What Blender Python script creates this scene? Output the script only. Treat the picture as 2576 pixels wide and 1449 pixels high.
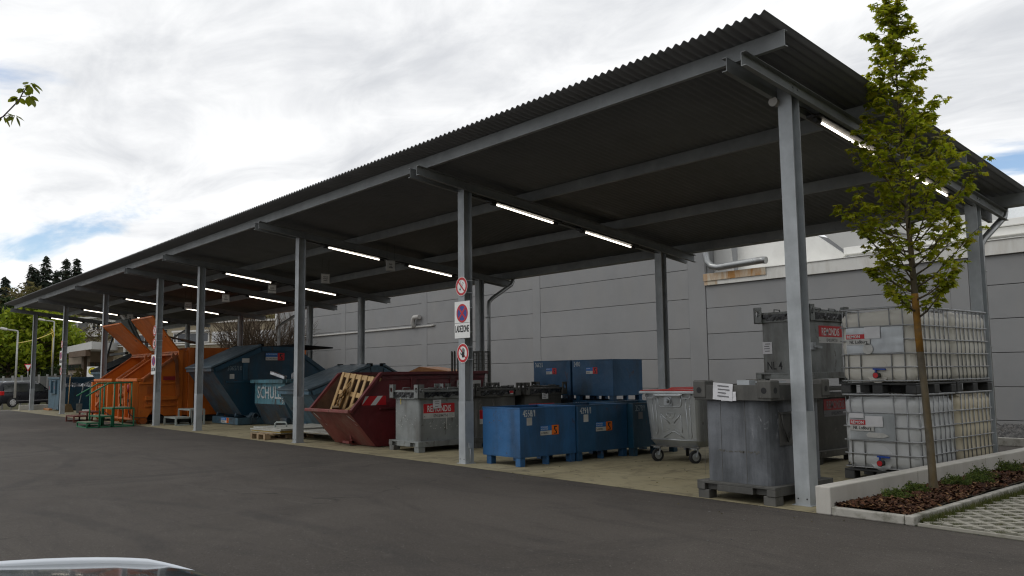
import bpy, bmesh, math, random
from math import sin, cos, pi, radians, sqrt, atan2
from mathutils import Vector, Matrix, noise as mnoise
random.seed(7)
for o in list(bpy.data.objects): bpy.data.objects.remove(o)
SC = bpy.context.scene
COL = SC.collection

# ------------------------------------------------------------------ camera
CAM = Vector((4.86, -8.172, 1.4366))
YAW, PITCH, ROLL, FPX = 0.86437, 0.10258, -0.01215, 2088.29      # FPX: focal length in pixels of a 2576 px wide picture
_f = Vector((-sin(YAW)*cos(PITCH), cos(YAW)*cos(PITCH), sin(PITCH)))
_r = Vector((cos(YAW), sin(YAW), 0)); _u = _r.cross(_f)
CR = cos(ROLL)*_r + sin(ROLL)*_u
CU = -sin(ROLL)*_r + cos(ROLL)*_u
cd = bpy.data.cameras.new('camera'); cam = bpy.data.objects.new('camera', cd); COL.objects.link(cam)
cd.sensor_width = 36; cd.lens = 36*FPX/2576; cd.clip_start = 0.05; cd.clip_end = 3000
m = Matrix.Identity(4)
for k, a in enumerate((CR, CU, -_f)):
    for j in range(3): m[j][k] = a[j]
for j in range(3): m[j][3] = CAM[j]
cam.matrix_world = m
SC.camera = cam

def at(u, v, d):
    """point at horizontal distance d in the direction of picture point u, v"""
    r = _f + CR*((u-1288)/FPX) - CU*((v-724.5)/FPX)
    return CAM + r*(d/math.hypot(r.x, r.y))

# ------------------------------------------------------------------ sky and sun
SUN_EL, SUN_AZ = radians(52), radians(205)      # azimuth from +Y clockwise
W = bpy.data.worlds.new('World'); SC.world = W; W.use_nodes = True
nt = W.node_tree; N = nt.nodes; L = nt.links; N.clear()
def wn(t, **k):
    n = N.new(t)
    for a, b in k.items(): setattr(n, a, b)
    return n
def wmath(op, a, b=None, c=None, clamp=False):
    n = wn('ShaderNodeMath', operation=op); n.use_clamp = clamp
    for i, x in enumerate((a, b, c)):
        if x is None: continue
        if hasattr(x, 'node'): L.new(x, n.inputs[i])
        else: n.inputs[i].default_value = x
    return n.outputs[0]
out = wn('ShaderNodeOutputWorld'); bg = wn('ShaderNodeBackground'); bg.inputs['Strength'].default_value = 0.1
sky = wn('ShaderNodeTexSky', sky_type='NISHITA'); sky.sun_disc = False
sky.sun_elevation = SUN_EL; sky.sun_rotation = SUN_AZ; sky.altitude = 500; sky.dust_density = 1.0; sky.air_density = 1.0
tc = wn('ShaderNodeTexCoord'); sep = wn('ShaderNodeSeparateXYZ'); L.new(tc.outputs['Generated'], sep.inputs[0])
zz = wmath('ADD', wmath('MAXIMUM', sep.outputs[2], 0.0), 0.11)
px = wmath('DIVIDE', sep.outputs[0], zz); py = wmath('DIVIDE', sep.outputs[1], zz)
cmb = wn('ShaderNodeCombineXYZ'); L.new(px, cmb.inputs[0]); L.new(py, cmb.inputs[1])
mp = wn('ShaderNodeMapping'); L.new(cmb.outputs[0], mp.inputs[0])
mp.inputs['Location'].default_value = (0.4, 5.2, 1.1); mp.inputs['Rotation'].default_value = (0, 0, 0.6); mp.inputs['Scale'].default_value = (0.75, 1.25, 1)
def wnoise(sc, det, rough, dist=0.0, loc=None):
    n = wn('ShaderNodeTexNoise'); n.inputs['Scale'].default_value = sc; n.inputs['Detail'].default_value = det
    n.inputs['Roughness'].default_value = rough; n.inputs['Distortion'].default_value = dist
    if loc:
        m2 = wn('ShaderNodeMapping'); L.new(mp.outputs[0], m2.inputs[0]); m2.inputs['Location'].default_value = loc
        L.new(m2.outputs[0], n.inputs['Vector'])
    else: L.new(mp.outputs[0], n.inputs['Vector'])
    return n.outputs['Fac']
n1 = wnoise(0.95, 9, 0.56, 0.35)
n2 = wnoise(0.55, 8, 0.55, 0.5, (7.3, 2.2, 0))
n3 = wnoise(2.6, 8, 0.6, 0.6, (1.3, 9.2, 0))
def wramp(fac, a, b):
    n = wn('ShaderNodeMapRange'); n.interpolation_type = 'SMOOTHSTEP'; L.new(fac, n.inputs[0]); n.inputs[1].default_value = a; n.inputs[2].default_value = b
    return n.outputs[0]
cover = wramp(n1, 0.305, 0.415)                                   # 0: a gap of blue, 1: cloud
grey = wramp(wmath('ADD', wmath('MULTIPLY', n2, 0.62), wmath('MULTIPLY', n3, 0.38)), 0.36, 0.60)
mixc = wn('ShaderNodeMix', data_type='RGBA'); L.new(grey, mixc.inputs[0])
mixc.inputs[6].default_value = (6.9, 7.1, 7.45, 1); mixc.inputs[7].default_value = (10.8, 10.85, 10.9, 1)
skyb = wn('ShaderNodeMix', data_type='RGBA', blend_type='MULTIPLY'); skyb.inputs[0].default_value = 1
L.new(sky.outputs[0], skyb.inputs[6]); skyb.inputs[7].default_value = (1.5, 1.5, 1.5, 1)
fin = wn('ShaderNodeMix', data_type='RGBA'); L.new(cover, fin.inputs[0]); L.new(skyb.outputs[2], fin.inputs[6]); L.new(mixc.outputs[2], fin.inputs[7])
L.new(fin.outputs[2], bg.inputs[0]); L.new(bg.outputs[0], out.inputs[0])

sl = bpy.data.lights.new('sun', 'SUN'); sl.energy = 0.6; sl.angle = radians(25); sl.color = (1, 0.96, 0.9)
so = bpy.data.objects.new('sun', sl); COL.objects.link(so)
sd = Vector((sin(SUN_AZ)*cos(SUN_EL), cos(SUN_AZ)*cos(SUN_EL), sin(SUN_EL)))
so.rotation_euler = sd.to_track_quat('Z', 'Y').to_euler()
so.location = (0, -20, 30)
SC.view_settings.view_transform = 'Standard'; SC.view_settings.look = 'None'
SC.view_settings.exposure = 0.0; SC.view_settings.gamma = 1.0; SC.view_settings.use_curve_mapping = False
SC.render.engine = 'CYCLES'; SC.cycles.max_bounces = 8; SC.cycles.use_denoising = True
SC.cycles.filter_width = 1.2; SC.cycles.caustics_reflective = False; SC.cycles.caustics_refractive = False

# ------------------------------------------------------------------ materials
def rgb(r, g, b):          # sRGB 0..255 -> linear
    f = lambda c: c/12.92 if c <= 0.04045 else ((c+0.055)/1.055)**2.4
    return (f(r/255), f(g/255), f(b/255), 1)
class NT:
    def __init__(s, name):
        s.m = bpy.data.materials.new(name); s.m.use_nodes = True
        s.t = s.m.node_tree; s.N = s.t.nodes; s.L = s.t.links; s.N.clear()
        s.out = s.N.new('ShaderNodeOutputMaterial'); s.p = s.N.new('ShaderNodeBsdfPrincipled')
        s.L.new(s.p.outputs[0], s.out.inputs[0])
        tc = s.N.new('ShaderNodeTexCoord'); oi = s.N.new('ShaderNodeObjectInfo')
        mul = s.N.new('ShaderNodeVectorMath'); mul.operation = 'MULTIPLY_ADD'
        cx = s.N.new('ShaderNodeCombineXYZ')
        for i in range(3): s.L.new(oi.outputs['Random'], cx.inputs[i])
        s.L.new(cx.outputs[0], mul.inputs[0]); mul.inputs[1].default_value = (17, 31, 23); s.L.new(tc.outputs['Object'], mul.inputs[2])
        s.co = mul.outputs[0]; s.oi = oi
    def map(s, sc):
        n = s.N.new('ShaderNodeMapping'); s.L.new(s.co, n.inputs[0]); n.inputs['Scale'].default_value = sc; return n.outputs[0]
    def noise(s, sc, det=5, rough=.55, stretch=None, dist=0):
        n = s.N.new('ShaderNodeTexNoise'); s.L.new(s.map(stretch) if stretch else s.co, n.inputs['Vector'])
        n.inputs['Scale'].default_value = sc; n.inputs['Detail'].default_value = det; n.inputs['Roughness'].default_value = rough; n.inputs['Distortion'].default_value = dist
        return n.outputs['Fac']
    def ramp(s, fac, a, b, lo=0.0, hi=1.0):
        n = s.N.new('ShaderNodeMapRange'); s.L.new(fac, n.inputs[0])
        for i, x in enumerate((a, b, lo, hi)): n.inputs[i+1].default_value = x
        return n.outputs[0]
    def math(s, op, a, b):
        n = s.N.new('ShaderNodeMath'); n.operation = op
        for i, x in enumerate((a, b)):
            if hasattr(x, 'node'): s.L.new(x, n.inputs[i])
            else: n.inputs[i].default_value = x
        return n.outputs[0]
    def mix(s, fac, a, b):
        n = s.N.new('ShaderNodeMix'); n.data_type = 'RGBA'
        for i, x in ((0, fac), (6, a), (7, b)):
            if hasattr(x, 'node'): s.L.new(x, n.inputs[i])
            else: n.inputs[i].default_value = x
        return n.outputs[2]
    def set(s, k, v):
        if hasattr(v, 'node'): s.L.new(v, s.p.inputs[k])
        else: s.p.inputs[k].default_value = v
    def bump(s, h, st=.3, dist=.01):
        n = s.N.new('ShaderNodeBump'); n.inputs['Strength'].default_value = st; n.inputs['Distance'].default_value = dist
        s.L.new(h, n.inputs['Height']); s.L.new(n.outputs[0], s.p.inputs['Normal'])
def sc(c, k): return (c[0]*k, c[1]*k, c[2]*k, 1)
def surf(name, col, rough=.5, metal=0, var=.18, scale=2.5, dirt=None, da=.35, dsc=1.5, streak=False, rust=0, rustc=(.06, .025, .012, 1), bump=.12, bs=60, spec=.5, coat=0, dent=0):
    """a painted or metal surface: broad tone changes, dirt in soft patches or run-down streaks, spots of rust or chipped paint, fine relief"""
    n = NT(name)
    c = n.mix(n.ramp(n.noise(scale, 6, .6), .3, .7), sc(col, 1-var), sc(col, 1+var))
    if dirt:
        d1 = n.noise(dsc, 7, .65, (1, 1, .22) if streak else None, .3)
        c = n.mix(n.ramp(d1, .47, .72, 0, da*2), c, dirt)
    if rust:
        c = n.mix(n.ramp(n.noise(4.5, 9, .75, (1, 1, .55), .8), .64-rust*.1, .70-rust*.1, 0, .85), c, rustc)
    n.set('Base Color', c); n.set('Metallic', metal)
    n.set('Roughness', n.ramp(n.noise(scale*3, 5, .6), .3, .7, max(.05, rough-.1), min(1, rough+.12)))
    n.set('Specular IOR Level', spec)
    if coat: n.set('Coat Weight', coat)
    if bump and dent: n.bump(n.math('ADD', n.math('MULTIPLY', n.noise(bs, 4, .6), bump*2), n.math('MULTIPLY', n.noise(2.6, 3, .5), dent)), .8, .012)
    elif bump: n.bump(n.noise(bs, 4, .6), bump, .004)
    return n.m
def plain(name, col, rough=.5, metal=0, spec=.4):
    return surf(name, col, rough, metal, var=.06, bump=0, spec=spec)

M = {}
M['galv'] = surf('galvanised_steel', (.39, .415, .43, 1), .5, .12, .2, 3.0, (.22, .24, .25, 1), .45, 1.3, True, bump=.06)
M['galv_shaded'] = surf('shaded_galvanised_steel', (.25, .265, .27, 1), .55, .12, .2, 2.0, (.16, .17, .175, 1), .4, 1.0, bump=.06)  # beams and purlins: the posts' steel with under-roof shade mixed into its colour
M['galv_light'] = surf('galvanised_sheet', (.40, .42, .43, 1), .36, .6, .16, 2.2, (.2, .21, .22, 1), .3, 1.6, True, bump=.05)
M['roofsheet'] = surf('corrugated_steel', (.16, .164, .164, 1), .6, .1, .12, 1.2, (.12, .12, .115, 1), .25, .6, bump=.04)
M['waste'] = surf('weathered_galvanised', (.225, .24, .235, 1), .6, .12, .22, 2.6, (.10, .095, .085, 1), .6, 1.7, True, rust=.6, rustc=(.08, .07, .055, 1), dent=2)
M['waste_dark'] = surf('dark_weathered_steel', (.145, .155, .17, 1), .6, .1, .32, 2.0, (.055, .06, .065, 1), .75, 1.8, True, rust=.5, rustc=(.25, .255, .27, 1), dent=2)
M['waste_black'] = surf('blackened_steel', (.075, .074, .068, 1), .65, .1, .3, 2.4, (.17, .165, .15, 1), .3, 2, True, rust=.3, rustc=(.2, .19, .17, 1))
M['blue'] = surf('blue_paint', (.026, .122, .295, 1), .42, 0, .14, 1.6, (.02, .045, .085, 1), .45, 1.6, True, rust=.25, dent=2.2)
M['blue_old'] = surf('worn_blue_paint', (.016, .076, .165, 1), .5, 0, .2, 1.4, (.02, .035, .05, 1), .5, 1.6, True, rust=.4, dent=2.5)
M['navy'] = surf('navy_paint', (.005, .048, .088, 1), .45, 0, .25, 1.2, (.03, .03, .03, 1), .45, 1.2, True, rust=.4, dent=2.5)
M['navy_front'] = surf('faded_navy_paint', (.04, .066, .09, 1), .55, 0, .3, 1.1, (.065, .045, .025, 1), .6, 1.3, True, rust=.8, dent=3)
M['steelblue'] = surf('grey_blue_paint', (.06, .12, .165, 1), .5, 0, .2, 1.4, (.04, .045, .05, 1), .5, 1.3, True, rust=.5, dent=3)
M['lightblue'] = surf('light_blue_paint', (.10, .25, .31, 1), .5, 0, .18, 2.0, (.06, .08, .085, 1), .55, 2.0, True, rust=.9, dent=3)
M['orange'] = surf('orange_paint', (.56, .14, .012, 1), .45, 0, .13, 1.1, (.26, .06, .014, 1), .35, 1.2, True, rust=.2, rustc=(.10, .04, .018, 1), dent=2.5)
M['orange_rusty'] = surf('scuffed_orange_paint', (.42, .11, .022, 1), .5, 0, .2, 1.6, (.17, .06, .025, 1), .6, 1.2, rust=.4, rustc=(.12, .05, .025, 1))
M['maroon'] = surf('maroon_paint', (.13, .016, .02, 1), .42, 0, .18, 1.3, (.05, .016, .015, 1), .45, 1.2, True, rust=.25, dent=3)
M['maroon_front'] = surf('scraped_maroon_paint', (.19, .04, .035, 1), .5, 0, .25, 1.3, (.20, .12, .095, 1), .5, 1.4, True, rust=.45, dent=3)
M['rustin'] = surf('rusty_inside', (.12, .065, .04, 1), .8, 0, .5, 2.2, (.05, .03, .02, 1), .5, 2.4, rust=.5)
M['red'] = surf('red_plastic', (.50, .028, .02, 1), .4, 0, .08, 2, bump=.02)
M['sign_red'] = plain('sign_red', (.52, .018, .025, 1), .4)
M['sign_redold'] = surf('faded_sign_red', (.30, .02, .025, 1), .5, 0, .2, 3, (.1, .02, .02, 1), .3, 3)
M['sign_white'] = plain('sign_white', (.82, .82, .80, 1), .4)
M['sticker_white'] = surf('sticker_white', (.52, .52, .50, 1), .5, 0, .1, 6, (.3, .3, .28, 1), .3, 5, bump=0)
M['sign_blue'] = plain('sign_blue', (.035, .06, .27, 1), .4)
M['sticker_blue'] = plain('sticker_blue', (.02, .16, .47, 1), .4)
M['sticker_orange'] = plain('sticker_orange', (.78, .17, .015, 1), .4)
M['black'] = plain('black_print', (.012, .012, .013, 1), .5)
M['white_print'] = plain('white_print', (.68, .69, .68, 1), .5)
M['stencil'] = surf('stencil_white', (.55, .58, .58, 1), .6, 0, .25, 14, (.15, .2, .25, 1), .5, 22, bump=0)
M['stencil_dim'] = surf('dim_stencil', (.22, .27, .30, 1), .6, 0, .25, 14, (.06, .10, .14, 1), .6, 22, bump=0)
M['grey_print'] = plain('grey_print', (.16, .16, .17, 1), .5)
M['green_print'] = plain('green_print', (.02, .16, .04, 1), .5)
M['paper'] = surf('paper', (.66, .66, .68, 1), .5, 0, .08, 8, bump=.05)
M['foil'] = surf('black_foil', (.012, .013, .015, 1), .25, 0, .3, 6, bump=.9, bs=22)
M['rubber'] = surf('rubber', (.018, .018, .019, 1), .75, 0, .2, 8, bump=.1)
M['black_steel'] = surf('black_steel', (.022, .026, .028, 1), .5, .1, .3, 2, (.06, .06, .055, 1), .3, 2)
M['blacknavy'] = surf('black_lid', (.009, .011, .012, 1), .8, 0, .3, 2, (.03, .033, .033, 1), .35, 1.4, rust=.2, spec=.12)
M['greylid'] = surf('grey_green_lid', (.085, .10, .095, 1), .55, 0, .2, 1.4, (.05, .055, .05, 1), .4, 1.2)
M['bluelid'] = surf('blue_grey_lid', (.085, .125, .155, 1), .42, 0, .2, 1.5, (.05, .07, .085, 1), .45, 1.6)
M['green'] = surf('green_paint', (.015, .165, .075, 1), .45, 0, .15, 3, (.02, .07, .04, 1), .3, 3, rust=.2)
M['step_tread'] = surf('worn_step_tread', (.16, .19, .12, 1), .8, 0, .25, 5, (.08, .07, .05, 1), .5, 5)
M['step_grey'] = surf('grey_step_paint', (.36, .40, .38, 1), .5, 0, .12, 3, (.2, .2, .18, 1), .4, 3)
M['step_red'] = surf('red_brown_paint', (.14, .035, .025, 1), .6, 0, .2, 3, (.08, .05, .035, 1), .4, 3)
M['wood'] = surf('pale_pine', (.50, .335, .155, 1), .65, 0, .22, 5, (.30, .18, .08, 1), .35, 6, bump=.3, bs=40)
M['wood_grey'] = surf('weathered_pine', (.30, .215, .125, 1), .75, 0, .25, 4, (.14, .10, .06, 1), .4, 5, bump=.3, bs=40)
M['wood_red'] = surf('orange_board', (.42, .17, .05, 1), .6, 0, .18, 3, (.25, .1, .03, 1), .3, 3)
M['broom'] = surf('broom_bristle', (.17, .115, .055, 1), .9, 0, .3, 12, bump=.6, bs=70)
M['panel_white'] = surf('white_panel', (.40, .40, .365, 1), .5, 0, .1, 3, (.25, .23, .18, 1), .4, 3)
M['foam'] = surf('yellow_foam', (.47, .34, .10, 1), .9, 0, .2, 9, (.25, .16, .05, 1), .4, 9, bump=.6)
M['scrap'] = surf('shiny_scrap', (.55, .56, .58, 1), .3, .8, .4, 3, (.12, .1, .09, 1), .4, 4)
M['cage'] = surf('cage_tube', (.36, .37, .38, 1), .45, .4, .15, 4, (.12, .12, .12, 1), .3, 4, bump=0)
M['palletblack'] = surf('black_pallet', (.03, .031, .032, 1), .6, 0, .25, 4, (.08, .08, .075, 1), .3, 4)
M['valve_blue'] = plain('valve_blue', (.015, .06, .33, 1), .4)
M['yellow'] = plain('yellow_tag', (.75, .55, .02, 1), .5)
M['lampbody'] = plain('lamp_body', (.03, .03, .03, 1), .5)
M['sensor'] = plain('sensor_plastic', (.42, .40, .36, 1), .4)
M['kerb'] = surf('kerb_concrete', (.40, .385, .345, 1), .85, 0, .1, 5, (.17, .165, .13, 1), .6, 7, bump=.5, bs=90)
M['wallconc'] = surf('pale_concrete', (.52, .50, .455, 1), .85, 0, .07, 3, (.36, .34, .29, 1), .3, 3, True, bump=.2, bs=90)
M['paver'] = surf('grid_paver', (.33, .315, .27, 1), .9, 0, .14, 7, (.2, .19, .14, 1), .4, 8, bump=.35, bs=120)
M['facade'] = surf('grey_facade', (.24, .243, .245, 1), .75, 0, .06, .8, (.27, .26, .245, 1), .25, .6, True, bump=.3, bs=160)
M['facade_joint'] = plain('facade_joint', (.15, .15, .145, 1), .9)
M['coping'] = surf('white_coping', (.66, .655, .62, 1), .55, 0, .05, 2, (.36, .32, .25, 1), .22, 3.2, True)
M['coping_rust'] = surf('rust_stained_coping', (.55, .50, .40, 1), .6, 0, .1, 2, (.36, .17, .04, 1), .9, 1.6, True)
M['whiteroof'] = surf('white_roof_cladding', (.82, .815, .78, 1), .5, 0, .04, 1, (.55, .54, .5, 1), .25, .8)
M['roofgrey'] = surf('grey_roof_cladding', (.48, .48, .465, 1), .6, 0, .05, 1)
M['glassroof'] = surf('skylight', (.72, .75, .76, 1), .25, 0, .05, 2, bump=0)
M['pipe'] = surf('zinc_pipe', (.33, .34, .34, 1), .35, .7, .18, 3, (.14, .13, .11, 1), .35, 2.5, True, bump=0)
M['pipe_paint'] = surf('facade_coloured_pipe', (.42, .41, .385, 1), .5, 0, .05, 3, bump=0)
M['beige'] = surf('exposed_aggregate', (.30, .255, .175, 1), .9, 0, .15, 6, (.2, .165, .11, 1), .3, .8, bump=.4, bs=50)
M['tan'] = surf('tan_render', (.235, .19, .145, 1), .9, 0, .1, 1.2, (.17, .13, .1, 1), .3, .7)
M['white_r'] = surf('white_render', (.58, .57, .54, 1), .8, 0, .06, 1)
M['brown_r'] = surf('brown_cladding', (.10, .065, .04, 1), .8, 0, .2, 1)
M['winglass'] = surf('window_glass', (.02, .026, .034, 1), .08, 0, .3, .5, bump=0, spec=.6)
M['blind'] = surf('window_blind', (.62, .63, .64, 1), .6, 0, .05, 3)
M['blinddark'] = surf('dark_blind', (.20, .22, .25, 1), .5, 0, .1, 3)
M['orangeclad'] = surf('salmon_cladding', (.62, .13, .055, 1), .6, 0, .06, 2)
M['brightred'] = surf('red_sheet', (.62, .012, .02, 1), .5, 0, .06, 2)
M['carblack'] = surf('dark_car_paint', (.008, .009, .013, 1), .3, 0, .1, 1, bump=0, spec=.3)
M['carsilver'] = surf('pale_car_paint', (.60, .63, .68, 1), .28, .25, .03, 1, bump=0, coat=.5)
M['rail_silver'] = surf('satin_aluminium', (.66, .70, .75, 1), .42, .35, .03, 2, bump=0)
M['carglass'] = surf('car_glass', (.02, .025, .025, 1), .06, 0, .1, 1, bump=0, spec=.8)
M['roofglass'] = surf('tinted_roof_glass', (.05, .06, .065, 1), .05, 0, .25, 2.5, bump=.04, bs=5, spec=.9, coat=.5)
M['hubcap'] = surf('wheel_cover', (.55, .56, .57, 1), .35, .4, .05, 2, bump=0)
M['taillight'] = plain('tail_light', (.45, .01, .012, 1), .2)
M['bark'] = surf('bark', (.10, .085, .06, 1), .9, 0, .3, 6, (.19, .12, .03, 1), .35, 4, True, bump=.8, bs=35)
M['bark_lichen'] = surf('lichen_bark', (.27, .135, .02, 1), .9, 0, .3, 8, (.13, .09, .05, 1), .5, 6, bump=.8, bs=35)
M['twig'] = surf('twig_bark', (.075, .06, .065, 1), .8, 0, .2, 6, bump=.2)
M['barebranch'] = surf('bare_branch', (.085, .06, .038, 1), .9, 0, .25, 2)
M['cable_yellow'] = plain('cable_yellow', (.55, .42, .05, 1), .5)
M['lamp_post'] = surf('lamp_post_zinc', (.38, .38, .36, 1), .5, .3, .1, 2, (.2, .2, .18, 1), .3, 2)
M['fence_grey'] = surf('grey_fence', (.26, .27, .265, 1), .6, 0, .1, 1.5)

def asphalt():
    n = NT('asphalt')
    c = n.mix(n.ramp(n.noise(.35, 7, .6, None, .4), .34, .66), (.080, .070, .061, 1), (.118, .104, .091, 1))
    c = n.mix(n.ramp(n.noise(.9, 9, .72, (.45, 1.5, 1), 1.4), .50, .72, 0, .6), c, (.048, .044, .042, 1))
    c = n.mix(n.ramp(n.noise(.22, 9, .75, (1.4, .5, 1), 2.2), .55, .66, 0, .5), c, (.042, .039, .037, 1))
    c = n.mix(n.ramp(n.noise(2.2, 9, .75, (.4, 1.3, 1), .9), .56, .70, 0, .5), c, (.150, .136, .120, 1))
    c = n.mix(n.ramp(n.noise(70, 4, .8), .36, .66), sc_node(n, c, .55), c)
    c = n.mix(n.ramp(n.noise(38, 3, .9), .64, .68, 0, .8), c, (.24, .225, .20, 1))
    c = n.mix(n.ramp(n.noise(24, 3, .9), .66, .70, 0, .8), c, (.025, .024, .023, 1))
    vo = n.N.new('ShaderNodeTexVoronoi'); vo.feature = 'DISTANCE_TO_EDGE'; vo.inputs['Scale'].default_value = .22
    dm = n.N.new('ShaderNodeMixRGB') if False else None
    wv = n.N.new('ShaderNodeVectorMath'); wv.operation = 'MULTIPLY_ADD'; tn = n.N.new('ShaderNodeTexNoise'); tn.inputs['Scale'].default_value = 1.1; tn.inputs['Detail'].default_value = 7
    n.L.new(n.co, tn.inputs['Vector']); n.L.new(tn.outputs['Color'], wv.inputs[0]); wv.inputs[1].default_value = (1.3, 1.3, 0); n.L.new(n.co, wv.inputs[2]); n.L.new(wv.outputs[0], vo.inputs['Vector'])
    crack = n.math('MULTIPLY', n.ramp(vo.outputs['Distance'], .0, .0035, 1, 0), n.ramp(n.noise(.3, 3, .5), .50, .58))
    c = n.mix(n.math('MULTIPLY', crack, .7), c, (.02, .019, .018, 1))
    tcn = n.N.new('ShaderNodeTexCoord'); mask = n.ramp(n.noise(.8, 7, .7), .42, .62)
    for cx, cy, r in ((-3, -12.5, 5.2), (-3.2, -12.6, 6.85), (9, -9.5, 8.2), (9, -9.4, 9.8), (-15, -17, 13), (-2.2, -13, 8.6)):
        v = n.N.new('ShaderNodeVectorMath'); v.operation = 'DISTANCE'; n.L.new(tcn.outputs['Object'], v.inputs[0]); v.inputs[1].default_value = (cx, cy, 0)
        dd = n.math('ABSOLUTE', n.math('SUBTRACT', n.math('ADD', v.outputs['Value'], n.math('MULTIPLY', n.noise(.5, 2, .5), .5)), r+.25), 0)
        c = n.mix(n.math('MULTIPLY', n.ramp(dd, .07, .15, .55, 0), mask), c, (.040, .037, .035, 1))
    n.set('Base Color', c); n.set('Roughness', .86); n.set('Specular IOR Level', .3)
    h = n.math('ADD', n.math('MULTIPLY', n.noise(90, 4, .8), .8), n.math('MULTIPLY', n.noise(12, 5, .6), .6))
    n.bump(h, .8, .012)
    return n.m
def sc_node(n, c, k):
    return n.mix(1.0, c, c) if k == 1 else n.mix(1-k, c, (0.0, 0.0, 0.0, 1))
M['asphalt'] = asphalt()
def slabmat():
    n = NT('concrete_floor')
    c = n.mix(n.ramp(n.noise(.8, 7, .6), .3, .7), (.245, .212, .118, 1), (.345, .305, .19, 1))
    c = n.mix(n.ramp(n.noise(2.1, 8, .7, (1, .45, 1), 1.0), .50, .64, 0, .8), c, (.14, .115, .065, 1))
    c = n.mix(n.ramp(n.noise(5.5, 8, .75, (.5, 1.6, 1), .6), .545, .64, 0, .8), c, (.06, .048, .032, 1))
    c = n.mix(n.ramp(n.noise(90, 3, .7), .3, .8, 0, .35), c, (.2, .18, .13, 1))
    n.set('Base Color', c); n.set('Roughness', .8); n.bump(n.noise(60, 5, .65), .3, .005)
    return n.m
M['slab'] = slabmat()
M['road_pale'] = surf('pale_road', (.27, .25, .215, 1), .9, 0, .12, .5, (.18, .165, .14, 1), .3, .3, bump=.3, bs=40)
def island_mat(name, cols, rough=.7, trans=.0, spec=.25):
    """colour differs from leaf to leaf (or chip to chip); trans: share of light let through"""
    n = NT(name)
    g = n.N.new('ShaderNodeNewGeometry'); r = n.N.new('ShaderNodeValToRGB'); n.L.new(g.outputs['Random Per Island'], r.inputs[0])
    el = r.color_ramp.elements
    while len(el) < len(cols): el.new(.5)
    for i, c in enumerate(cols): el[i].position = i/(len(cols)-1); el[i].color = c
    n.set('Base Color', r.outputs[0]); n.set('Roughness', rough); n.set('Specular IOR Level', spec)
    if trans:
        t = n.N.new('ShaderNodeBsdfTranslucent'); n.L.new(r.outputs[0], t.inputs[0])
        mx = n.N.new('ShaderNodeMixShader'); mx.inputs[0].default_value = trans
        n.L.new(n.p.outputs[0], mx.inputs[1]); n.L.new(t.outputs[0], mx.inputs[2]); n.L.new(mx.outputs[0], n.out.inputs[0])
    return n.m
M['leaf'] = island_mat('maple_leaf', [(.17, .22, .010, 1), (.28, .33, .014, 1), (.40, .42, .022, 1), (.32, .28, .022, 1)], .5, .55)
M['leaf_twig'] = island_mat('twig_leaf', [(.12, .17, .014, 1), (.24, .27, .02, 1), (.18, .22, .025, 1)], .45, .5)
M['leaf_bg'] = island_mat('spring_leaf', [(.12, .18, .012, 1), (.21, .28, .015, 1), (.31, .35, .022, 1), (.15, .21, .014, 1)], .7, .35)
M['leaf_dark'] = island_mat('dark_leaf', [(.018, .032, .010, 1), (.03, .05, .014, 1), (.045, .06, .018, 1)], .8, .15)
M['leaf_brown'] = island_mat('budding_leaf', [(.07, .062, .022, 1), (.11, .095, .03, 1), (.145, .12, .04, 1), (.075, .085, .022, 1)], .8, .2)
M['needle'] = island_mat('needle', [(.010, .018, .011, 1), (.018, .028, .016, 1), (.024, .034, .018, 1)], .8, .05)
M['shrub'] = island_mat('low_shrub', [(.035, .06, .014, 1), (.065, .10, .018, 1), (.10, .14, .024, 1), (.12, .13, .035, 1)], .7, .25)
M['grassblade'] = island_mat('grass_blade', [(.05, .07, .018, 1), (.09, .11, .025, 1), (.15, .14, .05, 1), (.07, .10, .02, 1)], .7, .3)
M['mulch'] = island_mat('bark_chip', [(.025, .012, .008, 1), (.055, .022, .012, 1), (.09, .036, .017, 1), (.035, .016, .010, 1), (.26, .15, .07, 1)], .85)
M['pebble'] = island_mat('dark_pebble', [(.05, .05, .052, 1), (.09, .088, .085, 1), (.13, .125, .12, 1), (.06, .058, .055, 1)], .8)
M['soil'] = surf('soil', (.05, .032, .02, 1), .95, 0, .3, 9, (.09, .08, .03, 1), .4, 6, bump=.8, bs=50)
M['soil_green'] = surf('mossy_soil', (.06, .07, .028, 1), .95, 0, .35, 9, (.08, .085, .03, 1), .6, 6, bump=.8, bs=50)
M['hill'] = surf('hill_ground', (.06, .065, .025, 1), .95, 0, .3, .08, (.09, .07, .035, 1), .4, .1, bump=0)
def tube_light():
    n = NT('lit_tube'); n.N.remove(n.p); e = n.N.new('ShaderNodeEmission'); e.inputs[0].default_value = (1, .90, .76, 1); e.inputs[1].default_value = 5.0
    n.L.new(e.outputs[0], n.out.inputs[0]); return n.m
M['tube'] = tube_light()
def tankmat(name, col, dcol):
    n = NT(name)
    c = n.mix(n.ramp(n.noise(2.0, 6, .6), .3, .7), sc(col, .88), sc(col, 1.06))
    c = n.mix(n.ramp(n.noise(2.6, 7, .65, (1, 1, .4)), .55, .75, 0, .6), c, dcol)
    n.set('Base Color', c); n.set('Roughness', .42); n.set('Specular IOR Level', .35)
    t = n.N.new('ShaderNodeBsdfTranslucent'); n.L.new(c, t.inputs[0]); mx = n.N.new('ShaderNodeMixShader'); mx.inputs[0].default_value = .12
    n.L.new(n.p.outputs[0], mx.inputs[1]); n.L.new(t.outputs[0], mx.inputs[2]); n.L.new(mx.outputs[0], n.out.inputs[0])
    return n.m
M['tank'] = tankmat('milky_plastic', (.72, .695, .63, 1), (.54, .48, .35, 1))
M['tank_cool'] = tankmat('cool_milky_plastic', (.62, .635, .64, 1), (.50, .505, .50, 1))
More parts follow.
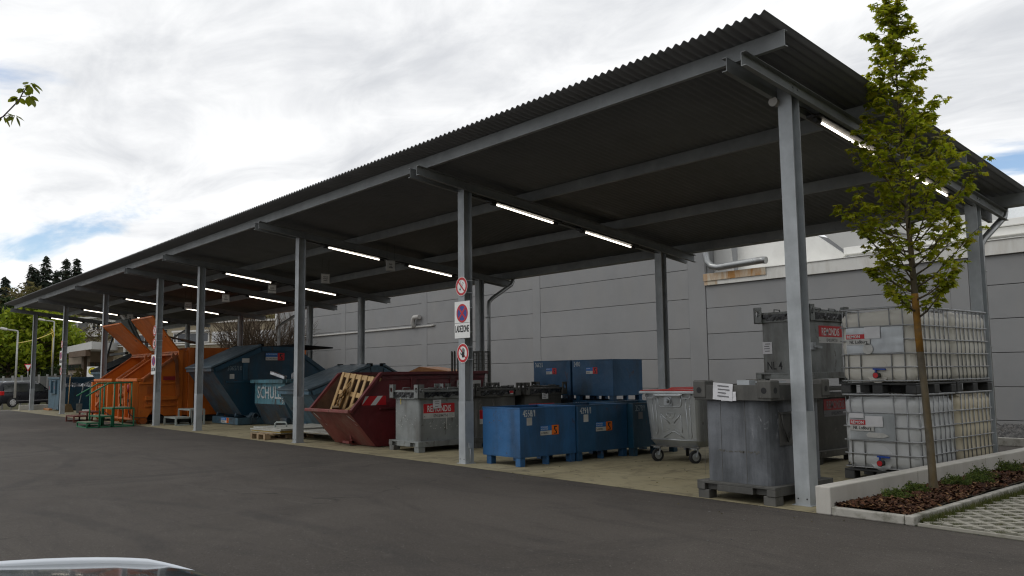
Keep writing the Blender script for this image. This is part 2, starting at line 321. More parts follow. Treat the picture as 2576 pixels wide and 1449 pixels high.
M['tank_cream'] = tankmat('cream_plastic', (.68, .61, .46, 1), (.58, .50, .35, 1))

# ------------------------------------------------------------------ mesh helpers
class B:
    def __init__(s): s.v = []; s.f = []; s.mi = []; s.sm = []
    def add(s, vs, fs, mi=0, smooth=False):
        k = len(s.v); s.v += [tuple(v) for v in vs]
        for f in fs: s.f.append(tuple(i+k for i in f)); s.mi.append(mi); s.sm.append(smooth)
        return s
    def box(s, x0, y0, z0, x1, y1, z1, mi=0, T=None):
        vs = [Vector(p) for p in ((x0,y0,z0),(x1,y0,z0),(x1,y1,z0),(x0,y1,z0),(x0,y0,z1),(x1,y0,z1),(x1,y1,z1),(x0,y1,z1))]
        if T: vs = [T @ v for v in vs]
        return s.add(vs, [(0,3,2,1),(4,5,6,7),(0,1,5,4),(1,2,6,5),(2,3,7,6),(3,0,4,7)], mi)
    def prism(s, poly, ax, a, b, mi=0, T=None):
        n = len(poly)
        def P(p, t): return {'x': (t, p[0], p[1]), 'y': (p[0], t, p[1]), 'z': (p[0], p[1], t)}[ax]
        vs = [Vector(P(p, a)) for p in poly]+[Vector(P(p, b)) for p in poly]
        if T: vs = [T @ v for v in vs]
        fs = [tuple(range(n-1, -1, -1)), tuple(range(n, 2*n))]+[(i, (i+1) % n, n+(i+1) % n, n+i) for i in range(n)]
        return s.add(vs, fs, mi)
    def quad(s, *p, mi=0): return s.add(p, [tuple(range(len(p)))], mi)
    def cyl(s, p, q, r, r2=None, n=10, mi=0, cap=True, smooth=True):
        p = Vector(p); q = Vector(q); r2 = r if r2 is None else r2
        d = (q-p).normalized(); a = d.orthogonal().normalized(); c = d.cross(a)
        vs = []
        for o, rr in ((p, r), (q, r2)):
            for i in range(n): t = 2*pi*i/n; vs.append(o+a*(rr*cos(t))+c*(rr*sin(t)))
        s.add(vs, [(i, (i+1) % n, n+(i+1) % n, n+i) for i in range(n)], mi, smooth)
        if cap: k = len(s.v)-2*n; s.f += [tuple(range(k+n-1, k-1, -1)), tuple(range(k+n, k+2*n))]; s.mi += [mi]*2; s.sm += [False]*2
        return s
    def tube(s, pts, r, n=8, mi=0):
        pts = [Vector(p) for p in pts]; rs = r if isinstance(r, (list, tuple)) else [r]*len(pts)
        vs = []; ref = None
        for i, p in enumerate(pts):
            d = ((pts[i+1] if i+1 < len(pts) else p)-(pts[i-1] if i else p)).normalized()
            if ref is None: ref = d.orthogonal().normalized()
            a = (ref-d*ref.dot(d)).normalized(); ref = a; c = d.cross(a)
            for k in range(n): t = 2*pi*k/n; vs.append(p+(a*cos(t)+c*sin(t))*rs[i])
        fs = [(j*n+i, j*n+(i+1) % n, (j+1)*n+(i+1) % n, (j+1)*n+i) for j in range(len(pts)-1) for i in range(n)]
        s.add(vs, fs, mi, True); k = len(s.v)-len(vs)
        s.f += [tuple(range(k+n-1, k-1, -1)), tuple(range(k+len(vs)-n, k+len(vs)))]; s.mi += [mi]*2; s.sm += [False]*2
        return s
    def bar(s, p, q, w, h=None, mi=0, up=(0, 0, 1)):
        """a square bar from p to q"""
        p = Vector(p); q = Vector(q); h = w if h is None else h; d = (q-p).normalized(); up = Vector(up)
        if abs(d.dot(up)) > .98: up = Vector((0, 1, 0))
        a = d.cross(up).normalized(); c = a.cross(d)
        vs = [o+a*(sx*w/2)+c*(sz*h/2) for o in (p, q) for sx, sz in ((-1,-1),(1,-1),(1,1),(-1,1))]
        return s.add(vs, [(3,2,1,0),(4,5,6,7),(0,1,5,4),(1,2,6,5),(2,3,7,6),(3,0,4,7)], mi)
    def plate(s, p, q, x0, x1, t, mi=0):
        """sheet spanning x0..x1 along the profile edge p->q (y,z), thickness t to the left of p->q"""
        dy, dz = q[0]-p[0], q[1]-p[1]; l = math.hypot(dy, dz); ny, nz = -dz/l*t, dy/l*t
        return s.prism([p, q, (q[0]+ny, q[1]+nz), (p[0]+ny, p[1]+nz)], 'x', x0, x1, mi)
    def disc(s, c, r, nrm, t=.004, n=28, mi=0):
        c = Vector(c); return s.cyl(c, c+Vector(nrm)*t, r, n=n, mi=mi, smooth=False)
    def ring(s, c, r0, r1, t, n=28, mi=0, a0=0, a1=2*pi):
        """flat ring facing -y"""
        c = Vector(c); vs = []
        for i in range(n+1):
            a = a0+(a1-a0)*i/n
            for r in (r0, r1):
                vs.append((c.x+r*cos(a), c.y-t, c.z+r*sin(a))); vs.append((c.x+r*cos(a), c.y, c.z+r*sin(a)))
        fs = []
        for i in range(n):
            k = i*4; fs += [(k, k+2, k+6, k+4), (k+2, k+3, k+7, k+6), (k, k+4, k+5, k+1)]
        return s.add(vs, fs, mi)
    def build(s, name, mats, parent=None, bevel=0, seg=1, loc=None):
        me = bpy.data.meshes.new(name); me.from_pydata(s.v, [], s.f)
        for mm in (mats if isinstance(mats, (list, tuple)) else [mats]): me.materials.append(M[mm] if isinstance(mm, str) else mm)
        me.polygons.foreach_set('material_index', s.mi); me.polygons.foreach_set('use_smooth', s.sm); me.update()
        o = bpy.data.objects.new(name, me); COL.objects.link(o)
        if parent: o.parent = parent
        if loc: o.location = loc
        if bevel:
            b = o.modifiers.new('bevel', 'BEVEL'); b.width = bevel; b.segments = seg; b.limit_method = 'ANGLE'; b.angle_limit = radians(35)
        return o
def tag(o, label, cat, group=None):
    o['label'] = label; o['category'] = cat
    if group: o['group'] = group
    return o
def thing(name, label, cat, loc=(0, 0, 0), rz=0, group=None):
    o = bpy.data.objects.new(name, None); COL.objects.link(o); o.location = loc; o.rotation_euler = (0, 0, rz); o.empty_display_size = .2
    return tag(o, label, cat, group)
def struct(o, kind='structure'): o['kind'] = kind; return o
KIDS = {}
def copy_tree(o, parent=None):
    c = o.copy(); COL.objects.link(c)
    if parent: c.parent = parent
    for ch in list(o.children): copy_tree(ch, c)
    return c
def dup(o, loc, rz=0, label=None, scale=None):
    c = copy_tree(o); c.location = loc; c.rotation_euler = (0, 0, rz)
    if label: c['label'] = label
    if scale: c.scale = scale
    return c
FACE = {'-y': Matrix(((1,0,0),(0,0,-1),(0,1,0))), '+x': Matrix(((0,0,1),(1,0,0),(0,1,0))), '-x': Matrix(((0,0,-1),(-1,0,0),(0,1,0))), '+y': Matrix(((-1,0,0),(0,0,1),(0,1,0)))}
def text(name, s, h, mat, parent, org, face='-y', xs=1.0, align='LEFT', bold=0.0, rot=0.0, ext=.0012, squash=1.0):
    cu = bpy.data.curves.new(name, 'FONT'); cu.body = s; cu.size = h*1.38; cu.align_x = align; cu.extrude = ext; cu.offset = bold; cu.resolution_u = 2
    cu.line_distance if False else None
    o = bpy.data.objects.new(name, cu); COL.objects.link(o)
    dg = bpy.context.evaluated_depsgraph_get(); dg.update()
    me = bpy.data.meshes.new_from_object(o.evaluated_get(dg)); bpy.data.objects.remove(o); bpy.data.curves.remove(cu)
    R = FACE[face]; rm = Matrix.Rotation(rot, 3, 'Z'); org = Vector(org)
    for v in me.vertices:
        p = Vector((v.co.x*xs, v.co.y*squash, v.co.z)); v.co = R @ (rm @ p)+org
    me.name = name; me.materials.clear(); me.materials.append(M[mat])
    o = bpy.data.objects.new(name, me); COL.objects.link(o)
    if parent: o.parent = parent
    return o
# ------------------------------------------------------------------ ground
def sheet(name, poly, z, mat, sub=0):
    b = B(); b.add([(x, y, z) for x, y in poly], [tuple(range(len(poly)))])
    return struct(b.build(name, mat))
sheet('ground', [(-41,-1500),(1500,-1500),(1500,1500),(-41,1500)], 0, 'asphalt')
sheet('concrete_floor', [(-40.6,-.62),(-34,-.60),(-27,-.44),(-20,-.28),(-6,-.24),(.34,-.335),(.34,6.9),(-40.6,6.9)], .004, 'slab')
b = B(); b.add([(-41.0005,-1500,0),(-62,-1500,-.7),(-62,1500,-.7),(-41.0005,1500,0)], [(0,3,2,1)]); struct(b.build('side_road', 'road_pale'))
b = B(); b.add([(-41.0,-.95,.004),(-40.55,-.95,.004),(-40.55,60,.004),(-41.0,60,.004)], [(0,1,2,3)]); struct(b.build('pavement', 'road_pale'))
# land rising beyond the road, up to the wooded hill
def land_z(x, y):
    d = -x-61 + .12*max(0, y-10)
    z = -.7 if d < 0 else -.7+1.75*min(1, d/8)
    e = max(0, -x-105+.2*y)
    return z-.02 + min(16, .20*e) + .25*mnoise.noise((x*.05, y*.05, 0))*min(1, max(0, d/20))
b = B(); nx, ny = 50, 60
vs = [(-60.5-i*6.2, -90+j*6, land_z(-60.5-i*6.2, -90+j*6)) for i in range(nx) for j in range(ny)]
b.add(vs, [(i*ny+j, i*ny+j+1, (i+1)*ny+j+1, (i+1)*ny+j) for i in range(nx-1) for j in range(ny-1)], smooth=True)
struct(b.build('hillside', 'hill'))

# ------------------------------------------------------------------ carport
HB, SL, PW = 4.462, .12, .166           # beam underside at the front posts, fall per metre, post width
FX = [0, -6, -12, -18, -21.49, -27.49, -33.49, -39.49]
RY = 5.023
zb = lambda y: HB-SL*y
cp = thing('carport', 'long open steel carport with corrugated roof sheltering the waste containers', 'carport', (0, 0, 0))
def post_mesh(h):
    b = B(); w = PW/2
    b.box(-w, 0, 0, w, .011, h); b.box(-w, PW-.011, 0, w, PW, h); b.box(-.004, .011, 0, .004, PW-.011, h)
    return b
def post(x, y, h, cover):
    o = post_mesh(h).build('post', 'galv', cp, loc=(x, y, 0))
    b = B(); w = PW/2+.003
    b.box(-w, -.003, .012, w, PW+.003, .995 if cover else .03)
    b.box(-w-.025, -.03, 0, w+.025, PW+.03, .012)
    if cover:
        for sx in (-.052, .052):
            b.cyl((sx, -.003, .075), (sx, -.006, .075), .009, n=8, mi=1)
    b.build('base_cover', ['galv', 'black'], o)
    return o
for i, x in enumerate(FX):
    post(x, 0, zb(PW)+.15, True); post(x, RY, zb(RY+PW)+.15, False)
BY0, BY1, BH = -.942, 6.107, .154
def channel(x, s):
    """one sloping channel; s = -1 or 1: side to which its flanges point"""
    b = B(); t = .008; f = .06
    x0 = x+s*(PW/2+.004)
    def sec(xa, xb, dz0, dz1):
        xa, xb = sorted((xa, xb))
        b.prism([(BY0, zb(BY0)+dz0), (BY1, zb(BY1)+dz0), (BY1, zb(BY1)+dz1), (BY0, zb(BY0)+dz1)], 'x', xa, xb)
    sec(x0, x0+s*t, 0, BH); sec(x0+s*t, x0+s*f, 0, .009); sec(x0+s*t, x0+s*f, BH-.009, BH)
    for yy in (.03, .13, RY+.03, RY+.13):
        for dz in (.05, .105): b.cyl((x0+s*t, yy, zb(yy)+dz), (x0+s*(t+.012), yy, zb(yy)+dz), .014, n=6)
    return b.build('roof_beam', 'galv_shaded', cp)
for x in FX: channel(x, -1); channel(x, 1)
XR0, XR1 = -39.95, .52
PY = [-.78, 1.43, 3.65, 5.84]
zp = lambda y: zb(y)+BH+.001
for k, y in enumerate(PY):
    b = B(); t = .008; f = .06; h = .172; z0 = zp(y)
    xa = -39.62
    b.box(xa, y, z0, XR1-.02, y+t, z0+h); b.box(xa, y+t, z0, XR1-.02, y+f, z0+.008); b.box(xa, y+t, z0+h-.008, XR1-.02, y+f, z0+h-.008+.007)
    b.build('purlin', 'galv_shaded', cp)
# corrugated sheet: waves run across, troughs rest on the purlins
EY0, EY1 = -1.16, 6.15
zr = lambda y: zp(y)+.172+.004
b = B(); PIT = .1095; AMP = .019; ns = 8
nw = int((XR1-XR0)/PIT*ns)
top = []; bot = []
vs = []
for i in range(nw+1):
    x = XR1-i*PIT/ns; a = 2*pi*i/ns; dz = AMP*(1+cos(a))
    for y in (EY0, EY1): vs.append((x, y, zr(y)+dz+.003)); vs.append((x, y, zr(y)+dz))
fs = []
for i in range(nw):
    k = i*4; fs += [(k, k+2, k+6, k+4), (k+1, k+5, k+7, k+3), (k, k+4, k+5, k+1), (k+2, k+3, k+7, k+6)]
b.add(vs, fs, smooth=False)
o = b.build('corrugated_roof', 'roofsheet', cp)
for p in o.data.polygons:
    if p.index % 4 < 2: p.use_smooth = True
# gutter and down pipes at the back
b = B(); gz0 = zr(EY1)-.10
prof = [(EY1-.06+.075+.075*cos(t), gz0+.05+.075*sin(t)) for t in [pi+pi*i/8 for i in range(9)]]
prof2 = [(EY1+.015+.068*cos(t), gz0+.05+.068*sin(t)) for t in [2*pi-pi*i/8 for i in range(9)]]
b.prism(prof+prof2, 'x', XR0, XR1)
b.build('gutter', 'galv', cp)
for x in (.08, -11.9, -24.5, -36.4):
    dx = .30 if x > -1 else .32
    b = B(); y = EY1+.015; zt = gz0-.02
    b.tube([(x, y, zt+.06), (x, y, zt-.05), (x, y-.05, zt-.14), (x-.1, RY+.52, zt-.52), (x-.12, RY+.42, zt-.62), (x-.12, RY+.40, zt-.75), (x-.12, RY+.40, .12), (x-.12, RY+.46, .03)], .052, n=12)
    for z in (2.9, 1.75, .55): b.tube([(x-.12, RY+.40+.058*cos(t), z) if False else (x-.12+.06*sin(t), RY+.40+.06*cos(t), z) for t in [2*pi*i/10 for i in range(11)]], .008, n=5); b.bar((x-.12, RY+.34, z), (x-.02, RY+PW, z), .014)
    b.build('downpipe', 'pipe', cp)
b = B(); zt = HB-.06
b.cyl((.03-.13, -.035, 4.43), (.03-.13, .07, 4.43), .042, n=14); b.cyl((-.10, -.07, 4.43), (-.10, -.035, 4.43), .055, .048, n=14)
b.build('motion_sensor', 'sensor', cp)

# ------------------------------------------------------------------ tube lamps under the beams
ORD = ['first', 'second', 'third', 'fourth', 'fifth', 'sixth', 'seventh', 'eighth']
def lamp(x, ya, yb, label):
    t = thing('tube_lamp', label, 'lamp', (x, ya, zb(ya)-.03), 0, 'lit tube lamps under the roof beams')
    l = yb-ya; dz = -SL*l
    b = B(); b.prism([(-.1, .012), (l+.1, dz+.012-.024), (l+.1, dz+.03-.012), (-.1, .03+.012)], 'x', -.085, .085); b.build('housing', 'lampbody', t)
    b = B(); b.cyl((0, .05, -.02), (0, l-.05, dz-.02), .014, n=10); b.build('tube', 'tube', t)
    for yy in (0, l):
        b = B(); s = 1 if yy else -1
        b.cyl((0, yy-s*.05, -SL*yy-.02), (0, yy+s*.06, -SL*(yy+s*.06)-.02), .03, n=10); b.build('end_cap', 'lampbody', t)
for i, x in enumerate(FX):
    lamp(x, .70, 2.14, f'lit tube lamp nearer the front under the {ORD[i]} roof beam counted from the planter')
    lamp(x, 2.86, 4.25, f'lit tube lamp nearer the back under the {ORD[i]} roof beam counted from the planter')

# ------------------------------------------------------------------ hanging waste signs
def hang_sign(x, lines, label, w=.125, h=.20):
    y = 2.30; z = 3.885
    t = thing('hanging_sign', label, 'sign', (x, y, z), 0, 'white waste signs hung under the roof')
    b = B(); b.box(-.006, -w, 0, .006, w, h+.05); b.build('plate', 'sign_white', t, .002)
    b = B(); e = .0075
    for a0, a1, c0, c1 in ((-w+.008, w-.008, .008, .012), (-w+.008, w-.008, h+.036, h+.040), (-w+.008, -w+.012, .012, h+.036), (w-.012, w-.008, .012, h+.036)): b.box(e-.001, a0, c0, e, a1, c1)
    b.build('border', 'black', t)
    for k in (-1, 1):
        b = B(); zt = zr(y+k*.1)-z; b.cyl((0, k*.1, h+.05), (0, k*.1, zt+.005), .003, n=6); b.build('hanger', 'black_steel', t)
    n = len(lines); lh = .047 if n < 3 else .033
    for k, s in enumerate(lines):
        text('lettering', s, lh, 'black', t, (.0085, 0, (h+.05)/2+((n-1)/2-k)*lh*1.5-lh*.5), '+x', .66, 'CENTER', 0)
    return t
hang_sign(-11.83, ['Holz-', 'abfälle'], 'white hanging sign reading Holzabfälle, largest in view, left of the no smoking post')
hang_sign(-15.06, ['Papier und', 'Kartonagen', 'gemischt'], 'white hanging sign with three lines of print above the maroon skip')
hang_sign(-18.36, ['Leicht-', 'Mischschrott'], 'white hanging sign with two small lines above the lidded navy skip')
hang_sign(-21.9, ['PE', 'Abfälle'], 'white hanging sign with a very short top line, between the second and third nearest posts')
hang_sign(-25.4, ['Papier und', 'Kartonagen'], 'white hanging sign just left of the fourth front post')
hang_sign(-32.4, ['Rest-', 'müll'], 'small far white hanging sign between the two raised orange hatches')

# ------------------------------------------------------------------ round and oblong signs strapped to posts
def strap(t, zs, mat='rail_silver'):
    b = B()
    for z in zs: b.box(-.0885, -.006, z-.006, -.0865, PW+.006, z+.006); b.box(.0865, -.006, z-.006, .0885, PW+.006, z+.006); b.box(-.0885, PW+.0035, z-.006, .0885, PW+.0055, z+.006); b.box(-.0885, -.0065, z-.006, .0885, -.0045, z+.006)
    b.build('strap', mat, t)
def round_sign(x, z, kind, label, dx=0.0):
    t = thing('prohibition_sign', label, 'sign', (x, 0, z), 0, f'round {kind} signs on the posts')
    R = .158; y = -.008
    b = B(); b.disc((dx, y, 0), R, (0, -1, 0), .004, 36); b.build('plate', 'sign_white', t)
    b = B(); b.ring((dx, y-.004, 0), R*.70, R*.95, .0015, 36); b.build('red_ring', 'sign_red', t)
    yb = y-.0045
    b = B()
    if kind == 'no smoking':
        T = Matrix.Translation((dx, 0, 0)) @ Matrix.Rotation(radians(-52), 4, 'Y')
        for lo, hi, w0, w1 in ((-.075, .075, .011, .016), (-.075, .075, -.016, -.011), (.07, .075, -.011, .011), (-.075, -.07, -.011, .011)): b.box(lo, yb-.001, w0, hi, yb, w1, T=T)
        b.box(-.07, yb-.0012, -.012, -.045, yb-.0002, .012, T=T)
        pts = [(-.02+dx, .0), (-.045+dx, .03), (-.015+dx, .055), (-.04+dx, .085), (.0+dx, .095)]
        for (xa, za), (xb, zc) in zip(pts, pts[1:]): b.bar((xa, yb-.0008, za), (xb, yb-.0008, zc), .0014, .004, up=(0, 1, 0))
        b.build('cigarette_pictogram', 'black', t)
    else:
        palm = [(-.03, -.07), (.022, -.07), (.034, -.035), (.036, .012), (-.032, .014), (-.04, -.02)]
        b.prism([(dx+.012+p, q) for p, q in palm], 'y', yb-.0012, yb)
        for (xa, za, l, a, w) in ((-.026, .008, .062, 6, .0135), (-.007, .010, .078, 1, .0145), (.012, .010, .072, -4, .0145), (.029, .006, .055, -11, .0125)):
            T = Matrix.Translation((dx+.012+xa, 0, za)) @ Matrix.Rotation(radians(-a), 4, 'Y'); b.box(-w/2, yb-.0011, 0, w/2, yb-.0001, l, T=T)
        T = Matrix.Translation((dx+.012-.034, 0, -.03)) @ Matrix.Rotation(radians(-48), 4, 'Y'); b.box(-.008, yb-.0010, 0, .008, yb-.00005, .055, T=T)
        b.build('hand_pictogram', 'black', t)
        b = B(); b.ring((dx-.062, yb, .035), .018, .0205, .001, 14); b.bar((dx-.085, yb-.0007, -.03), (dx-.045, yb-.0007, -.01), .001, .003, up=(0, 1, 0)); b.bar((dx-.085, yb-.0007, -.06), (dx-.085, yb-.0007, -.03), .001, .003, up=(0, 1, 0)); b.build('figure_outline', 'grey_print', t)
    b = B(); T = Matrix.Translation((dx, 0, 0)) @ Matrix.Rotation(radians(45), 4, 'Y')
    yy = yb-.0014 if kind == 'no smoking' else yb+.0002
    if kind == 'no smoking': b.box(-R*.72, yy-.001, -.012, R*.72, yy, .012, T=T)
    else: b.box(-R*.72, yb-.0004, -.012, R*.72, yb+.0003, .012, T=T)
    b.build('red_bar', 'sign_red', t)
    strap(t, (.10, -.10))
def loading_sign(x, z, label, dx=0.0, rx=0.0):
    t = thing('loading_zone_sign', label, 'sign', (x, 0, z), 0, 'loading zone signs on the posts')
    w, h = .205, .30
    b = B(); n = 8
    prof = []
    for i in range(n+1):
        u = i/n; prof.append((-w+2*w*u, -.012-.004))
    # plate: lower right corner bent away from the post a little
    vs = []; 
    for j in range(n+1):
        for i in range(n+1):
            xx = dx-w+2*w*i/n; q = -h+2*h*j/n; bend = 0
            vs.append((xx+bend*.6, -.012-bend*.35, q)); 
    k = len(vs); vs2 = [(p[0], p[1]+.003, p[2]) for p in vs]; fs = []
    for j in range(n):
        for i in range(n):
            a = j*(n+1)+i; fs.append((a, a+1, a+n+2, a+n+1)); fs.append((k+a, k+a+n+1, k+a+n+2, k+a+1))
    b.add(vs+vs2, fs)
    for xx in (-w, w-.003): pass
    b.build('plate', 'sign_white', t)
    y = -.0125; cz = .105
    b = B(); b.box(dx-w+.004, y-.001, -.055, dx+w-.004, y, -.050); b.build('divider', 'black', t)
    b = B(); b.disc((dx, y, cz), .15, (0, -1, 0), .0012, 36); b.build('blue_disc', 'sign_blue', t)
    b = B(); b.ring((dx, y-.0012, cz), .122, .152, .001, 36); b.build('red_ring', 'sign_red', t)
    b = B()
    for a in (45, -45):
        T = Matrix.Translation((dx, 0, cz)) @ Matrix.Rotation(radians(a), 4, 'Y'); o = 0 if a > 0 else .0003; b.box(-.128, y-.0025-o, -.016, .128, y-.0012-o, .016, T=T)
    b.build('red_cross', 'sign_red', t)
    text('lettering', 'LADEZONE', .11, 'black', t, (dx-.005, y-.001, -.20), '-y', .47, 'CENTER', .0035)
    strap(t, (.2, -.2))
round_sign(-6, 2.866, 'no smoking', 'red ringed no smoking sign, top of three on the second front post', .02)
loading_sign(-6, 2.32, 'white LADEZONE sign with a red and blue no stopping disc on the second front post', .035)
round_sign(-6, 1.775, 'keep out', 'round black hand keep out sign, lowest on the second front post', .045)
round_sign(-21.49, 2.87, 'no smoking', 'round no smoking sign on the post before the raised orange hatch', -.10)
round_sign(-21.49, 2.47, 'keep out', 'round hand sign just under the no smoking sign beside the orange compactors', -.10)
loading_sign(-21.49, 1.84, 'narrow looking LADEZONE sign on the post before the nearer orange compactor', -.11)
round_sign(-33.49, 2.87, 'no smoking', 'tiny far no smoking sign on the post beside the broom', -.05)
loading_sign(-33.49, 2.30, 'far LADEZONE sign on the post beside the broom', -.13)
round_sign(-33.49, 1.76, 'keep out', 'far round hand sign lowest on the post beside the broom', -.05)

# ------------------------------------------------------------------ grey factory building behind
WY = 13.0
bd = thing('factory_building', 'long grey panelled factory building with white roof structures behind the carport', 'building', (0, WY, 0))
XL, XC, XE = -41.3, -10.72, 14.0
ZT = 6.3
pil = [-41.05, -33.4, -26.05, -18.53, -11.15, -3.3, 4.2, 11.6]
b = B(); b.box(XL, .09, 0, XC, 22, ZT); b.box(XC, .09, 0, XE, 22, 4.02); b.build('wall', 'facade_joint', bd)
jl = [0.0, .90, 1.835, 2.77, 3.70, 4.63, 5.55, ZT]; jr = [.0, .22, .99, 1.78, 2.57, 3.36, 4.06]
def panels(x0, x1, js):
    for z0, z1 in zip(js, js[1:]):
        b = B(); b.box(x0, 0, z0+.007, x1, .085, z1-.007); b.build('wall_panel', 'facade', bd, .006)
for i in range(len(pil)-1):
    if pil[i] < -11.5: panels(pil[i]+.219, pil[i+1]-.219, jl)
    else: panels(pil[i]+.219 if i > 4 else -10.70, pil[i+1]-.219, jr)
for i, x in enumerate(pil):
    b = B(); zt = ZT if x < -10.8 else 4.06
    x0, x1 = x-.215, x+.215
    if i == 0: x0 = XL
    if i == 4: x0, x1 = -11.365, -10.72
    b.box(x0, -.012, 0, x1, .085, zt); b.build('pilaster', 'facade', bd, .006)
b = B(); b.box(XC+.01, -.07, 4.062, XE, .3, 4.40); b.box(XC+.01, -.1, 4.40, XE, .34, 4.425); b.build('coping', 'coping', bd, .006)
b = B(); b.box(XC+.012, -.106, 4.20, XC+2.2, -.101, 4.421); b.box(XC+.012, -.074, 4.07, XC+.5, -.0705, 4.199); b.build('stained_coping', 'coping_rust', bd)
# inner face of the tall part, cladding, and the saw-tooth roof
b = B(); b.box(XC-.002, .10, 4.43, XC+.05, 22, ZT); b.build('side_cladding', 'facade', bd)
b = B(); b.prism([(XC+.06, 4.43), (XC+.75, 4.43), (XC+.55, 6.6), (XC+.06, 6.6)], 'y', .4, .46); b.build('corner_cladding', 'roofgrey', bd)
def roofbox(name, x0, x1, y0, z0, z1, mat, dx=0): b = B(); b.box(x0, y0, z0, x1, y0+.3, z1); return b.build(name, mat, bd)
b = B(); b.prism([(.35, 4.40), (6, 4.40), (6, 4.62), (.35, 4.46)], 'x', XC+.05, XE); b.build('flat_roof', 'whiteroof', bd)
b = B(); b.prism([(XC+.6, 4.43), (-6.9, 4.43), (-6.6, 4.62), (-9.5, 6.9), (XC+.6, 6.9)], 'y', .9, 1.0); b.build('roof_gable', 'whiteroof', bd)
b = B(); b.prism([(-9.2, 6.9), (-6.62, 4.64), (-2.8, 4.95), (-2.8, 5.3), (-5.0, 6.9)], 'y', 1.3, 1.38); b.build('roof_slope', 'roofgrey', bd)
b = B(); b.bar((-8.6, 1.24, 6.2), (-4.9, 1.24, 4.98), .05); b.build('roof_seam', 'facade_joint', bd)
b = B(); b.box(-6.6, .8, 4.62, -1.2, 1.25, 4.82); b.box(-4.6, .7, 4.83, -1.1, 1.2, 5.0); b.box(-1.08, .55, 4.46, 14, 1.0, 4.78); b.build('roof_upstand', 'whiteroof', bd, .01)
# barrel skylight with ribs, above the low part
def barrel(x0, x1, yc, zc, r, hh):
    b = B(); n = 14; pr = [(yc+r*cos(pi*i/n), zc+hh*sin(pi*i/n)) for i in range(n+1)]
    b.prism(pr, 'x', x0, x1); o = b.build('barrel_skylight', 'glassroof', bd)
    b = B()
    k = x0
    while k <= x1+.01:
        b.tube([(k, yc+(r+.02)*cos(pi*i/n), zc+(hh+.02)*sin(pi*i/n)) for i in range(n+1)], .035, n=5); k += (x1-x0)/5
    b.build('skylight_rib', 'black_steel', o)
barrel(-4.9, 9, 3.6, 4.9, 2.0, 1.15)
# small fittings on the wall
b = B(); z = 3.585
b.tube([(-40.9, -.03, .2), (-40.9, -.03, z-.1), (-40.8, -.03, z), (-25.4, -.03, z), (-25.2, -.06, z+.03)], .045, n=8); b.build('wall_pipe', 'pipe_paint', bd)
b = B(); b.tube([(-26.75, .02, 3.62), (-26.75, -.12, 3.64), (-26.75, -.16, 3.75), (-26.72, -.16, 3.92), (-26.62, -.16, 4.02), (-26.2, -.16, 4.02)], .10, n=12); b.build('vent_pipe', 'pipe_paint', bd)
b = B(); b.tube([(-10.55, -.16, 5.9), (-10.55, -.16, 5.05), (-10.5, -.16, 4.78), (-10.35, -.16, 4.62), (-10.1, -.16, 4.57), (-8.6, -.16, 4.62), (-8.45, -.16, 4.60)], .105, n=12); b.build('roof_drain_pipe', 'pipe', bd)
b = B(); b.tube([(-41.22, -.10, .0), (-41.22, -.10, ZT)], .07, n=10); b.build('corner_downpipe', 'white_r', bd)
b = B(); b.box(XL-.45, .15, 0, XL-.02, .6, 3.95); b.build('corner_cladding', 'orangeclad', bd, .01)

# ------------------------------------------------------------------ gravel strip along the factory, with edging
b = B(); b.box(-40, 8.75, 0, 14, 8.85, .15); struct(b.build('kerb_strip', 'kerb', None, .008))
sheet('gravel_bed', [(-40, 8.85), (14, 8.85), (14, 12.99), (-40, 12.99)], .11, 'soil')
b = B(); R = random.Random(3)
for _ in range(4200):
    x = R.uniform(-7, 1.6); y = R.uniform(8.9, 12.9); r = R.uniform(.03, .075); z = .11+r*.35
    a = R.uniform(0, pi); p = []
    for k in range(5): t = 2*pi*k/5+a; p.append((x+r*cos(t)*R.uniform(.7, 1.2), y+r*sin(t)*R.uniform(.6, 1.1), z-r*.2))
    p.append((x+R.uniform(-.2, .2)*r, y+R.uniform(-.2, .2)*r, z+r*.55))
    b.add(p, [(k, (k+1) % 5, 5) for k in range(5)])
o = b.build('gravel', 'pebble'); o['kind'] = 'stuff'
# ------------------------------------------------------------------ planting bed at the right end
def low_wall(label, x, y0, y1, h, w, joints):
    t = thing('low_wall', label, 'wall', (x, y0, 0))
    ys = [y0]+[j for j in joints]+[y1]
    for a, c in zip(ys, ys[1:]):
        b = B(); b.box(0, a-y0+.003, 0, w, c-y0-.003, h); b.build('wall_block', 'wallconc', t, .012, 2)
    return t
low_wall('pale low concrete wall beside the planting bed at the nearest post', .335, -.335, 9.0, .275, .165, (1.62, 3.6, 5.55, 7.5))
low_wall('low concrete wall at the far end of the carport before the dark car', -39.95, -.36, 6.8, .24, .18, (1.2, 3.1, 5.0))
kb = thing('kerb', 'concrete kerb edging the bark mulch bed and the grid pavers', 'kerb', (.5, -.335, 0))
b = B(); b.box(.004, 0, 0, .72, .075, .085); b.build('kerb_stone', 'kerb', kb, .012, 2)
kx = lambda y: .80-.022*(y)
n = 9; ky = [.0, 1.0, 2.0, 3.0, 4.0, 5.0, 6.0, 7.0, 8.0, 9.2]
b = B(); b.box(.7235, -.002, 0, .815, .075, .088); b.build('kerb_stone', 'kerb', kb, .012, 2)
for a, c in zip(ky, ky[1:]):
    b = B(); a2 = max(a, .078)
    b.prism([(kx(a)-.075, a2+.002), (kx(a), a2+.002), (kx(c), c-.003), (kx(c)-.075, c-.003)], 'z', 0, .085+random.uniform(-.003, .003)); b.build('kerb_stone', 'kerb', kb, .012, 2)
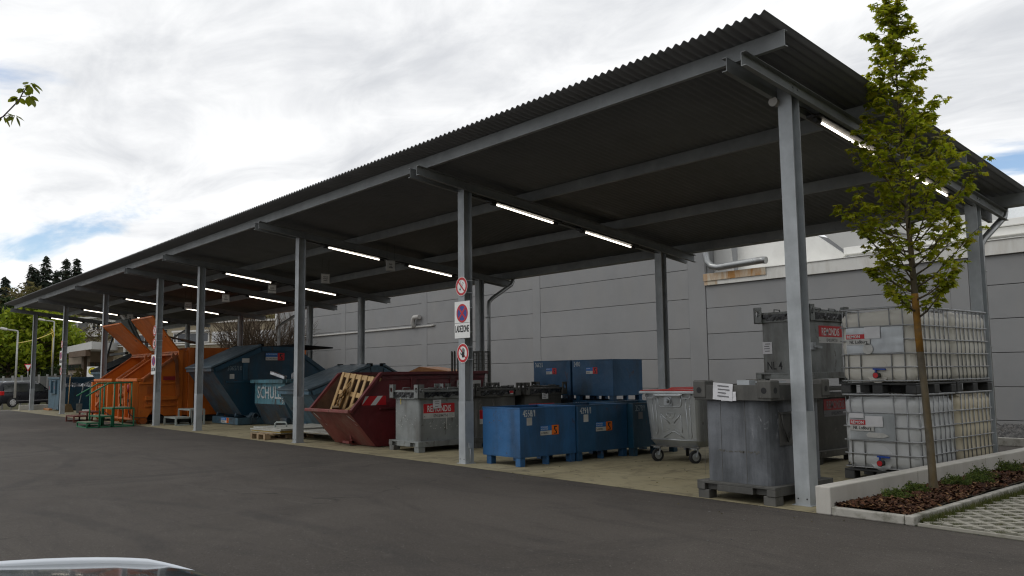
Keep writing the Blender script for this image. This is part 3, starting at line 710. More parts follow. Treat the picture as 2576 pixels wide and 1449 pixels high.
# soil under the mulch
def bed_z(x, y): return .075+.055*sin(min(1, max(0, (x-.5)/.75))*pi)*(.6+.4*sin(y*.9))+.02*mnoise.noise((x*4, y*4, 0))
b = B(); nx, ny = 10, 60; vs = []
for j in range(ny+1):
    y = -.26+j*9.2/ny
    for i in range(nx+1):
        x = .502+(kx(y+.335)+.5-.078-.502)*i/nx; vs.append((x, y, bed_z(x, y)))
b.add(vs, [(j*(nx+1)+i, j*(nx+1)+i+1, (j+1)*(nx+1)+i+1, (j+1)*(nx+1)+i) for j in range(ny) for i in range(nx)], smooth=True)
struct(b.build('bed_soil', 'soil'))
b = B(); R = random.Random(5)
for _ in range(11000):
    y = -.25+9.0*R.random()**1.5; x = R.uniform(.515, kx(y+.335)+.5-.09); z = bed_z(x, y)+R.uniform(.0, .018)
    l = R.uniform(.012, .045); w = l*R.uniform(.18, .5); a = R.uniform(0, 2*pi); ti = R.uniform(-.7, .7); ro = R.uniform(-.6, .6)
    d = Vector((cos(a)*cos(ti), sin(a)*cos(ti), sin(ti))); s = Vector((-sin(a), cos(a), ro)).normalized(); nn = d.cross(s).normalized()
    c = Vector((x, y, z+.006)); h = R.uniform(.002, .007)
    p = [c-d*l-s*w, c+d*l*R.uniform(.8, 1)-s*w*R.uniform(.5, 1), c+d*l+s*w, c-d*l*R.uniform(.7, 1)+s*w, c+nn*h+d*l*.3, c+nn*h-d*l*.3]
    b.add(p, [(0, 1, 4, 5), (2, 3, 5, 4), (1, 2, 4), (3, 0, 5)])
o = b.build('bark_mulch', 'mulch'); o['kind'] = 'stuff'
# low shrubs
def shrub(x, y, r, h, label, seed):
    t = thing('low_shrub', label, 'shrub', (x, y, bed_z(x, y)-.01), 0, 'low evergreen shrubs in the bark bed')
    R = random.Random(seed); b = B(); s = B()
    for k in range(48):
        a = R.uniform(0, 2*pi); e = R.uniform(.15, 1.3); l = R.uniform(.6, 1.0)
        h2 = h*R.uniform(.45, .85); tip = Vector((cos(a)*cos(e)*r*l*1.15, sin(a)*cos(e)*r*l*1.15, sin(e)*h2*l+.02))
        s.tube([(0, 0, 0), tip*.5+Vector((0, 0, .02)), tip], [.004, .003, .0015], 3)
        for q in range(44):
            f = R.uniform(.25, 1.05); c = tip*f+Vector((R.gauss(0, .017), R.gauss(0, .017), R.gauss(.008, .014)))
            if c.z < 0: continue
            d = Vector((R.gauss(0, 1), R.gauss(0, 1), R.gauss(.5, .7))).normalized(); w = d.orthogonal().normalized()*R.uniform(.005, .010); l2 = R.uniform(.016, .032)
            b.add([c-w, c+w, c+d*l2], [(0, 1, 2)])
    b.build('foliage', 'shrub', t); s.build('stems', 'twig', t); t.scale = (.85, .85, .85)
for k, a in enumerate(((.80, .47, .20, .16, 'low green shrub nearest the kerb corner of the bark bed'), (.78, .93, .17, .15, 'small low shrub just in front of the young tree trunk'), (.86, 1.75, .19, .17, 'low shrub just behind the young tree trunk'), (.93, 2.15, .2, .15, 'low shrub beside the kerb, second behind the young tree'), (.80, 2.60, .22, .22, 'taller low shrub against the pale wall behind the young tree'),
        (.78, 3.6, .22, .22, 'low shrub by the wall below the back of the plastic tanks'), (.92, 4.5, .24, .24, 'low shrub at the right edge of the bark bed'), (.80, 5.3, .24, .25, 'rear low shrub at the far end of the bark bed'))):
    shrub(*a, 40+k)

# ------------------------------------------------------------------ maple
def lobed(c, d, up, s, R):
    """a five-lobed leaf: folded along its midrib and drooping"""
    w = d.cross(up).normalized(); nn = w.cross(d).normalized()
    pr = [(0, 0, 0), (.10, .42, -.06), (.34, .50, -.10), (.36, .26, -.02), (.70, .34, -.10), (.66, .14, -.03), (1.0, 0, -.14)]
    vs = [c+d*(a*s)+w*(q*s)+nn*(z*s) for a, q, z in pr]+[c+d*(a*s)-w*(q*s)+nn*(z*s) for a, q, z in pr[1:-1]]+[c+d*(.4*s)+nn*(.05*s)]
    m_ = len(vs)-1
    ring = [0, 1, 2, 3, 4, 5, 6, 11, 10, 9, 8, 7]
    return vs, [(ring[i], ring[(i+1) % 12], m_) for i in range(12)]
def maple():
    t = thing('maple_tree', 'young maple with fresh yellow green leaves and lichened trunk in the bark bed', 'tree', (.80, 1.15, .10))
    R = random.Random(11); tr = B()
    H = 5.75
    sp = lambda z: Vector((.012*sin(z*1.6)-.10*max(0, z-2.6)/3+.06*(1-min(1, z/1.6)), .02*sin(z*1.1+1), z))
    zs = [-.05, .03, .2, .6, 1.1, 1.6, 2.1, 2.6, 3.2, 3.9, 4.6, 5.2, H]
    rs = [.062, .05, .043, .041, .039, .038, .037, .030, .024, .018, .012, .007, .003]
    tr.tube([sp(z) for z in zs], rs, 10)
    PRF = [(1.7, .15), (2.25, .45), (2.65, .80), (3.25, .88), (3.7, .62), (4.2, .44), (4.7, .30), (5.1, .19), (5.7, .07)]
    def hw(z):
        for (a, c), (e, g) in zip(PRF, PRF[1:]):
            if z <= e: return c+(g-c)*max(0, (z-a)/(e-a))
        return .1
    lv = B()
    def leafset(c, k, s0):
        for _ in range(k):
            a = R.uniform(0, 2*pi); d = Vector((cos(a), sin(a), R.uniform(-.9, .1))).normalized(); up = Vector((R.gauss(0, .4), R.gauss(0, .4), 1)).normalized()
            vs, fs = lobed(c+d*R.uniform(.005, .03), d, up, R.uniform(.7, 1.25)*s0, R); lv.add(vs, fs)
    nb = 78
    for i in range(nb):
        z0 = 1.88+(H-2.1)*(i/nb)**1.05; a = i*2.39996+R.uniform(-.4, .4)
        w = hw(z0+.3)*R.uniform(.55, 1.02)
        if i % 9 == 4: w *= 1.22
        rise = w*R.uniform(.35, .95)+.06
        p0 = sp(z0); d = Vector((cos(a), sin(a), 0))
        pts = [p0, p0+d*(w*.35)+Vector((0, 0, rise*.22)), p0+d*(w*.72)+Vector((0, 0, rise*.62)), p0+d*w+Vector((R.gauss(0, .03), R.gauss(0, .03), rise))]
        r0 = .014*(1-.6*i/nb)
        tr.tube(pts, [r0, r0*.7, r0*.45, .002], 5)
        nt_ = 6+int(w*11)
        for k in range(nt_):
            f = .22+.78*(k+R.random())/nt_; j = min(2, int(f*3)); q = pts[j].lerp(pts[j+1], f*3-j)
            aa = a+R.uniform(-1.5, 1.5); l = R.uniform(.06, .2)*(1.2-.5*f)
            e = q+Vector((cos(aa)*l, sin(aa)*l, R.uniform(.0, .16)))
            tr.tube([q, q.lerp(e, .5)+Vector((0, 0, .015)), e], [.004, .003, .0015], 3)
            leafset(e, R.randint(4, 6), .07); leafset(q.lerp(e, .5), R.randint(1, 3), .07)
        leafset(pts[3], 5, .068)
    for k in range(40): leafset(sp(4.5+1.25*R.random())+Vector((R.gauss(0, .05), R.gauss(0, .05), 0)), 3, .07)
    o = tr.build('trunk', 'bark', t)
    lv.build('crown', 'leaf', t)
    b = B(); b.tube([sp(z) for z in (1.52, 1.75, 2.0, 2.16)], [.0395, .0392, .0385, .038], 10); b.build('lichen_patch', 'bark_lichen', o)
maple()

# ------------------------------------------------------------------ grid pavers with grass in the cells
sheet('paver_soil', [(1.29, -.33), (8, -.66), (8, 9), (1.12, 9)], .006, 'soil_green')
R = random.Random(9)
PX, PYY = .262, .236                                # half of each is the reach of one lattice cell
pavement = bpy.data.objects.new('paved_area', None); COL.objects.link(pavement); pavement['kind'] = 'structure'
# simple lay-out: square blocks of 2 by 2 lattice cells plus their in-between cells
def block_mesh(nx_, ny_):
    b = B(); h = .03
    def cell(cx, cy):
        a, c = PX/2*.992, PYY/2*.992; f = .72
        O = [(cx-a, cy), (cx, cy-c), (cx+a, cy), (cx, cy+c)]; I = [(cx+(x-cx)*f, cy+(y-cy)*f) for x, y in O]
        vs = [(x, y, h) for x, y in O]+[(x, y, h-.003) for x, y in I]+[(x, y, 0) for x, y in I]+[(x, y, 0) for x, y in O]; fs = []
        for k in range(4): k2 = (k+1) % 4; fs += [(k, k2, 4+k2, 4+k), (4+k, 4+k2, 8+k2, 8+k), (k2, k, 12+k, 12+k2)]
        b.add(vs, fs)
    for i in range(nx_):
        for j in range(ny_):
            cell(i*PX, j*PYY); cell((i+.5)*PX, (j+.5)*PYY)
    return b
bm_ = block_mesh(2, 2); src = None; holes = []
for J in range(0, 22):
    for I in range(0, 8):
        x = 1.46+I*2*PX; y = -.20+J*2*PYY
        yl = -.30-.05*(x-1.3)
        if y < yl+.04: continue
        if src is None: src = bm_.build('paver', 'paver', pavement); o = src
        else: o = src.copy(); COL.objects.link(o)
        o.location = (x+R.uniform(-.002, .002), y+R.uniform(-.002, .002), R.uniform(-.002, .003)); o.rotation_euler = (R.uniform(-.006, .006), R.uniform(-.006, .006), 0)
        holes += [(x+i*PX+o_*PX, y+j*PYY+o_*PYY) for i in range(2) for j in range(2) for o_ in (0, .5)]
b = B(); b.prism([(1.335, -.325), (1.335, -.29), (8, -.62), (8, -.66)], 'z', 0, .03); b.build('border_strip', 'paver', pavement)
b = B()
for x, y in holes:
    if x > 4.3: continue
    d = math.hypot(x-CAM.x, y-CAM.y); k = R.choice((20, 60, 100, 140, 180))
    for _ in range(k):
        u, v = R.uniform(-1, 1), R.uniform(-1, 1)
        if abs(u)+abs(v) > .95: continue
        c = Vector((x+u*PX*.32, y+v*PYY*.32, .006)); a = R.uniform(0, 2*pi); h = R.uniform(.012, .032); w = R.uniform(.002, .004)
        s = Vector((cos(a)*w, sin(a)*w, 0)); tip = c+Vector((R.gauss(0, .014), R.gauss(0, .014), h))
        b.add([c-s, c+s, tip], [(0, 1, 2)])
for _ in range(9000):
    y = -.2+7*R.random()**1.3; cl = .5+.5*mnoise.noise((y*2.3, 3, 0))
    if R.random() > cl*1.25: continue
    x = kx(y+.335)+.5+abs(R.gauss(0.01, .055)); c = Vector((x, y, .006)); a = R.uniform(0, 2*pi); h = R.uniform(.02, .085); w = R.uniform(.002, .004)
    s = Vector((cos(a)*w, sin(a)*w, 0)); b.add([c-s, c+s, c+Vector((R.gauss(0, .03), R.gauss(0, .03), h))], [(0, 1, 2)])
o = b.build('grass', 'grassblade'); o['kind'] = 'stuff'
# ------------------------------------------------------------------ shared sticker and sign builders
def firm_sticker(t, org, face, w=.30, h=.115, worn=False, rot=0):
    """blue over white name plate with an orange square at its right"""
    Rm = FACE[face]; o = Vector(org)
    def boxp(b, x0, y0, x1, y1, z0, z1, mi=0):
        T = Matrix.Translation(o) @ Rm.to_4x4()
        b.box(x0, y0, z0, x1, y1, z1, mi, T)
    sq = h*1.0; wl = w-sq
    b = B(); boxp(b, 0, 0, w, h, 0, .0015); s = b.build('sticker', 'black', t)
    b = B(); boxp(b, .003, h*.48, wl, h-.003, .0015, .0025); b.build('blue_field', 'sticker_blue', s)
    b = B(); boxp(b, .003, .003, wl, h*.46, .0015, .0025); b.build('white_field', 'sticker_white', s)
    b = B(); boxp(b, wl+.003, .003, w-.003, h-.003, .0015, .0025); b.build('orange_field', 'sticker_orange' if not worn else 'sign_red', s)
    b = B(); q = sq; x0 = wl+.003
    for a0, c0, a1, c1 in ((.30, .76, .74, .88), (.30, .50, .50, .76), (.46, .34, .66, .52), (.56, .16, .72, .36), (.26, .10, .72, .19)): boxp(b, x0+a0*q, c0*q, x0+a1*q, c1*q, .0025, .0032)
    b.build('emblem', 'black', s)
    off = Rm @ Vector((.012, 0, .0035))
    def tx(st, hh, yy, mt, xs, xx=.012):
        text('lettering', st, hh, mt, s, o+Rm @ Vector((xx, yy, .0035)), face, xs, ext=.0004)
    tx('SCHULER', h*.14, h*.76, 'white_print', wl/.30*1.55*.30/.19*.62)
    tx('ROHSTOFF', h*.14, h*.55, 'sign_blue' if worn else 'white_print', wl/.30*1.5*.30/.19*.54)
    tx('Tel. 07420-9293-0', h*.20, h*.14, 'black', wl/.30*.9*.30/.19*.42)
    return s
def red_sign(t, org, face, w=.40, h=.155, old=False, txt='REMONDIS', num='07455/9477-0', plate=None):
    Rm = FACE[face]; o = Vector(org); T = Matrix.Translation(o) @ Rm.to_4x4()
    b = B(); b.box(0, 0, 0, w, h, .003, 0, T); s = b.build('sign', 'sticker_white' if not old else 'grey_print', t)
    b = B(); b.box(0.001, h*.36, .003, w-.001, h-.001, .0045, 0, T); b.build('red_field', 'sign_redold' if old else 'sign_red', s)
    text('lettering', txt, h*.44, 'white_print' if not old else 'grey_print', s, o+Rm @ Vector((w/2, h*.45, .005)), face, .66*w/.40*.155/h, 'CENTER', .0022, ext=.0005)
    text('number', num, h*.20, 'black', s, o+Rm @ Vector((w*.55, h*.075, .0035)), face, .78*w/.40*.155/h, 'CENTER', ext=.0005)
    b = B()
    for xx in (.03, .94): b.box(w*xx, h*.12, .003, w*xx+.012, h*.12+.012, .004, 0, T)
    b.build('rivet', 'black', s)
    return s
def slip(t, org, face, w, h, lines=3, name='paper_label', rot=0.0, tilt=0.0):
    Rm = FACE[face]; T = Matrix.Translation(Vector(org)) @ Rm.to_4x4() @ Matrix.Rotation(tilt, 4, 'X') @ Matrix.Rotation(rot, 4, 'Z')
    b = B(); n = 5; vs = []; R = random.Random(int(abs(org[0]*100)))
    for j in range(n+1):
        for i in range(n+1): vs.append(T @ Vector((w*i/n, h*j/n, .004+R.uniform(0, .005))))
    b.add(vs, [(j*(n+1)+i, j*(n+1)+i+1, (j+1)*(n+1)+i+1, (j+1)*(n+1)+i) for j in range(n) for i in range(n)], smooth=True)
    s = b.build(name, 'paper', t)
    if lines:
        for k in range(lines):
            y = h*(.8-.6*k/max(1, lines-1)); b = B(); b.box(w*R.uniform(.15, .28), y, .0095, w*R.uniform(.6, .85), y+h*.07, .0105, 0, T); b.build('print_line', 'grey_print', s)
    return s

# ------------------------------------------------------------------ blue steel boxes
def blue_box(name, label, x, y, z, mat, num=None, dim=False, w=.92, d=1.2, h=.76, leg=.14, rz=0, numface='+x', sticker=True, tag_=True, worn=False, inside='navy'):
    t = thing(name, label, 'steel box', (x, y, z), rz, 'blue steel boxes on legs')
    s = .012
    b = B(); b.box(-w, 0, leg, 0, d, leg+s); b.box(-w, 0, leg+s, 0, s, leg+h); b.box(-w, d-s, leg+s, 0, d, leg+h); b.box(-w, s, leg+s, -w+s, d-s, leg+h); b.box(-s, s, leg+s, 0, d-s, leg+h)
    b.build('box_body', mat, t, .003)
    b = B(); r = .022
    for a in ((-w-.004, -.004, 0+.004, r), (-w-.004, d-r, .004, d+.004), (-w-.004, r, -w+r, d-r), (-r, r, .004, d-r)): b.box(a[0], a[1], leg+h-.018, a[2], a[3], leg+h+.006)
    b.build('rim', mat, t, .003)
    for yy in (.0, d/2-.04, d-.12):
        for xx in (-w+.08, -.12-.01):
            q = .115 if abs(yy-(d/2-.04)) > .01 else .06
            b = B(); b.box(xx, yy+.012, 0, xx+.115, yy+.012+q-.012, leg); b.build('leg', mat, t, .004)
    F = numface; L_ = d if F == '+x' else w
    def P(a, zz, off=.002): return (off, a, zz) if F == '+x' else (-w+a, -off, zz)
    if num: text('number', num, .105, 'stencil_dim' if dim else 'stencil', t, P(.06 if F == '+x' else .05, leg+h-.135), F, .68, bold=.001)
    if tag_:
        b = B(); p0 = P(.14, leg+h-.27, .001); p1 = P(.25, leg+h-.15, .003)
        b.box(min(p0[0], p1[0]), min(p0[1], p1[1]), p0[2], max(p0[0], p1[0]), max(p0[1], p1[1]), p1[2]); b.build('blank_label', 'sticker_white' if not dim else 'grey_print', t)
    if sticker: firm_sticker(t, P(.42, leg+h-.44 if F == '+x' else leg+h-.30, .0012), F, .40 if F == '+x' else .34, .155 if F == '+x' else .14, worn)
    return t
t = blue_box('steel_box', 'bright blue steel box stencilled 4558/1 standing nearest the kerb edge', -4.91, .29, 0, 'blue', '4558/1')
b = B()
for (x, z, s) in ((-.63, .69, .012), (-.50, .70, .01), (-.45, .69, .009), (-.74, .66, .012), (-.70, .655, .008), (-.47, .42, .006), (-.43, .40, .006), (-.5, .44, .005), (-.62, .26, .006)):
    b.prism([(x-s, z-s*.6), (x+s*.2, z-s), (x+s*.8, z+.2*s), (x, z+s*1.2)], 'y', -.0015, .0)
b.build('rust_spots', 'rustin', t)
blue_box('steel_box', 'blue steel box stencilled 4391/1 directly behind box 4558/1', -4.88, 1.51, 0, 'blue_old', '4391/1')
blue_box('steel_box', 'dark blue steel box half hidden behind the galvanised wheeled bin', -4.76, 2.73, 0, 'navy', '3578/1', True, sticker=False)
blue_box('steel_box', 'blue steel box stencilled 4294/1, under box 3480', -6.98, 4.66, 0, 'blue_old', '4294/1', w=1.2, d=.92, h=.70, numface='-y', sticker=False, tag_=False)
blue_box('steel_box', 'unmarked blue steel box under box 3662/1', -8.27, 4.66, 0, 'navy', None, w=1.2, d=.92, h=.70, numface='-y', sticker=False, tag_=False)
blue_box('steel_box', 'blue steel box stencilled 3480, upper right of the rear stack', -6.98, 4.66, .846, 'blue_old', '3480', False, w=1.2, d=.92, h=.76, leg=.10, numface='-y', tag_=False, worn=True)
blue_box('steel_box', 'blue steel box stencilled 3662/1 with a torn sticker, upper left of the rear stack', -8.24, 4.66, .846, 'blue_old', '3662/1', False, w=1.2, d=.92, h=.76, leg=.10, numface='-y', tag_=False, worn=True)

# ------------------------------------------------------------------ galvanised waste containers with stacking lugs
def lug(t, x, y, z, sx, sy, mat, s=.13, h=.26):
    """corner block with a keyhole cut through each outer face, built of plates"""
    b = B(); k = .018
    def face(T):
        w = s
        # plate with an octagonal hole
        n = 8; hole = [(w*.5+.042*cos(2*pi*i/n+pi/8), h*.60+.05*sin(2*pi*i/n+pi/8)) for i in range(n)]
        out_ = [(w, h*.5), (w, h), (w*.5, h), (0, h), (0, h*.5), (0, 0), (w*.5, 0), (w, 0)]
        hole = [(w*.5+.042*cos(2*pi*i/n), h*.60+.05*sin(2*pi*i/n)) for i in range(n)]
        vs = [Vector((a, 0, c)) for a, c in hole]+[Vector((a, 0, c)) for a, c in out_]; vs += [v+Vector((0, k, 0)) for v in vs]; fs = []
        for i in range(n):
            j = (i+1) % n; fs += [(i, j, 8+j, 8+i), (16+i, 24+i, 24+j, 16+j), (i, 16+i, 16+j, j), (8+i, 8+j, 24+j, 24+i)]
        b.add([T @ v for v in vs], fs)
    x0 = x if sx < 0 else x-s; y0 = y if sy < 0 else y-s
    face(Matrix.Translation((x0, y0 if sy < 0 else y0+s-k, z)))
    face(Matrix.Translation((x0+(0 if sx < 0 else s), y0, z)) @ Matrix.Rotation(pi/2, 4, 'Z') if sx > 0 else Matrix.Translation((x0+k, y0, z)) @ Matrix.Rotation(pi/2, 4, 'Z'))
    b.box(x0, y0, z-.001, x0+s, y0+s, z+.014)
    b.box(x0+(k if sx < 0 else 0)+.0, y0+(k if sy < 0 else 0), z+.014, x0+s-(k if sx > 0 else 0), y0+s-(k if sy > 0 else 0), z+h*.34)
    return b.build('stacking_lug', mat, t, .003)
def solid_lug(t, x, y, z, sx, sy, mat, s=.15, h=.20):
    x0 = x if sx < 0 else x-s; y0 = y if sy < 0 else y-s
    b = B(); b.box(x0-.012, y0-.012, z, x0+s+.012, y0+s+.012, z+h); o = b.build('stacking_lug', mat, t, .015, 2)
    b = B(); b.cyl((x0+s/2, y0-.014, z+h*.45), (x0+s/2, y0+s+.014, z+h*.45), .034, n=12); b.cyl((x0-.014, y0+s/2, z+h*.45), (x0+s+.014, y0+s/2, z+h*.45), .034, n=12); b.build('pin_hole', 'black', o)
def rrect(w, d, r, n=4):
    p = []
    for cx, cy, a0 in ((w/2-r, d/2-r, 0), (-w/2+r, d/2-r, pi/2), (-w/2+r, -d/2+r, pi), (w/2-r, -d/2+r, 3*pi/2)):
        for i in range(n+1): a = a0+pi/2*i/n; p.append((cx+r*cos(a), cy+r*sin(a)))
    return p
def waste_container(label, x, y, z, mat, sign=True, rz=0, w=1.0, d=1.2, h=1.25, body_h=.78, foil=True, old=False, open_top=False, num=None, papers=(), rod=True, bodyw=.84, bodyd=1.04, rad=.05, signz=.86, legmat=None, signy=-.43):
    t = thing('waste_container', label, 'waste container', (x, y, z), rz, 'galvanised waste containers on fork feet')
    x0, x1, y0, y1 = -w/2, w/2, -d/2, d/2; lm = legmat or mat
    for xx in (x0, x1-.15):
        for yy in (y0+.01, y1-.16):
            b = B(); b.box(xx, yy, 0, xx+.15, yy+.15, .10); b.build('foot', lm, t, .006)
    # base frame with fork pockets: rails of C shape along every side
    b = B(); zf = .10; hf = .10
    def rail_x(yy):
        b.box(x0-.005, yy, zf+hf-.028, x1+.005, yy+.10, zf+hf); b.box(x0-.005, yy, zf, x0+.10, yy+.10, zf+hf-.028); b.box(x1-.10, yy, zf, x1+.005, yy+.10, zf+hf-.028)
        b.box(x0+.27, yy, zf, x1-.27, yy+.10, zf+hf-.028); b.box(x0+.10, yy+.06, zf, x0+.27, yy+.10, zf+hf-.028); b.box(x1-.27, yy+.06, zf, x1-.10, yy+.10, zf+hf-.028)
    rail_x(y0); rail_x(y1-.10)
    for xx in (x0-.005, x1-.095): b.box(xx, y0+.10, zf, xx+.10, y1-.10, zf+hf)
    b.box(x0+.095, y0+.1, zf+.05, x1-.095, y1-.1, zf+hf-.01)
    b.build('base_frame', lm, t, .004)
    zb_ = zf+hf; zt = zb_+body_h
    b = B(); pr = rrect(bodyw, bodyd, rad); pi_ = rrect(bodyw-.02, bodyd-.02, max(.02, rad-.01)); n = len(pr)
    vs = [(a, c, zb_) for a, c in pr]+[(a, c, zt) for a, c in pr]+[(a, c, zt) for a, c in pi_]+[(a, c, zb_+.01) for a, c in pi_]
    fs = []
    for i in range(n):
        j = (i+1) % n; fs += [(i, j, n+j, n+i), (n+i, n+j, 2*n+j, 2*n+i), (2*n+i, 2*n+j, 3*n+j, 3*n+i)]
    fs += [tuple(range(3*n, 4*n)), tuple(range(n-1, -1, -1))]
    b.add(vs, fs); b.build('body', mat, t)
    # collar below the lid
    cw, cdp = (w-.09, d-.09) if not open_top else (w, d); ch = .14 if not open_top else .17
    b = B(); zc = zt-(0 if not open_top else .0)
    for a in ((-cw/2, -cdp/2, cw/2, -cdp/2+.03), (-cw/2, cdp/2-.03, cw/2, cdp/2), (-cw/2, -cdp/2+.03, -cw/2+.03, cdp/2-.03), (cw/2-.03, -cdp/2+.03, cw/2, cdp/2-.03)): b.box(a[0], a[1], zc, a[2], a[3], zc+ch*.55 if not open_top else zc+ch)
    b.build('collar', lm, t, .004)
    zl = zc+ch*.55 if not open_top else zc+ch
    if not open_top:
        if foil:
            b = B(); R = random.Random(int(x*10)+3); m_ = 26; vs = []
            ring = []
            for i in range(m_*4):
                s_, f = divmod(i, m_); f /= m_
                pt = [(-cw/2+cw*f, -cdp/2-.012), (cw/2+.012, -cdp/2+cdp*f), (cw/2-cw*f, cdp/2+.012), (-cw/2-.012, cdp/2-cdp*f)][s_]; ring.append(pt)
            n = len(ring)
            for k, zz in enumerate((zl-.035, zl+.005, zl+.05)):
                for (a, c) in ring: vs.append((a*(1+R.uniform(-.004, .012)), c*(1+R.uniform(-.004, .012)), zz+(R.uniform(-.03, .02) if k == 0 else 0)))
            b.add(vs, [(k*n+i, k*n+(i+1) % n, (k+1)*n+(i+1) % n, (k+1)*n+i) for k in range(2) for i in range(n)]); b.build('bin_liner', 'foil', t)
        b = B(); b.box(-cw/2+.005, -cdp/2+.005, zl+.05, cw/2-.005, cdp/2-.005, zl+.085)
        b.box(-cw/2-.006, -cdp/2-.006, zl+.03, cw/2+.006, -cdp/2+.004, zl+.082); b.box(cw/2-.004, -cdp/2+.004, zl+.03, cw/2+.006, cdp/2, zl+.082)
        lid = b.build('lid', mat, t, .004)
        if rod:
            b = B(); zz = zl+.10
            for xx in (-.2, .2): b.tube([(xx, -cdp/2+.08, zz-.02), (xx, -cdp/2+.08, zz+.03), (xx, -cdp/2+.24, zz+.03), (xx, -cdp/2+.24, zz-.02)], .009, 6)
            for yy in (-.3, .15): b.tube([(cw/2-.06, yy, zz-.02), (cw/2-.06, yy, zz+.03), (cw/2-.06, yy+.2, zz+.03), (cw/2-.06, yy+.2, zz-.02)], .009, 6)
            b.cyl((cw/2-.10, -.45, zz+.005), (cw/2-.10, .5, zz+.005), .018, n=8)
            b.build('lid_handles', lm, lid)
    else:
        b = B(); b.box(-cw/2+.03, -cdp/2+.03, zl-.10, cw/2-.03, cdp/2-.03, zl-.085); b.build('lid', mat, t)
    zg = h-.26 if not open_top else h-.15
    for sx in (-1, 1):
        for sy in (-1, 1):
            (solid_lug if open_top else lug)(t, sx*w/2, sy*d/2, zg if not open_top else h-.20, sx, sy, lm, .14 if not open_top else .15, .26 if not open_top else .20)
    if sign: red_sign(t, (bodyw/2+.001, signy, signz-.245), '+x', .72, .275, old)
    return t
A_ = waste_container('grey waste container with a white note over its red sign, nearest the skip', -8.55, 1.13, 0, 'waste')
slip(A_, (.427, -.22, .80), '+x', .19, .16, 3, 'paper_note', .0)
b = B(); R = random.Random(8)
for k in range(26):
    y = R.uniform(-.35, .45); z = R.uniform(.42, .62)*(1 if k % 2 else .95); s = R.uniform(.004, .013); b.prism([(y-s, z-s), (y+s, z-s*.6), (y+s*.6, z+s), (y-s*.5, z+s*.8)], 'x', .4205, .422)
b.prism([(.095, .64), (.115, .64), (.108, .45), (.12, .40), (.10, .41)], 'x', .4205, .422)
for k in range(16):
    x = R.uniform(-.38, .3); z = R.uniform(.45, .75); s = R.uniform(.004, .012); b.prism([(x-s, z-s), (x+s, z-s), (x, z+s)], 'y', -.5222, -.5207)
b.build('paint_splashes', 'sticker_white', A_)
b = B()
for i in range(7): z = .98-i*.016; b.tube([(-.17+.009*cos(a)*(1 if i % 2 else .4), -.545+.009*sin(a)*(0 if i % 2 else .8), z+.012*sin(a)) for a in [2*pi*k/6 for k in range(7)]], .003, 4)
b.build('chain', 'yellow', A_)
B2 = waste_container('blackened container, middle of three, with a plastic tag at its corner', -8.52, 2.44, 0, 'waste_black', True, old=False, signz=.70)
slip(B2, (.515, -.42, .62), '+x', .12, .17, 2, 'tag_sleeve', -.35)
red_sign(B2, (.50, .28, 1.02), '+x', .10, .07, txt='', num='')
C2 = waste_container('dark container, last of three in a row, with a pale note below its lid', -8.50, 3.72, 0, 'waste_black', True, signz=.78, old=False)
slip(C2, (.46, -.10, .90), '+x', .17, .12, 3, 'paper_note')
# front right container with an open frame lid
D2 = waste_container('large scuffed blue grey container with a white note on its rim before the nearest post', -.655, .32, 0, 'waste_dark', False, open_top=True, h=1.33, body_h=.91, bodyw=.86, bodyd=1.06, rad=.10, legmat='waste_black')
slip(D2, (-.24, -.604, 1.12), '-y', .26, .19, 4, 'paper_label', -.08)
slip(D2, (-.13, -.6015, 1.10), '-y', .20, .10, 0, 'paper_label', .03)
b = B(); b.box(.432, -.36, .62, .445, -.10, .98); b.tube([(.452, -.33, .96), (.46, -.31, .82), (.455, -.22, .66), (.46, -.14, .80), (.452, -.13, .96)], .008, 6); b.bar((.45, -.36, .97), (.45, -.08, .97), .02); b.build('discharge_flap', 'waste_black', D2)
b = B(); b.box(-.43, -.5325, .2, -.428+.0, -.531, 1.1)
for xx in (-.20, .12): b.box(xx, -.5325, .205, xx+.004, -.530, 1.108)
b.build('weld_seam', 'waste_black', D2)
b = B()
for i in range(22):
    x = -.25+i*.025+random.uniform(-.01, .01); z = .545+random.uniform(-.008, .008); s = random.uniform(.006, .014); b.prism([(x-s, z-s), (x+s, z-s*.7), (x+s*.8, z+s*.7), (x-s, z+s)], 'y', -.5318, -.5303)
b.build('scrape_mark', 'waste_black', D2)
b = B(); b.bar((-.33, .1, 1.30), (.05, .45, 1.30), .03, .02); b.cyl((-.36, .08, 1.285), (-.30, .12, 1.285), .03, n=8); b.box(-.04, -.42, 1.26, .12, -.30, 1.33); b.build('lid_latch', 'galv', D2)
E2 = waste_container('dark waste container with a faded red sign under the one marked NL 4', -2.36, 4.20, 0, 'waste_black', True, old=True, foil=False, rod=False, signz=.95, signy=-.22, h=1.22, body_h=.80)
b = B(); b.box(.452, -.60, .88, .456, -.52, 1.03); b.build('yellow_tag', 'yellow', E2)
F2 = waste_container('upper grey waste container marked NL 4 with a small white sticker', -2.36, 4.18, 1.20, 'waste', True, signz=.90, body_h=.80, signy=-.24)
text('number', 'NL 4', .13, 'black', F2, (-.34, -.523, .25), '-y', .75, bold=.001)
slip(F2, (-.40, -.522, .50), '-y', .17, .19, 4, 'hazard_sticker')
b = B(); b.box(.42, -.50, .55, .46, -.40, .66); b.bar((.47, -.46, .6), (.47, -.25, .585), .02, .035); b.build('latch', 'galv', F2)

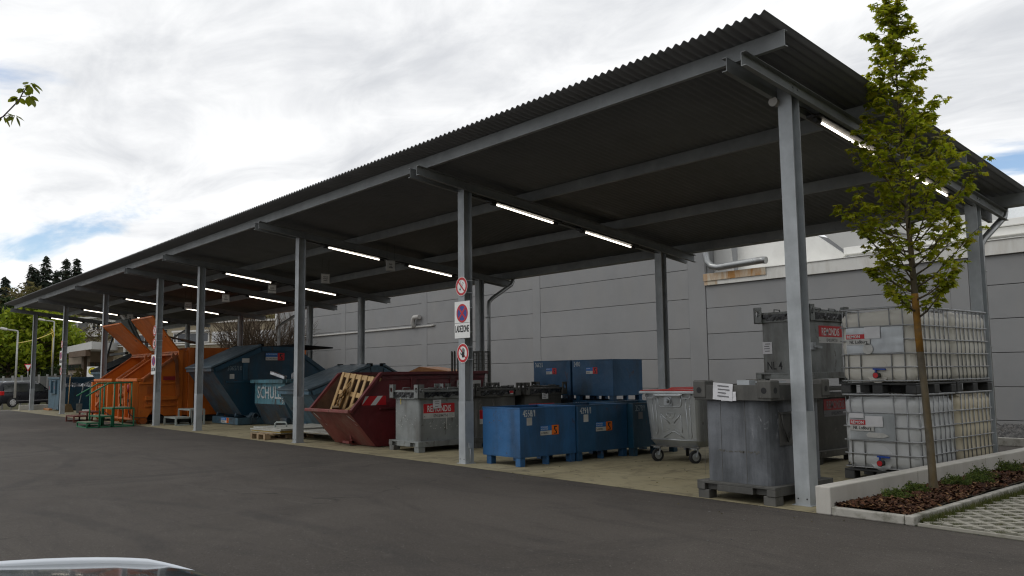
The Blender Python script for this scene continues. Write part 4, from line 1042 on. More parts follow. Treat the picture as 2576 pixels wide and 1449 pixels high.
# ------------------------------------------------------------------ plastic tanks in wire cages
def ibc(label, x, y, z, tank='tank', kind=0, fill=None, plate=True):
    t = thing('tank_in_cage', label, 'liquid tank', (x, y, z), 0, 'white plastic tanks in wire cages')
    w, d = 1.0, 1.2; H = 1.12; zt = .15
    b = B()
    for xx in (-w/2, -.07, w/2-.14):
        for yy in (-d/2, -.08, d/2-.16): b.box(xx, yy, 0, xx+.14, yy+.16, .11)
    b.box(-w/2, -d/2, .11, w/2, d/2, .135)
    b.build('pallet', 'palletblack', t, .008)
    # tank: rounded block with a sagging, dented top
    b = B(); R = random.Random(int(x*7+y*3+z*5)); nz = 12; pr0 = rrect(.955, 1.155, .10, 4); n = len(pr0); vs = []
    htop = H-.035
    for k in range(nz+1):
        u = k/nz; zz = zt+(htop-zt)*u
        ins = .05*max(0, 1-u/.07)**2+.06*max(0, (u-.90)/.10)**2
        for (a, c) in pr0:
            f = 1-ins*1.6; dz = (-.055*max(0, mnoise.noise((a*4.1+x, c*4.1+y, 1)))-.03*abs(mnoise.noise((a*9, c*9, 2))) if u > .88 else 0)*(1.0 if kind == 0 else .5)
            bul = .008*sin(u*pi*5)
            vs.append((a*f+bul*(1 if a > 0 else -1), c*f+bul*(1 if c > 0 else -1), zz+dz))
    fs = [(k*n+i, k*n+(i+1) % n, (k+1)*n+(i+1) % n, (k+1)*n+i) for k in range(nz) for i in range(n)]
    b.add(vs, fs, smooth=True); b.add([(a*.9, c*.9, htop-.02) for a, c in pr0], [tuple(range(n))])
    b.cyl((.0, .0, htop-.03), (0, 0, htop+.015), .11, n=14)
    tk = b.build('tank', tank, t)
    if fill:
        pass
    # cage: rings and uprights
    r = .0085
    zr_ = [.165, .165+(H-.18)*.185, .165+(H-.18)*.37, .165+(H-.18)*.56, .165+(H-.18)*.75, H-.015]; kz = (H-.18)/.98
    cr = rrect(w-.01, d-.01, .06, 3)
    for k, zz in enumerate(zr_):
        b = B(); rr = r if k < 5 else .0135
        b.tube([(a, c, zz) for a, c in cr]+[(cr[0][0], cr[0][1], zz)], rr, 6); b.build('cage_ring', 'cage', t)
    ux = [-.38, -.21, .20, .37]; uy = [-.49, -.36, -.23, -.08, .08, .22, .36, .49]
    me = None
    def up(px_, py_):
        nonlocal me
        if me is None:
            q = B(); q.cyl((0, 0, .145), (0, 0, H-.01), r*1.05, n=6); o = q.build('cage_bar', 'cage', t); me = o
        else: o = me.copy(); COL.objects.link(o)
        o.location = (px_, py_, 0)
    for a in ux: up(a, -d/2+.014); up(a, d/2-.014)
    for c in uy: up(w/2-.014, c); up(-w/2+.014, c)
    # valve
    v = B(); yv = -d/2+.005; v.cyl((.02, yv+.07, .235), (.02, yv-.05, .235), .032, n=12); v.cyl((.02, yv-.05, .235), (.02, yv-.075, .235), .042, n=12); vo = v.build('valve', 'palletblack', t)
    v = B(); v.cyl((.02, yv-.075, .235), (.02, yv-.085, .235), .033, n=12); v.build('valve_cap', 'sign_red', vo)
    v = B(); v.bar((0, yv-.02, .275), (0, yv-.02, .31), .022); v.bar((-.03, yv-.025, .317), (.13, yv-.03, .312), .035, .02); v.build('valve_handle', 'valve_blue', vo)
    b = B(); b.disc((.0, yv+.022, .29), .155, (0, -1, 0), .006, 24); b.build('valve_recess', 'tank' if kind == 0 else tank, t)
    if plate:
        px0, px1, pz0, pz1 = (-.385, .375, zr_[2]+.01, zr_[4]-.01) if kind == 0 else (-.385, .215, zr_[2]+.01, zr_[4]-.01)
        b = B(); yp = -d/2-.0065; n = 10; vs = []
        for j in range(n+1):
            for i in range(n+1): vs.append((px0+(px1-px0)*i/n, yp-.010*abs(mnoise.noise((i*.5, j*.6, kind*3))), pz0+(pz1-pz0)*j/n))
        b.add(vs, [(j*(n+1)+i, j*(n+1)+i+1, (j+1)*(n+1)+i+1, (j+1)*(n+1)+i) for j in range(n) for i in range(n)], smooth=True)
        pl = b.build('label_plate', 'galv_light' if kind == 0 else 'galv', t)
        yq = yp-.012
        b = B(); b.box(px0+.008, yq-.001, .735, px0+.26, yq, .795); b.build('red_label', 'sign_red', pl)
        text('lettering', 'REMON', .038, 'white_print', pl, (px0+.018, yq-.0018, .747), '-y', .98, bold=.0012)
        b = B(); b.box(px0+.008, yq-.001, .655, px0+.33, yq, .732); b.build('white_label', 'sticker_white', pl)
        text('lettering', 'NL Loßburg', .042, 'black', pl, (px0+.05, yq-.0018, .675), '-y', .86, bold=.0008)
        if kind == 0:
            b = B(); b.box(px0+.26, yq-.003, .735, px0+.47, yq-.0015, .885); b.build('plastic_sleeve', 'paper', pl)
            b = B(); b.disc((-.09, yq, .60), .07, (0, -1, 0), .001, 18); b.build('faded_spot', 'sticker_white', pl)
        else:
            b = B(); b.box(px0+.22, yq-.003, .715, px0+.45, yq-.0015, .85); b.build('paper_label', 'paper', pl)
            b = B(); b.box(px0+.005, yq-.003, .82, px0+.2, yq-.0015, .882); b.build('paper_label', 'paper', pl)
            b = B(); b.prism([(px0+.24, .575), (px0+.44, .57), (px0+.52, .60), (px0+.45, .635), (px0+.26, .64), (px0+.22, .61)], 'y', yq-.0012, yq); b.build('torn_label', 'sticker_white', pl)
        for c in pl.children: c.location.z = -.02
    return t
IX, IY = -.335, 3.06
ibc('lower caged tank at the front of the stack, with a torn white label', IX, IY, 0, 'tank_cool', 1)
ibc('upper caged tank at the front of the stack, with a crumpled shiny plate', IX+.01, IY, 1.12, 'tank', 0)
ibc('lower caged tank at the back of the stack, filled cream coloured', IX+.01, IY+1.24, 0, 'tank_cream', 1, plate=False)
ibc('upper caged tank at the back of the stack, its top dented', IX+.01, IY+1.24, 1.12, 'tank', 0, plate=False)

# ------------------------------------------------------------------ galvanised wheeled bin
def bin_():
    t = thing('wheeled_bin', 'galvanised four wheeled waste bin with a red plastic lid', 'bin', (-3.64, 2.34, 0), radians(9))
    wt, wb = .98, .84; dt, db = 1.30, 1.08; z0, z1 = .24, 1.12
    b = B(); n = 10; prs = []
    lev = [(.235, .70, .90), (.25, .78, .98), (.34, .885, 1.10), (.36, .895, 1.11), (1.12, wt, dt)]
    base = rrect(1, 1, .09, 4)
    vs = []; k_ = len(base)
    for zz, ww, dd in lev:
        for a, c in base: vs.append((a*ww, .65+c*dd, zz))
    for a, c in base: vs.append((a*(wt-.02), .65+c*(dt-.02), 1.12))
    for a, c in base: vs.append((a*(.83), .65+c*(1.06), .38))
    fs = [(l*k_+i, l*k_+(i+1) % k_, (l+1)*k_+(i+1) % k_, (l+1)*k_+i) for l in range(len(lev)+1) for i in range(k_)]
    fs += [tuple(range(k_-1, -1, -1))]; b.add(vs, fs, smooth=False)
    # pressed ribs on the front face (-y), following its slope
    yf = lambda z: .65-(1.11+(dt-1.11)*(z-.36)/.76)/2 if z > .36 else .65-.555
    def rib(pts, r=.007): b.tube([(x, yf(z)-.001, z) for x, z in pts], r, 6)
    rib([(-.33, 1.0), (-.33, .48), (-.30, .44), (-.27, .48), (-.27, 1.0)]); rib([(.33, 1.0), (.33, .42), (.30, .38), (.27, .42), (.27, 1.0)])
    rib([(-.22, 1.04), (-.22, .91), (-.19, .88), (.16, .88), (.19, .91), (.19, 1.04)], .009)
    rib([(-.20, .77), (-.05, .62)], .01); rib([(.16, .77), (.03, .62)], .01)
    rib([(-.20, .77), (-.18, .47), (-.06, .53)], .005); rib([(.16, .77), (.17, .47), (.04, .53)], .005)
    rib([(-.17, .39), (-.01, .49), (.03, .49), (.19, .39)], .01); rib([(-.17, .37), (.18, .36)], .005)
    rib([(-.09, .78), (-.085, .75), (-.03, .70), (.01, .70), (.055, .75), (.06, .78), (-.09, .78)], .006)
    b.tube([(-.41, yf(.36)-.004, .355), (.41, yf(.36)-.004, .355)], .009, 6)
    b.build('body', 'galv_light', t)
    b = B(); y0 = .65-dt/2-.045; y1 = .65+dt/2+.045; x0 = -wt/2-.05; x1 = wt/2+.05
    for a in ((x0, y0, x1, y0+.065), (x0, y1-.065, x1, y1), (x0, y0+.065, x0+.065, y1-.065), (x1-.065, y0+.065, x1, y1-.065)): b.box(a[0], a[1], 1.085, a[2], a[3], 1.13)
    b.prism([(-.30, 1.085), (.26, 1.085), (.20, 1.045), (-.24, 1.045)], 'y', y0+.002, y0+.02)
    b.build('rim', 'galv_light', t, .008, 2)
    for xx in (-.42, .24):
        b = B(); b.tube([(xx, y0+.03, 1.085), (xx, y0-.005, 1.05), (xx+.02, y0-.012, 1.015), (xx+.14, y0-.012, 1.015), (xx+.16, y0-.005, 1.05), (xx+.16, y0+.03, 1.085)], .008, 6); b.build('handle', 'galv_light', t)
    b = B(); yy = yf(.97); b.box(-.11, yy-.012, .90, .03, yy+.03, 1.05); b.cyl((-.04, yy-.012, .97), (-.04, yy-.03, .97), .06, n=18); b.cyl((-.04, yy-.03, .97), (-.04, yy-.075, .97), .03, n=14); b.cyl((-.04, yy-.075, .97), (-.04, yy-.085, .97), .014, n=10); b.build('lifting_pin', 'galv_light', t)
    b = B(); xl = [(x0+.01, 1.131), (x0+.015, 1.143), (0, 1.16), (x1-.015, 1.143), (x1-.01, 1.131)]
    b.prism(xl, 'y', y0+.015, y1-.015); b.prism([(-.30, 1.148), (-.22, 1.178), (.22, 1.178), (.30, 1.148)], 'y', .45, y1-.05); b.build('lid', 'red', t, .006, 2)
    for xx in (-.335, .335):
        for yy in (.15, 1.14):
            b = B(); a = .5 if yy < .5 else -.4; ca, sa = cos(a), sin(a)
            hub = Vector((xx, yy, .10)); ax = Vector((ca, -sa, 0)) if True else None
            b.cyl(hub-ax*.025, hub+ax*.025, .10, n=20); o = b.build('wheel', 'rubber', t)
            b = B(); b.cyl(hub-ax*.029, hub+ax*.029, .062, n=16); b.build('hub', 'galv_light', o)
            b = B()
            for s_ in (-1, 1): b.bar(hub+ax*(s_*.036), hub+ax*(s_*.036)+Vector((sa*.03, ca*.03, .125)), .006, .05, up=ax)
            b.box(xx-.06, yy-.03, .222, xx+.06, yy+.07, .234); b.build('fork', 'galv_light', o)
    b = B(); b.bar((-.43, .12, .25), (.43, .12, .25), .02); b.bar((-.43, 1.15, .25), (.43, 1.15, .25), .02); b.build('wheel_bracket', 'waste_black', t)
bin_()
# ------------------------------------------------------------------ skips: side sheets of a given outline joined by plates
def skip_body(t, poly, closed, x0, x1, mat, mats=None, th=.012, name='body'):
    """poly: side outline (y,z) counter-clockwise seen from +x; closed: indices of edges that carry a plate"""
    b = B(); b.prism(poly, 'x', x0, x0+th); b.prism(poly, 'x', x1-th, x1)
    o = b.build(name, mat, t)
    for e in closed:
        p, q = poly[e], poly[(e+1) % len(poly)]
        b = B(); b.plate(p, q, x0+th+.0005, x1-th-.0005, th); b.build('end_plate' if e != closed[0] or len(closed) == 1 else 'floor_plate', (mats or {}).get(e, mat), t)
    return o
def rim(t, pts, x0, x1, w, mat, name='rim'):
    b = B()
    for x in (x0-w*.35, x1+w*.35):
        for p, q in zip(pts, pts[1:]): b = B(); b.bar((x, p[0], p[1]), (x, q[0], q[1]), w, w*.8); b.build(name, mat, t, .004)

# maroon skip with broken pallets
SX0, SX1 = -11.36, -9.69
def maroon():
    t = thing('waste_skip', 'maroon open skip filled with broken wooden pallets', 'skip', (SX0, 0, 0))
    w = SX1-SX0; P = [(.63, .02), (3.0, .02), (3.43, 1.46), (.71, 1.46), (.03, .70)]
    for xx in (0, w-.012): b = B(); b.prism(P, 'x', xx, xx+.012); b.build('side_wall', 'maroon', t)
    b = B(); b.plate(P[0], P[1], .0125, w-.0125, .012); b.build('floor_plate', 'maroon', t)
    b = B(); b.plate(P[4], P[0], .0125, w-.0125, .012); b.build('front_plate', 'maroon_front', t)
    b = B(); b.plate(P[1], P[2], .0125, w-.0125, .012); b.build('back_plate', 'maroon', t)
    b = B(); b.prism([(.66, .036), (2.97, .036), (3.39, 1.44), (.73, 1.44), (.06, .705)], 'x', .0125, .0165); b.plate((2.955, .04), (3.385, 1.44), .02, w-.02, .004); b.prism([(.66, .036), (2.97, .036), (3.39, 1.44), (.73, 1.44), (.06, .705)], 'x', w-.0165, w-.0125); b.build('rusty_lining', 'rustin', t)
    rim(t, [(.03, .71), (.72, 1.47), (3.46, 1.47)], 0, w, .075, 'maroon')
    b = B(); b.box(-.10, -.05, .70, w+.06, .03, .765); b.box(-.03, 3.42, 1.435, w+.03, 3.50, 1.505); b.build('lip', 'maroon_front', t, .01, 2)
    b = B()
    for y in (1.45, 2.45): b.prism([(y, .82), (y+.13, .82), (y+.13, 1.40), (y, 1.40)], 'x', w+.0005, w+.03)
    b.prism([(.70, .74), (2.0, .79), (3.15, .79), (3.15, .83), (2.0, .83), (.70, .78)], 'x', w+.0005, w+.04)
    b.prism([(.75, 1.34), (3.40, 1.34), (3.40, 1.41), (.75, 1.41)], 'x', w+.0005, w+.018)
    b.build('side_ribs', 'maroon', t, .004)
    # warning stripes
    b = B(); x = w+.0015
    b.prism([(.30, .84), (.86, .84), (.86, 1.02), (.30, 1.02)], 'x', x-.001, x); st = b.build('warning_stripe', 'sign_red', t)
    b = B()
    for a in (.28, .60):
        q = [(max(.30, a-.10), .84), (a+.02, .84), (a+.18, 1.02), (max(.30, a+.06), 1.02)]
        if a < .4: q = [(.305, .86), (.32, .86), (.46, 1.02), (.38, 1.02)]
        b.prism(q, 'x', x, x+.001)
    b.build('white_stripe', 'white_print', st)
    b = B()     # reflective scraps on the front plate
    def onf(xa, f): # point on front plate at fraction f from lip to base
        return (xa, P[4][0]+(P[0][0]-P[4][0])*f-.003, P[4][1]+(P[0][1]-P[4][1])*f-.003)
    for pts in (((.10, .03), (.15, .03), (.22, .26), (.18, .22)), ((.27, .36), (.31, .44), (.27, .42)), ((w-.19, .03), (w-.06, .22), (w-.05, .28), (w-.17, .12)), ((w-.16, .30), (w-.07, .36), (w-.08, .38))):
        b.add([onf(*p) for p in pts], [tuple(range(len(pts)))])
    b.build('reflective_scraps', 'sticker_white', t)
    b = B(); b.prism([(.45, .22), (.56, .05), (.64, .02), (.50, .02)], 'x', w*.55, w*.58); b.box(w*.42, .42, .05, w*.58, .56, .10); b.build('pull_bracket', 'maroon_front', t)
    y = 1.62
    b = B(); b.prism([(2.62, 1.02), (3.28, 1.02), (3.28, 1.30), (2.62, 1.30)], 'x', w+.0302, w+.032); sg = b.build('sign', 'sticker_white', t)
    text('lettering', 'Schill', .15, 'green_print', sg, (w+.033, 2.65, 1.12), '+x', .9, bold=.004)
    text('lettering', 'Containerdienst', .05, 'black', sg, (w+.033, 2.65, 1.04), '+x', .8)
    return t
maroon()
# one pallet: boards nailed over three bearers; built once, copied for each place
def pallet(label, w=.8, l=1.2, mat='wood', nb=6, blocks=True):
    t = thing('wooden_pallet', label, 'pallet', (0, 0, 0), 0, 'wooden pallets')
    R = random.Random(nb+len(label)); bw = .085
    for i in range(nb):
        x = -l/2+(l-bw)*i/(nb-1); b = B(); b.box(x, -w/2, .115, x+bw, w/2, .137)
        b.build('deck_board', mat, t, .003)
        for yy in (-w/2+.05, 0, w/2-.05): pass
    for yy in (-w/2, -.05, w/2-.1):
        b = B(); b.box(-l/2, yy, .095, l/2, yy+.1, .1145); b.build('bearer', mat, t, .003)
        if blocks:
            for xx in (-l/2, -.07, l/2-.14): b = B(); b.box(xx, yy, .02, xx+.14, yy+.1, .0945); b.build('block', mat, t, .003)
        b = B(); b.box(-l/2, yy, 0, l/2, yy+.1, .0195); b.build('runner', mat, t, .003)
    return t
def put(t, mtx): t.matrix_world = mtx
p1 = pallet('pale pallet standing upright in the maroon skip, its slats facing out', .86, 1.50, 'wood', 7, False)
put(p1, Matrix.Translation((-10.47, .70, 1.0)) @ Matrix.Rotation(radians(1), 4, 'Z') @ Matrix.Rotation(radians(5), 4, 'Y') @ Matrix.Rotation(radians(72), 4, 'X'))
p2 = copy_tree(p1); p2['label'] = 'pallet leaning edge on at the left inside the maroon skip'
put(p2, Matrix.Translation((-10.98, .62, .84)) @ Matrix.Rotation(radians(-14), 4, 'Z') @ Matrix.Rotation(radians(-38), 4, 'Y') @ Matrix.Rotation(radians(52), 4, 'X') @ Matrix.Scale(.66, 4))
p3 = copy_tree(p1); p3['label'] = 'pallet lying flat, lowest in the heap in the maroon skip'
put(p3, Matrix.Translation((-10.5, 1.35, .50)) @ Matrix.Rotation(radians(15), 4, 'Z') @ Matrix.Rotation(radians(14), 4, 'X') @ Matrix.Scale(.8, 4))
p4 = copy_tree(p1); p4['label'] = 'pallet lying behind the upright one in the maroon skip'
put(p4, Matrix.Translation((-10.45, 1.75, .80)) @ Matrix.Rotation(radians(-30), 4, 'Z') @ Matrix.Rotation(radians(20), 4, 'Y') @ Matrix.Scale(.72, 4))
R = random.Random(21)
for k, (x, y, z, l, rz, ry, lab) in enumerate(((-10.83, .48, .90, .5, .5, -1.25, 'short thick broken plank before the leaning pallet in the skip'), (-10.75, .30, .76, .34, 2.6, .25, 'loose stub of timber at the lip of the maroon skip'), (-10.05, .22, .78, .30, .9, -.6, 'small sawn block at the right of the skip lip'), (-10.9, 1.0, .72, .9, .3, -.3, 'loose board lying among the pallets in the maroon skip'))):
    b = B(); b.box(-l/2, -.07, -.022, l/2, .07, .022); o = b.build('plank', 'wood_grey' if k < 2 else 'wood', None, .004); tag(o, lab, 'plank', 'loose wood in the maroon skip')
    o.matrix_world = Matrix.Translation((x, y, z)) @ Matrix.Rotation(rz, 4, 'Z') @ Matrix.Rotation(ry, 4, 'Y')
b = B(); vs = []; R = random.Random(5)
for j in range(13):
    for i in range(9): vs.append((SX0+.03+(SX1-SX0-.06)*i/8, .45+2.4*j/12, .36+.25*min(1, j/5)+.12*R.random()))
b.add(vs, [(j*9+i, j*9+i+1, (j+1)*9+i+1, (j+1)*9+i) for j in range(12) for i in range(8)])
o = b.build('wood_debris', 'wood_grey'); o['kind'] = 'stuff'

# ------------------------------------------------------------------ lidded skips
def lidded(label, X0, X1, y0, y1, lip, liplow, apex0, apex1, ztop, rearlip, base0, base1, zbase, side, front, lidm, dy=0, rear_open=None, cat='skip', front_open=None):
    """covered skip: front plate slants in to the base, two lids hinged on a ridge plate"""
    t = thing('covered_skip', label, cat, (X0, 0, 0)); w = X1-X0
    P = [(base0, zbase), (base1, zbase), (y1, rearlip), (apex1, ztop), (apex0, ztop), (y0, lip), (y0+.02, liplow)]
    for xx in (0, w-.012): b = B(); b.prism(P, 'x', xx, xx+.012); b.build('side_wall', side, t)
    b = B(); b.plate(P[6], P[0], .0125, w-.0125, .012); b.build('front_plate', front, t)
    b = B(); b.plate(P[1], P[2], .0125, w-.0125, .012); b.build('back_plate', side, t)
    b = B(); b.plate(P[0], P[1], .0125, w-.0125, .012); b.build('floor_plate', side, t)
    b = B(); b.plate(P[3], P[4], .0125, w-.0125, .012); b.build('ridge_plate', side, t)
    b = B(); b.box(-.02, y0-.04, liplow, w+.02, y0+.04, lip); b.build('lip', front, t, .008)
    s = Vector((0, apex0-y0, ztop-lip)); n = Vector((0, -s.z, s.y)).normalized(); d = s.normalized()
    def lid_between(p, q, name, mat, th=.055, over=.06, par=t):
        s = Vector((0, q[0]-p[0], q[1]-p[1])); d = s.normalized(); n = Vector((0, -d.z, d.y))
        if n.z < 0: n = -n
        a = Vector((0, p[0], p[1]))-d*over+n*.012; c = Vector((0, q[0], q[1]))+n*.012
        b = B(); b.prism([(a.y, a.z), (c.y, c.z), ((c+n*th).y, (c+n*th).z), ((a+n*th).y, (a+n*th).z)], 'x', -.045, w+.045)
        return b.build(name, mat, par, .01)
    if front_open is None: lid_between((y0, lip), (apex0, ztop), 'front_lid', lidm)
    else: lid_between(front_open, (apex0, ztop), 'front_lid', front_open[2] if len(front_open) > 2 else lidm)
    if rear_open is None: lid_between((y1, rearlip), (apex1, ztop), 'rear_lid', lidm)
    else: lid_between(rear_open, (apex1, ztop+.02), 'rear_lid', 'blacknavy', .05, 0)
    b = B()
    for x in (.03, w-.09):
        for y in (apex0, apex1): b.box(x, y-.06, ztop, x+.06, y+.10, ztop+.085)
    b.build('hinge', 'blacknavy', t, .006)
    # stiffening on the visible side
    b = B(); x = w
    dd = (apex0-y0); f = lambda u: (y0+dd*u, lip+(ztop-lip)*u)
    pa, pb = f(.03), f(.97)
    b.prism([(pa[0]+.06, pa[1]-.13), (pb[0]+.05, pb[1]-.15), (pb[0], pb[1]-.02), (pa[0], pa[1]-.02)], 'x', x+.0005, x+.045)
    pc = f(.62); zr_ = liplow-.28
    b.prism([(pc[0], pc[1]-.20), (pc[0]+.14, pc[1]-.14), (pc[0]+.14, zr_), (pc[0], zr_)], 'x', x+.0008, x+.05)
    b.prism([(y0+.42, zr_-.06), (y1-.4, zr_-.06), (y1-.4, zr_-.005), (y0+.42, zr_-.005)], 'x', x+.0005, x+.05)
    b.prism([(apex0+.02, ztop-.16), (apex1-.02, ztop-.16), (apex1, ztop-.02), (apex0, ztop-.02)], 'x', x+.0005, x+.03)
    pe = (apex1+(y1-apex1)*.95, ztop+(rearlip-ztop)*.95)
    b.prism([(apex1, ztop-.16), (pe[0]-.04, pe[1]-.13), (pe[0], pe[1]-.01), (apex1+.03, ztop-.03)], 'x', x+.0005, x+.035)
    b.build('side_ribs', side, t, .004)
    return t, w
I_, iw = lidded('large navy covered skip stencilled 3065/10 with its rear lid lying open', -21.68, -19.62, 1.05, 4.86, 1.70, 1.60, 2.55, 3.66, 2.36, 1.56, 1.98, 4.0, .30, 'navy', 'navy_front', 'bluelid', rear_open=(4.98, 2.30), front_open=None)
for o in I_.children:
    if o.name.startswith('rear_lid'): o.scale = (.90, 1, 1); o.location.x = .20
firm_sticker(I_, (iw+.032, 2.68, 1.93), '+x', .62, .23, True)
text('number', '3065/10', .14, 'stencil_dim', I_, (iw+.003, 1.50, 1.63), '+x', .72)
b = B(); b.box(iw+.0505, 1.93, 1.86, iw+.052, 2.16, 1.99); b.build('blank_label', 'sticker_white', I_); b = B(); b.box(iw+.001, 1.58, 1.38, iw+.003, 1.72, 1.52); b.build('blank_label', 'sticker_white', I_)
# hooked cradle below
b = B(); b.box(.08, 2.2, .23, iw-.08, 4.3, .2999); b.prism([(1.93, .23), (2.2, .23), (2.06, .42), (1.98, .42)], 'x', .14, .20); b.prism([(1.93, .23), (2.2, .23), (2.06, .42), (1.98, .42)], 'x', iw-.45, iw-.39)
b.build('support', 'steelblue', I_)
t = thing('skip_cradle', 'flat grey blue steel tray under the large navy skip', 'tray', (-21.3, 1.72, 0))
b = B(); b.box(0, 0, .02, 2.0, .02, .225); b.box(1.98, .02, .02, 2.0, 2.4, .225); b.box(0, .02, .02, .02, 2.4, .225); b.box(.02, 2.38, .02, 1.98, 2.4, .225); b.box(.02, .02, .03, 1.98, 2.38, .05); b.build('tray_body', 'steelblue', t, .004)
b = B(); b.tube([(2.012, .55+.09*cos(a), .26+.09*sin(a)) for a in [pi*i/8*2 for i in range(9)]], .02, 6); b.box(2.0005, .42, .06, 2.02, .68, .22); b.prism([(.35, .225), (.42, .225), (.52, .36), (.50, .36)], 'x', 1.75, 1.98); b.build('lifting_eye', 'steelblue', t)
b = B(); b.box(.2, .2, 0, .35, .35, .02); b.box(1.6, .2, 0, 1.75, .35, .02); b.box(.2, 2.0, 0, .35, 2.15, .02); b.box(1.6, 2.0, 0, 1.75, 2.15, .02); b.build('foot', 'steelblue', t)
firm_sticker(t, (.72, -.001, .05), '-y', .60, .16)

G_, gw = lidded('steel blue covered skip with both lids shut behind the maroon skip', -16.22, -14.50, 1.60, 5.0, 1.06, .96, 3.35, 3.75, 1.67, 1.05, 2.28, 4.2, .02, 'steelblue', 'steelblue', 'bluelid')
b = B(); b.box(gw+.046, 1.93, .80, gw+.048, 2.10, 1.02); b.build('red_label', 'sign_redold', G_)
b = B(); b.box(.30, 2.1, .13, .55, 2.2, .20); b.tube([(.1, 1.60, .95), (.15, 1.57, .88), (.3, 1.6, .86)], .012, 5); b.build('pull_bracket', 'steelblue', G_)

# light blue skip with painted name
def schuler():
    t = thing('waste_skip', 'light blue open skip with the painted name, rusty and heaped with metal', 'skip', (-19.22, 0, 0)); w = 2.06
    P = [(2.52, .02), (4.0, .02), (4.5, .70), (4.5, 1.30), (2.20, 1.30), (2.20, .64)]
    for xx in (0, w-.012): b = B(); b.prism(P, 'x', xx, xx+.012); b.build('side_wall', 'steelblue', t)
    b = B(); b.plate(P[4], P[5], .0125, w-.0125, .012); b.build('name_plate', 'lightblue', t)
    b = B(); b.plate(P[5], P[0], .0125, w-.0125, .012); b.build('front_plate', 'navy_front', t)
    b = B(); b.plate(P[0], P[1], .0125, w-.0125, .012); b.plate(P[1], P[2], .0125, w-.0125, .012); b.plate(P[2], P[3], .0125, w-.0125, .012); b.build('back_plate', 'steelblue', t)
    for q in ((-.12, 2.10, 1.24, w+.02, 2.20, 1.345), (-.10, 2.2005, 1.25, -.005, 4.5, 1.345), (w+.001, 2.2005, 1.25, w+.09, 4.5, 1.345)): b = B(); b.box(*q); b.build('rim', 'lightblue', t, .012, 2)
    text('lettering', 'SCHULER', .36, 'stencil', t, (.20, 2.186, .80), '-y', .92, bold=.006)
    text('lettering', 'D', .10, 'stencil', t, (w-.16, 2.186, .67), '-y', .9, bold=.004)
    b = B(); b.box(w*.75, 2.3, .12, w*.95, 2.42, .26); b.build('pull_bracket', 'navy_front', t)
schuler()
R = random.Random(31)
hp = B(); vs = []
for j in range(7):
    for i in range(8): vs.append((-19.2+2.0*i/7, 2.24+2.2*j/6, 1.18+.10*R.random()))
hp.add(vs, [(j*8+i, j*8+i+1, (j+1)*8+i+1, (j+1)*8+i) for j in range(6) for i in range(7)])
for k in range(60):
    x = R.uniform(-19.0, -17.4); y = R.uniform(2.35, 4.2); l = R.uniform(.1, .35); a = R.uniform(0, pi); hp.bar((x-l*cos(a)/2, y-l*sin(a)/2, 1.22+R.uniform(0, .08)), (x+l*cos(a)/2, y+l*sin(a)/2, 1.24+R.uniform(0, .12)), R.uniform(.02, .06), .01)
o = hp.build('metal_scrap', 'black_steel'); o['kind'] = 'stuff'
o = B().box(-.30, -.05, -.05, .30, .05, .05).build('metal_profile', 'scrap', None, .01); tag(o, 'bent pale metal profile sticking up from the light blue skip', 'metal profile'); o.matrix_world = Matrix.Translation((-18.05, 2.4, 1.47)) @ Matrix.Rotation(radians(20), 4, 'Z') @ Matrix.Rotation(radians(15), 4, 'Y')
b = B(); b.prism([(-.14, -.08), (.12, -.08), (.17, .03), (.02, .12), (-.12, .07)], 'y', -.1, .1); o = b.build('metal_can', 'scrap', None, .01); tag(o, 'crumpled shiny metal can on the light blue skip beside the post', 'can'); o.location = (-16.98-.32, 2.6, 1.44)

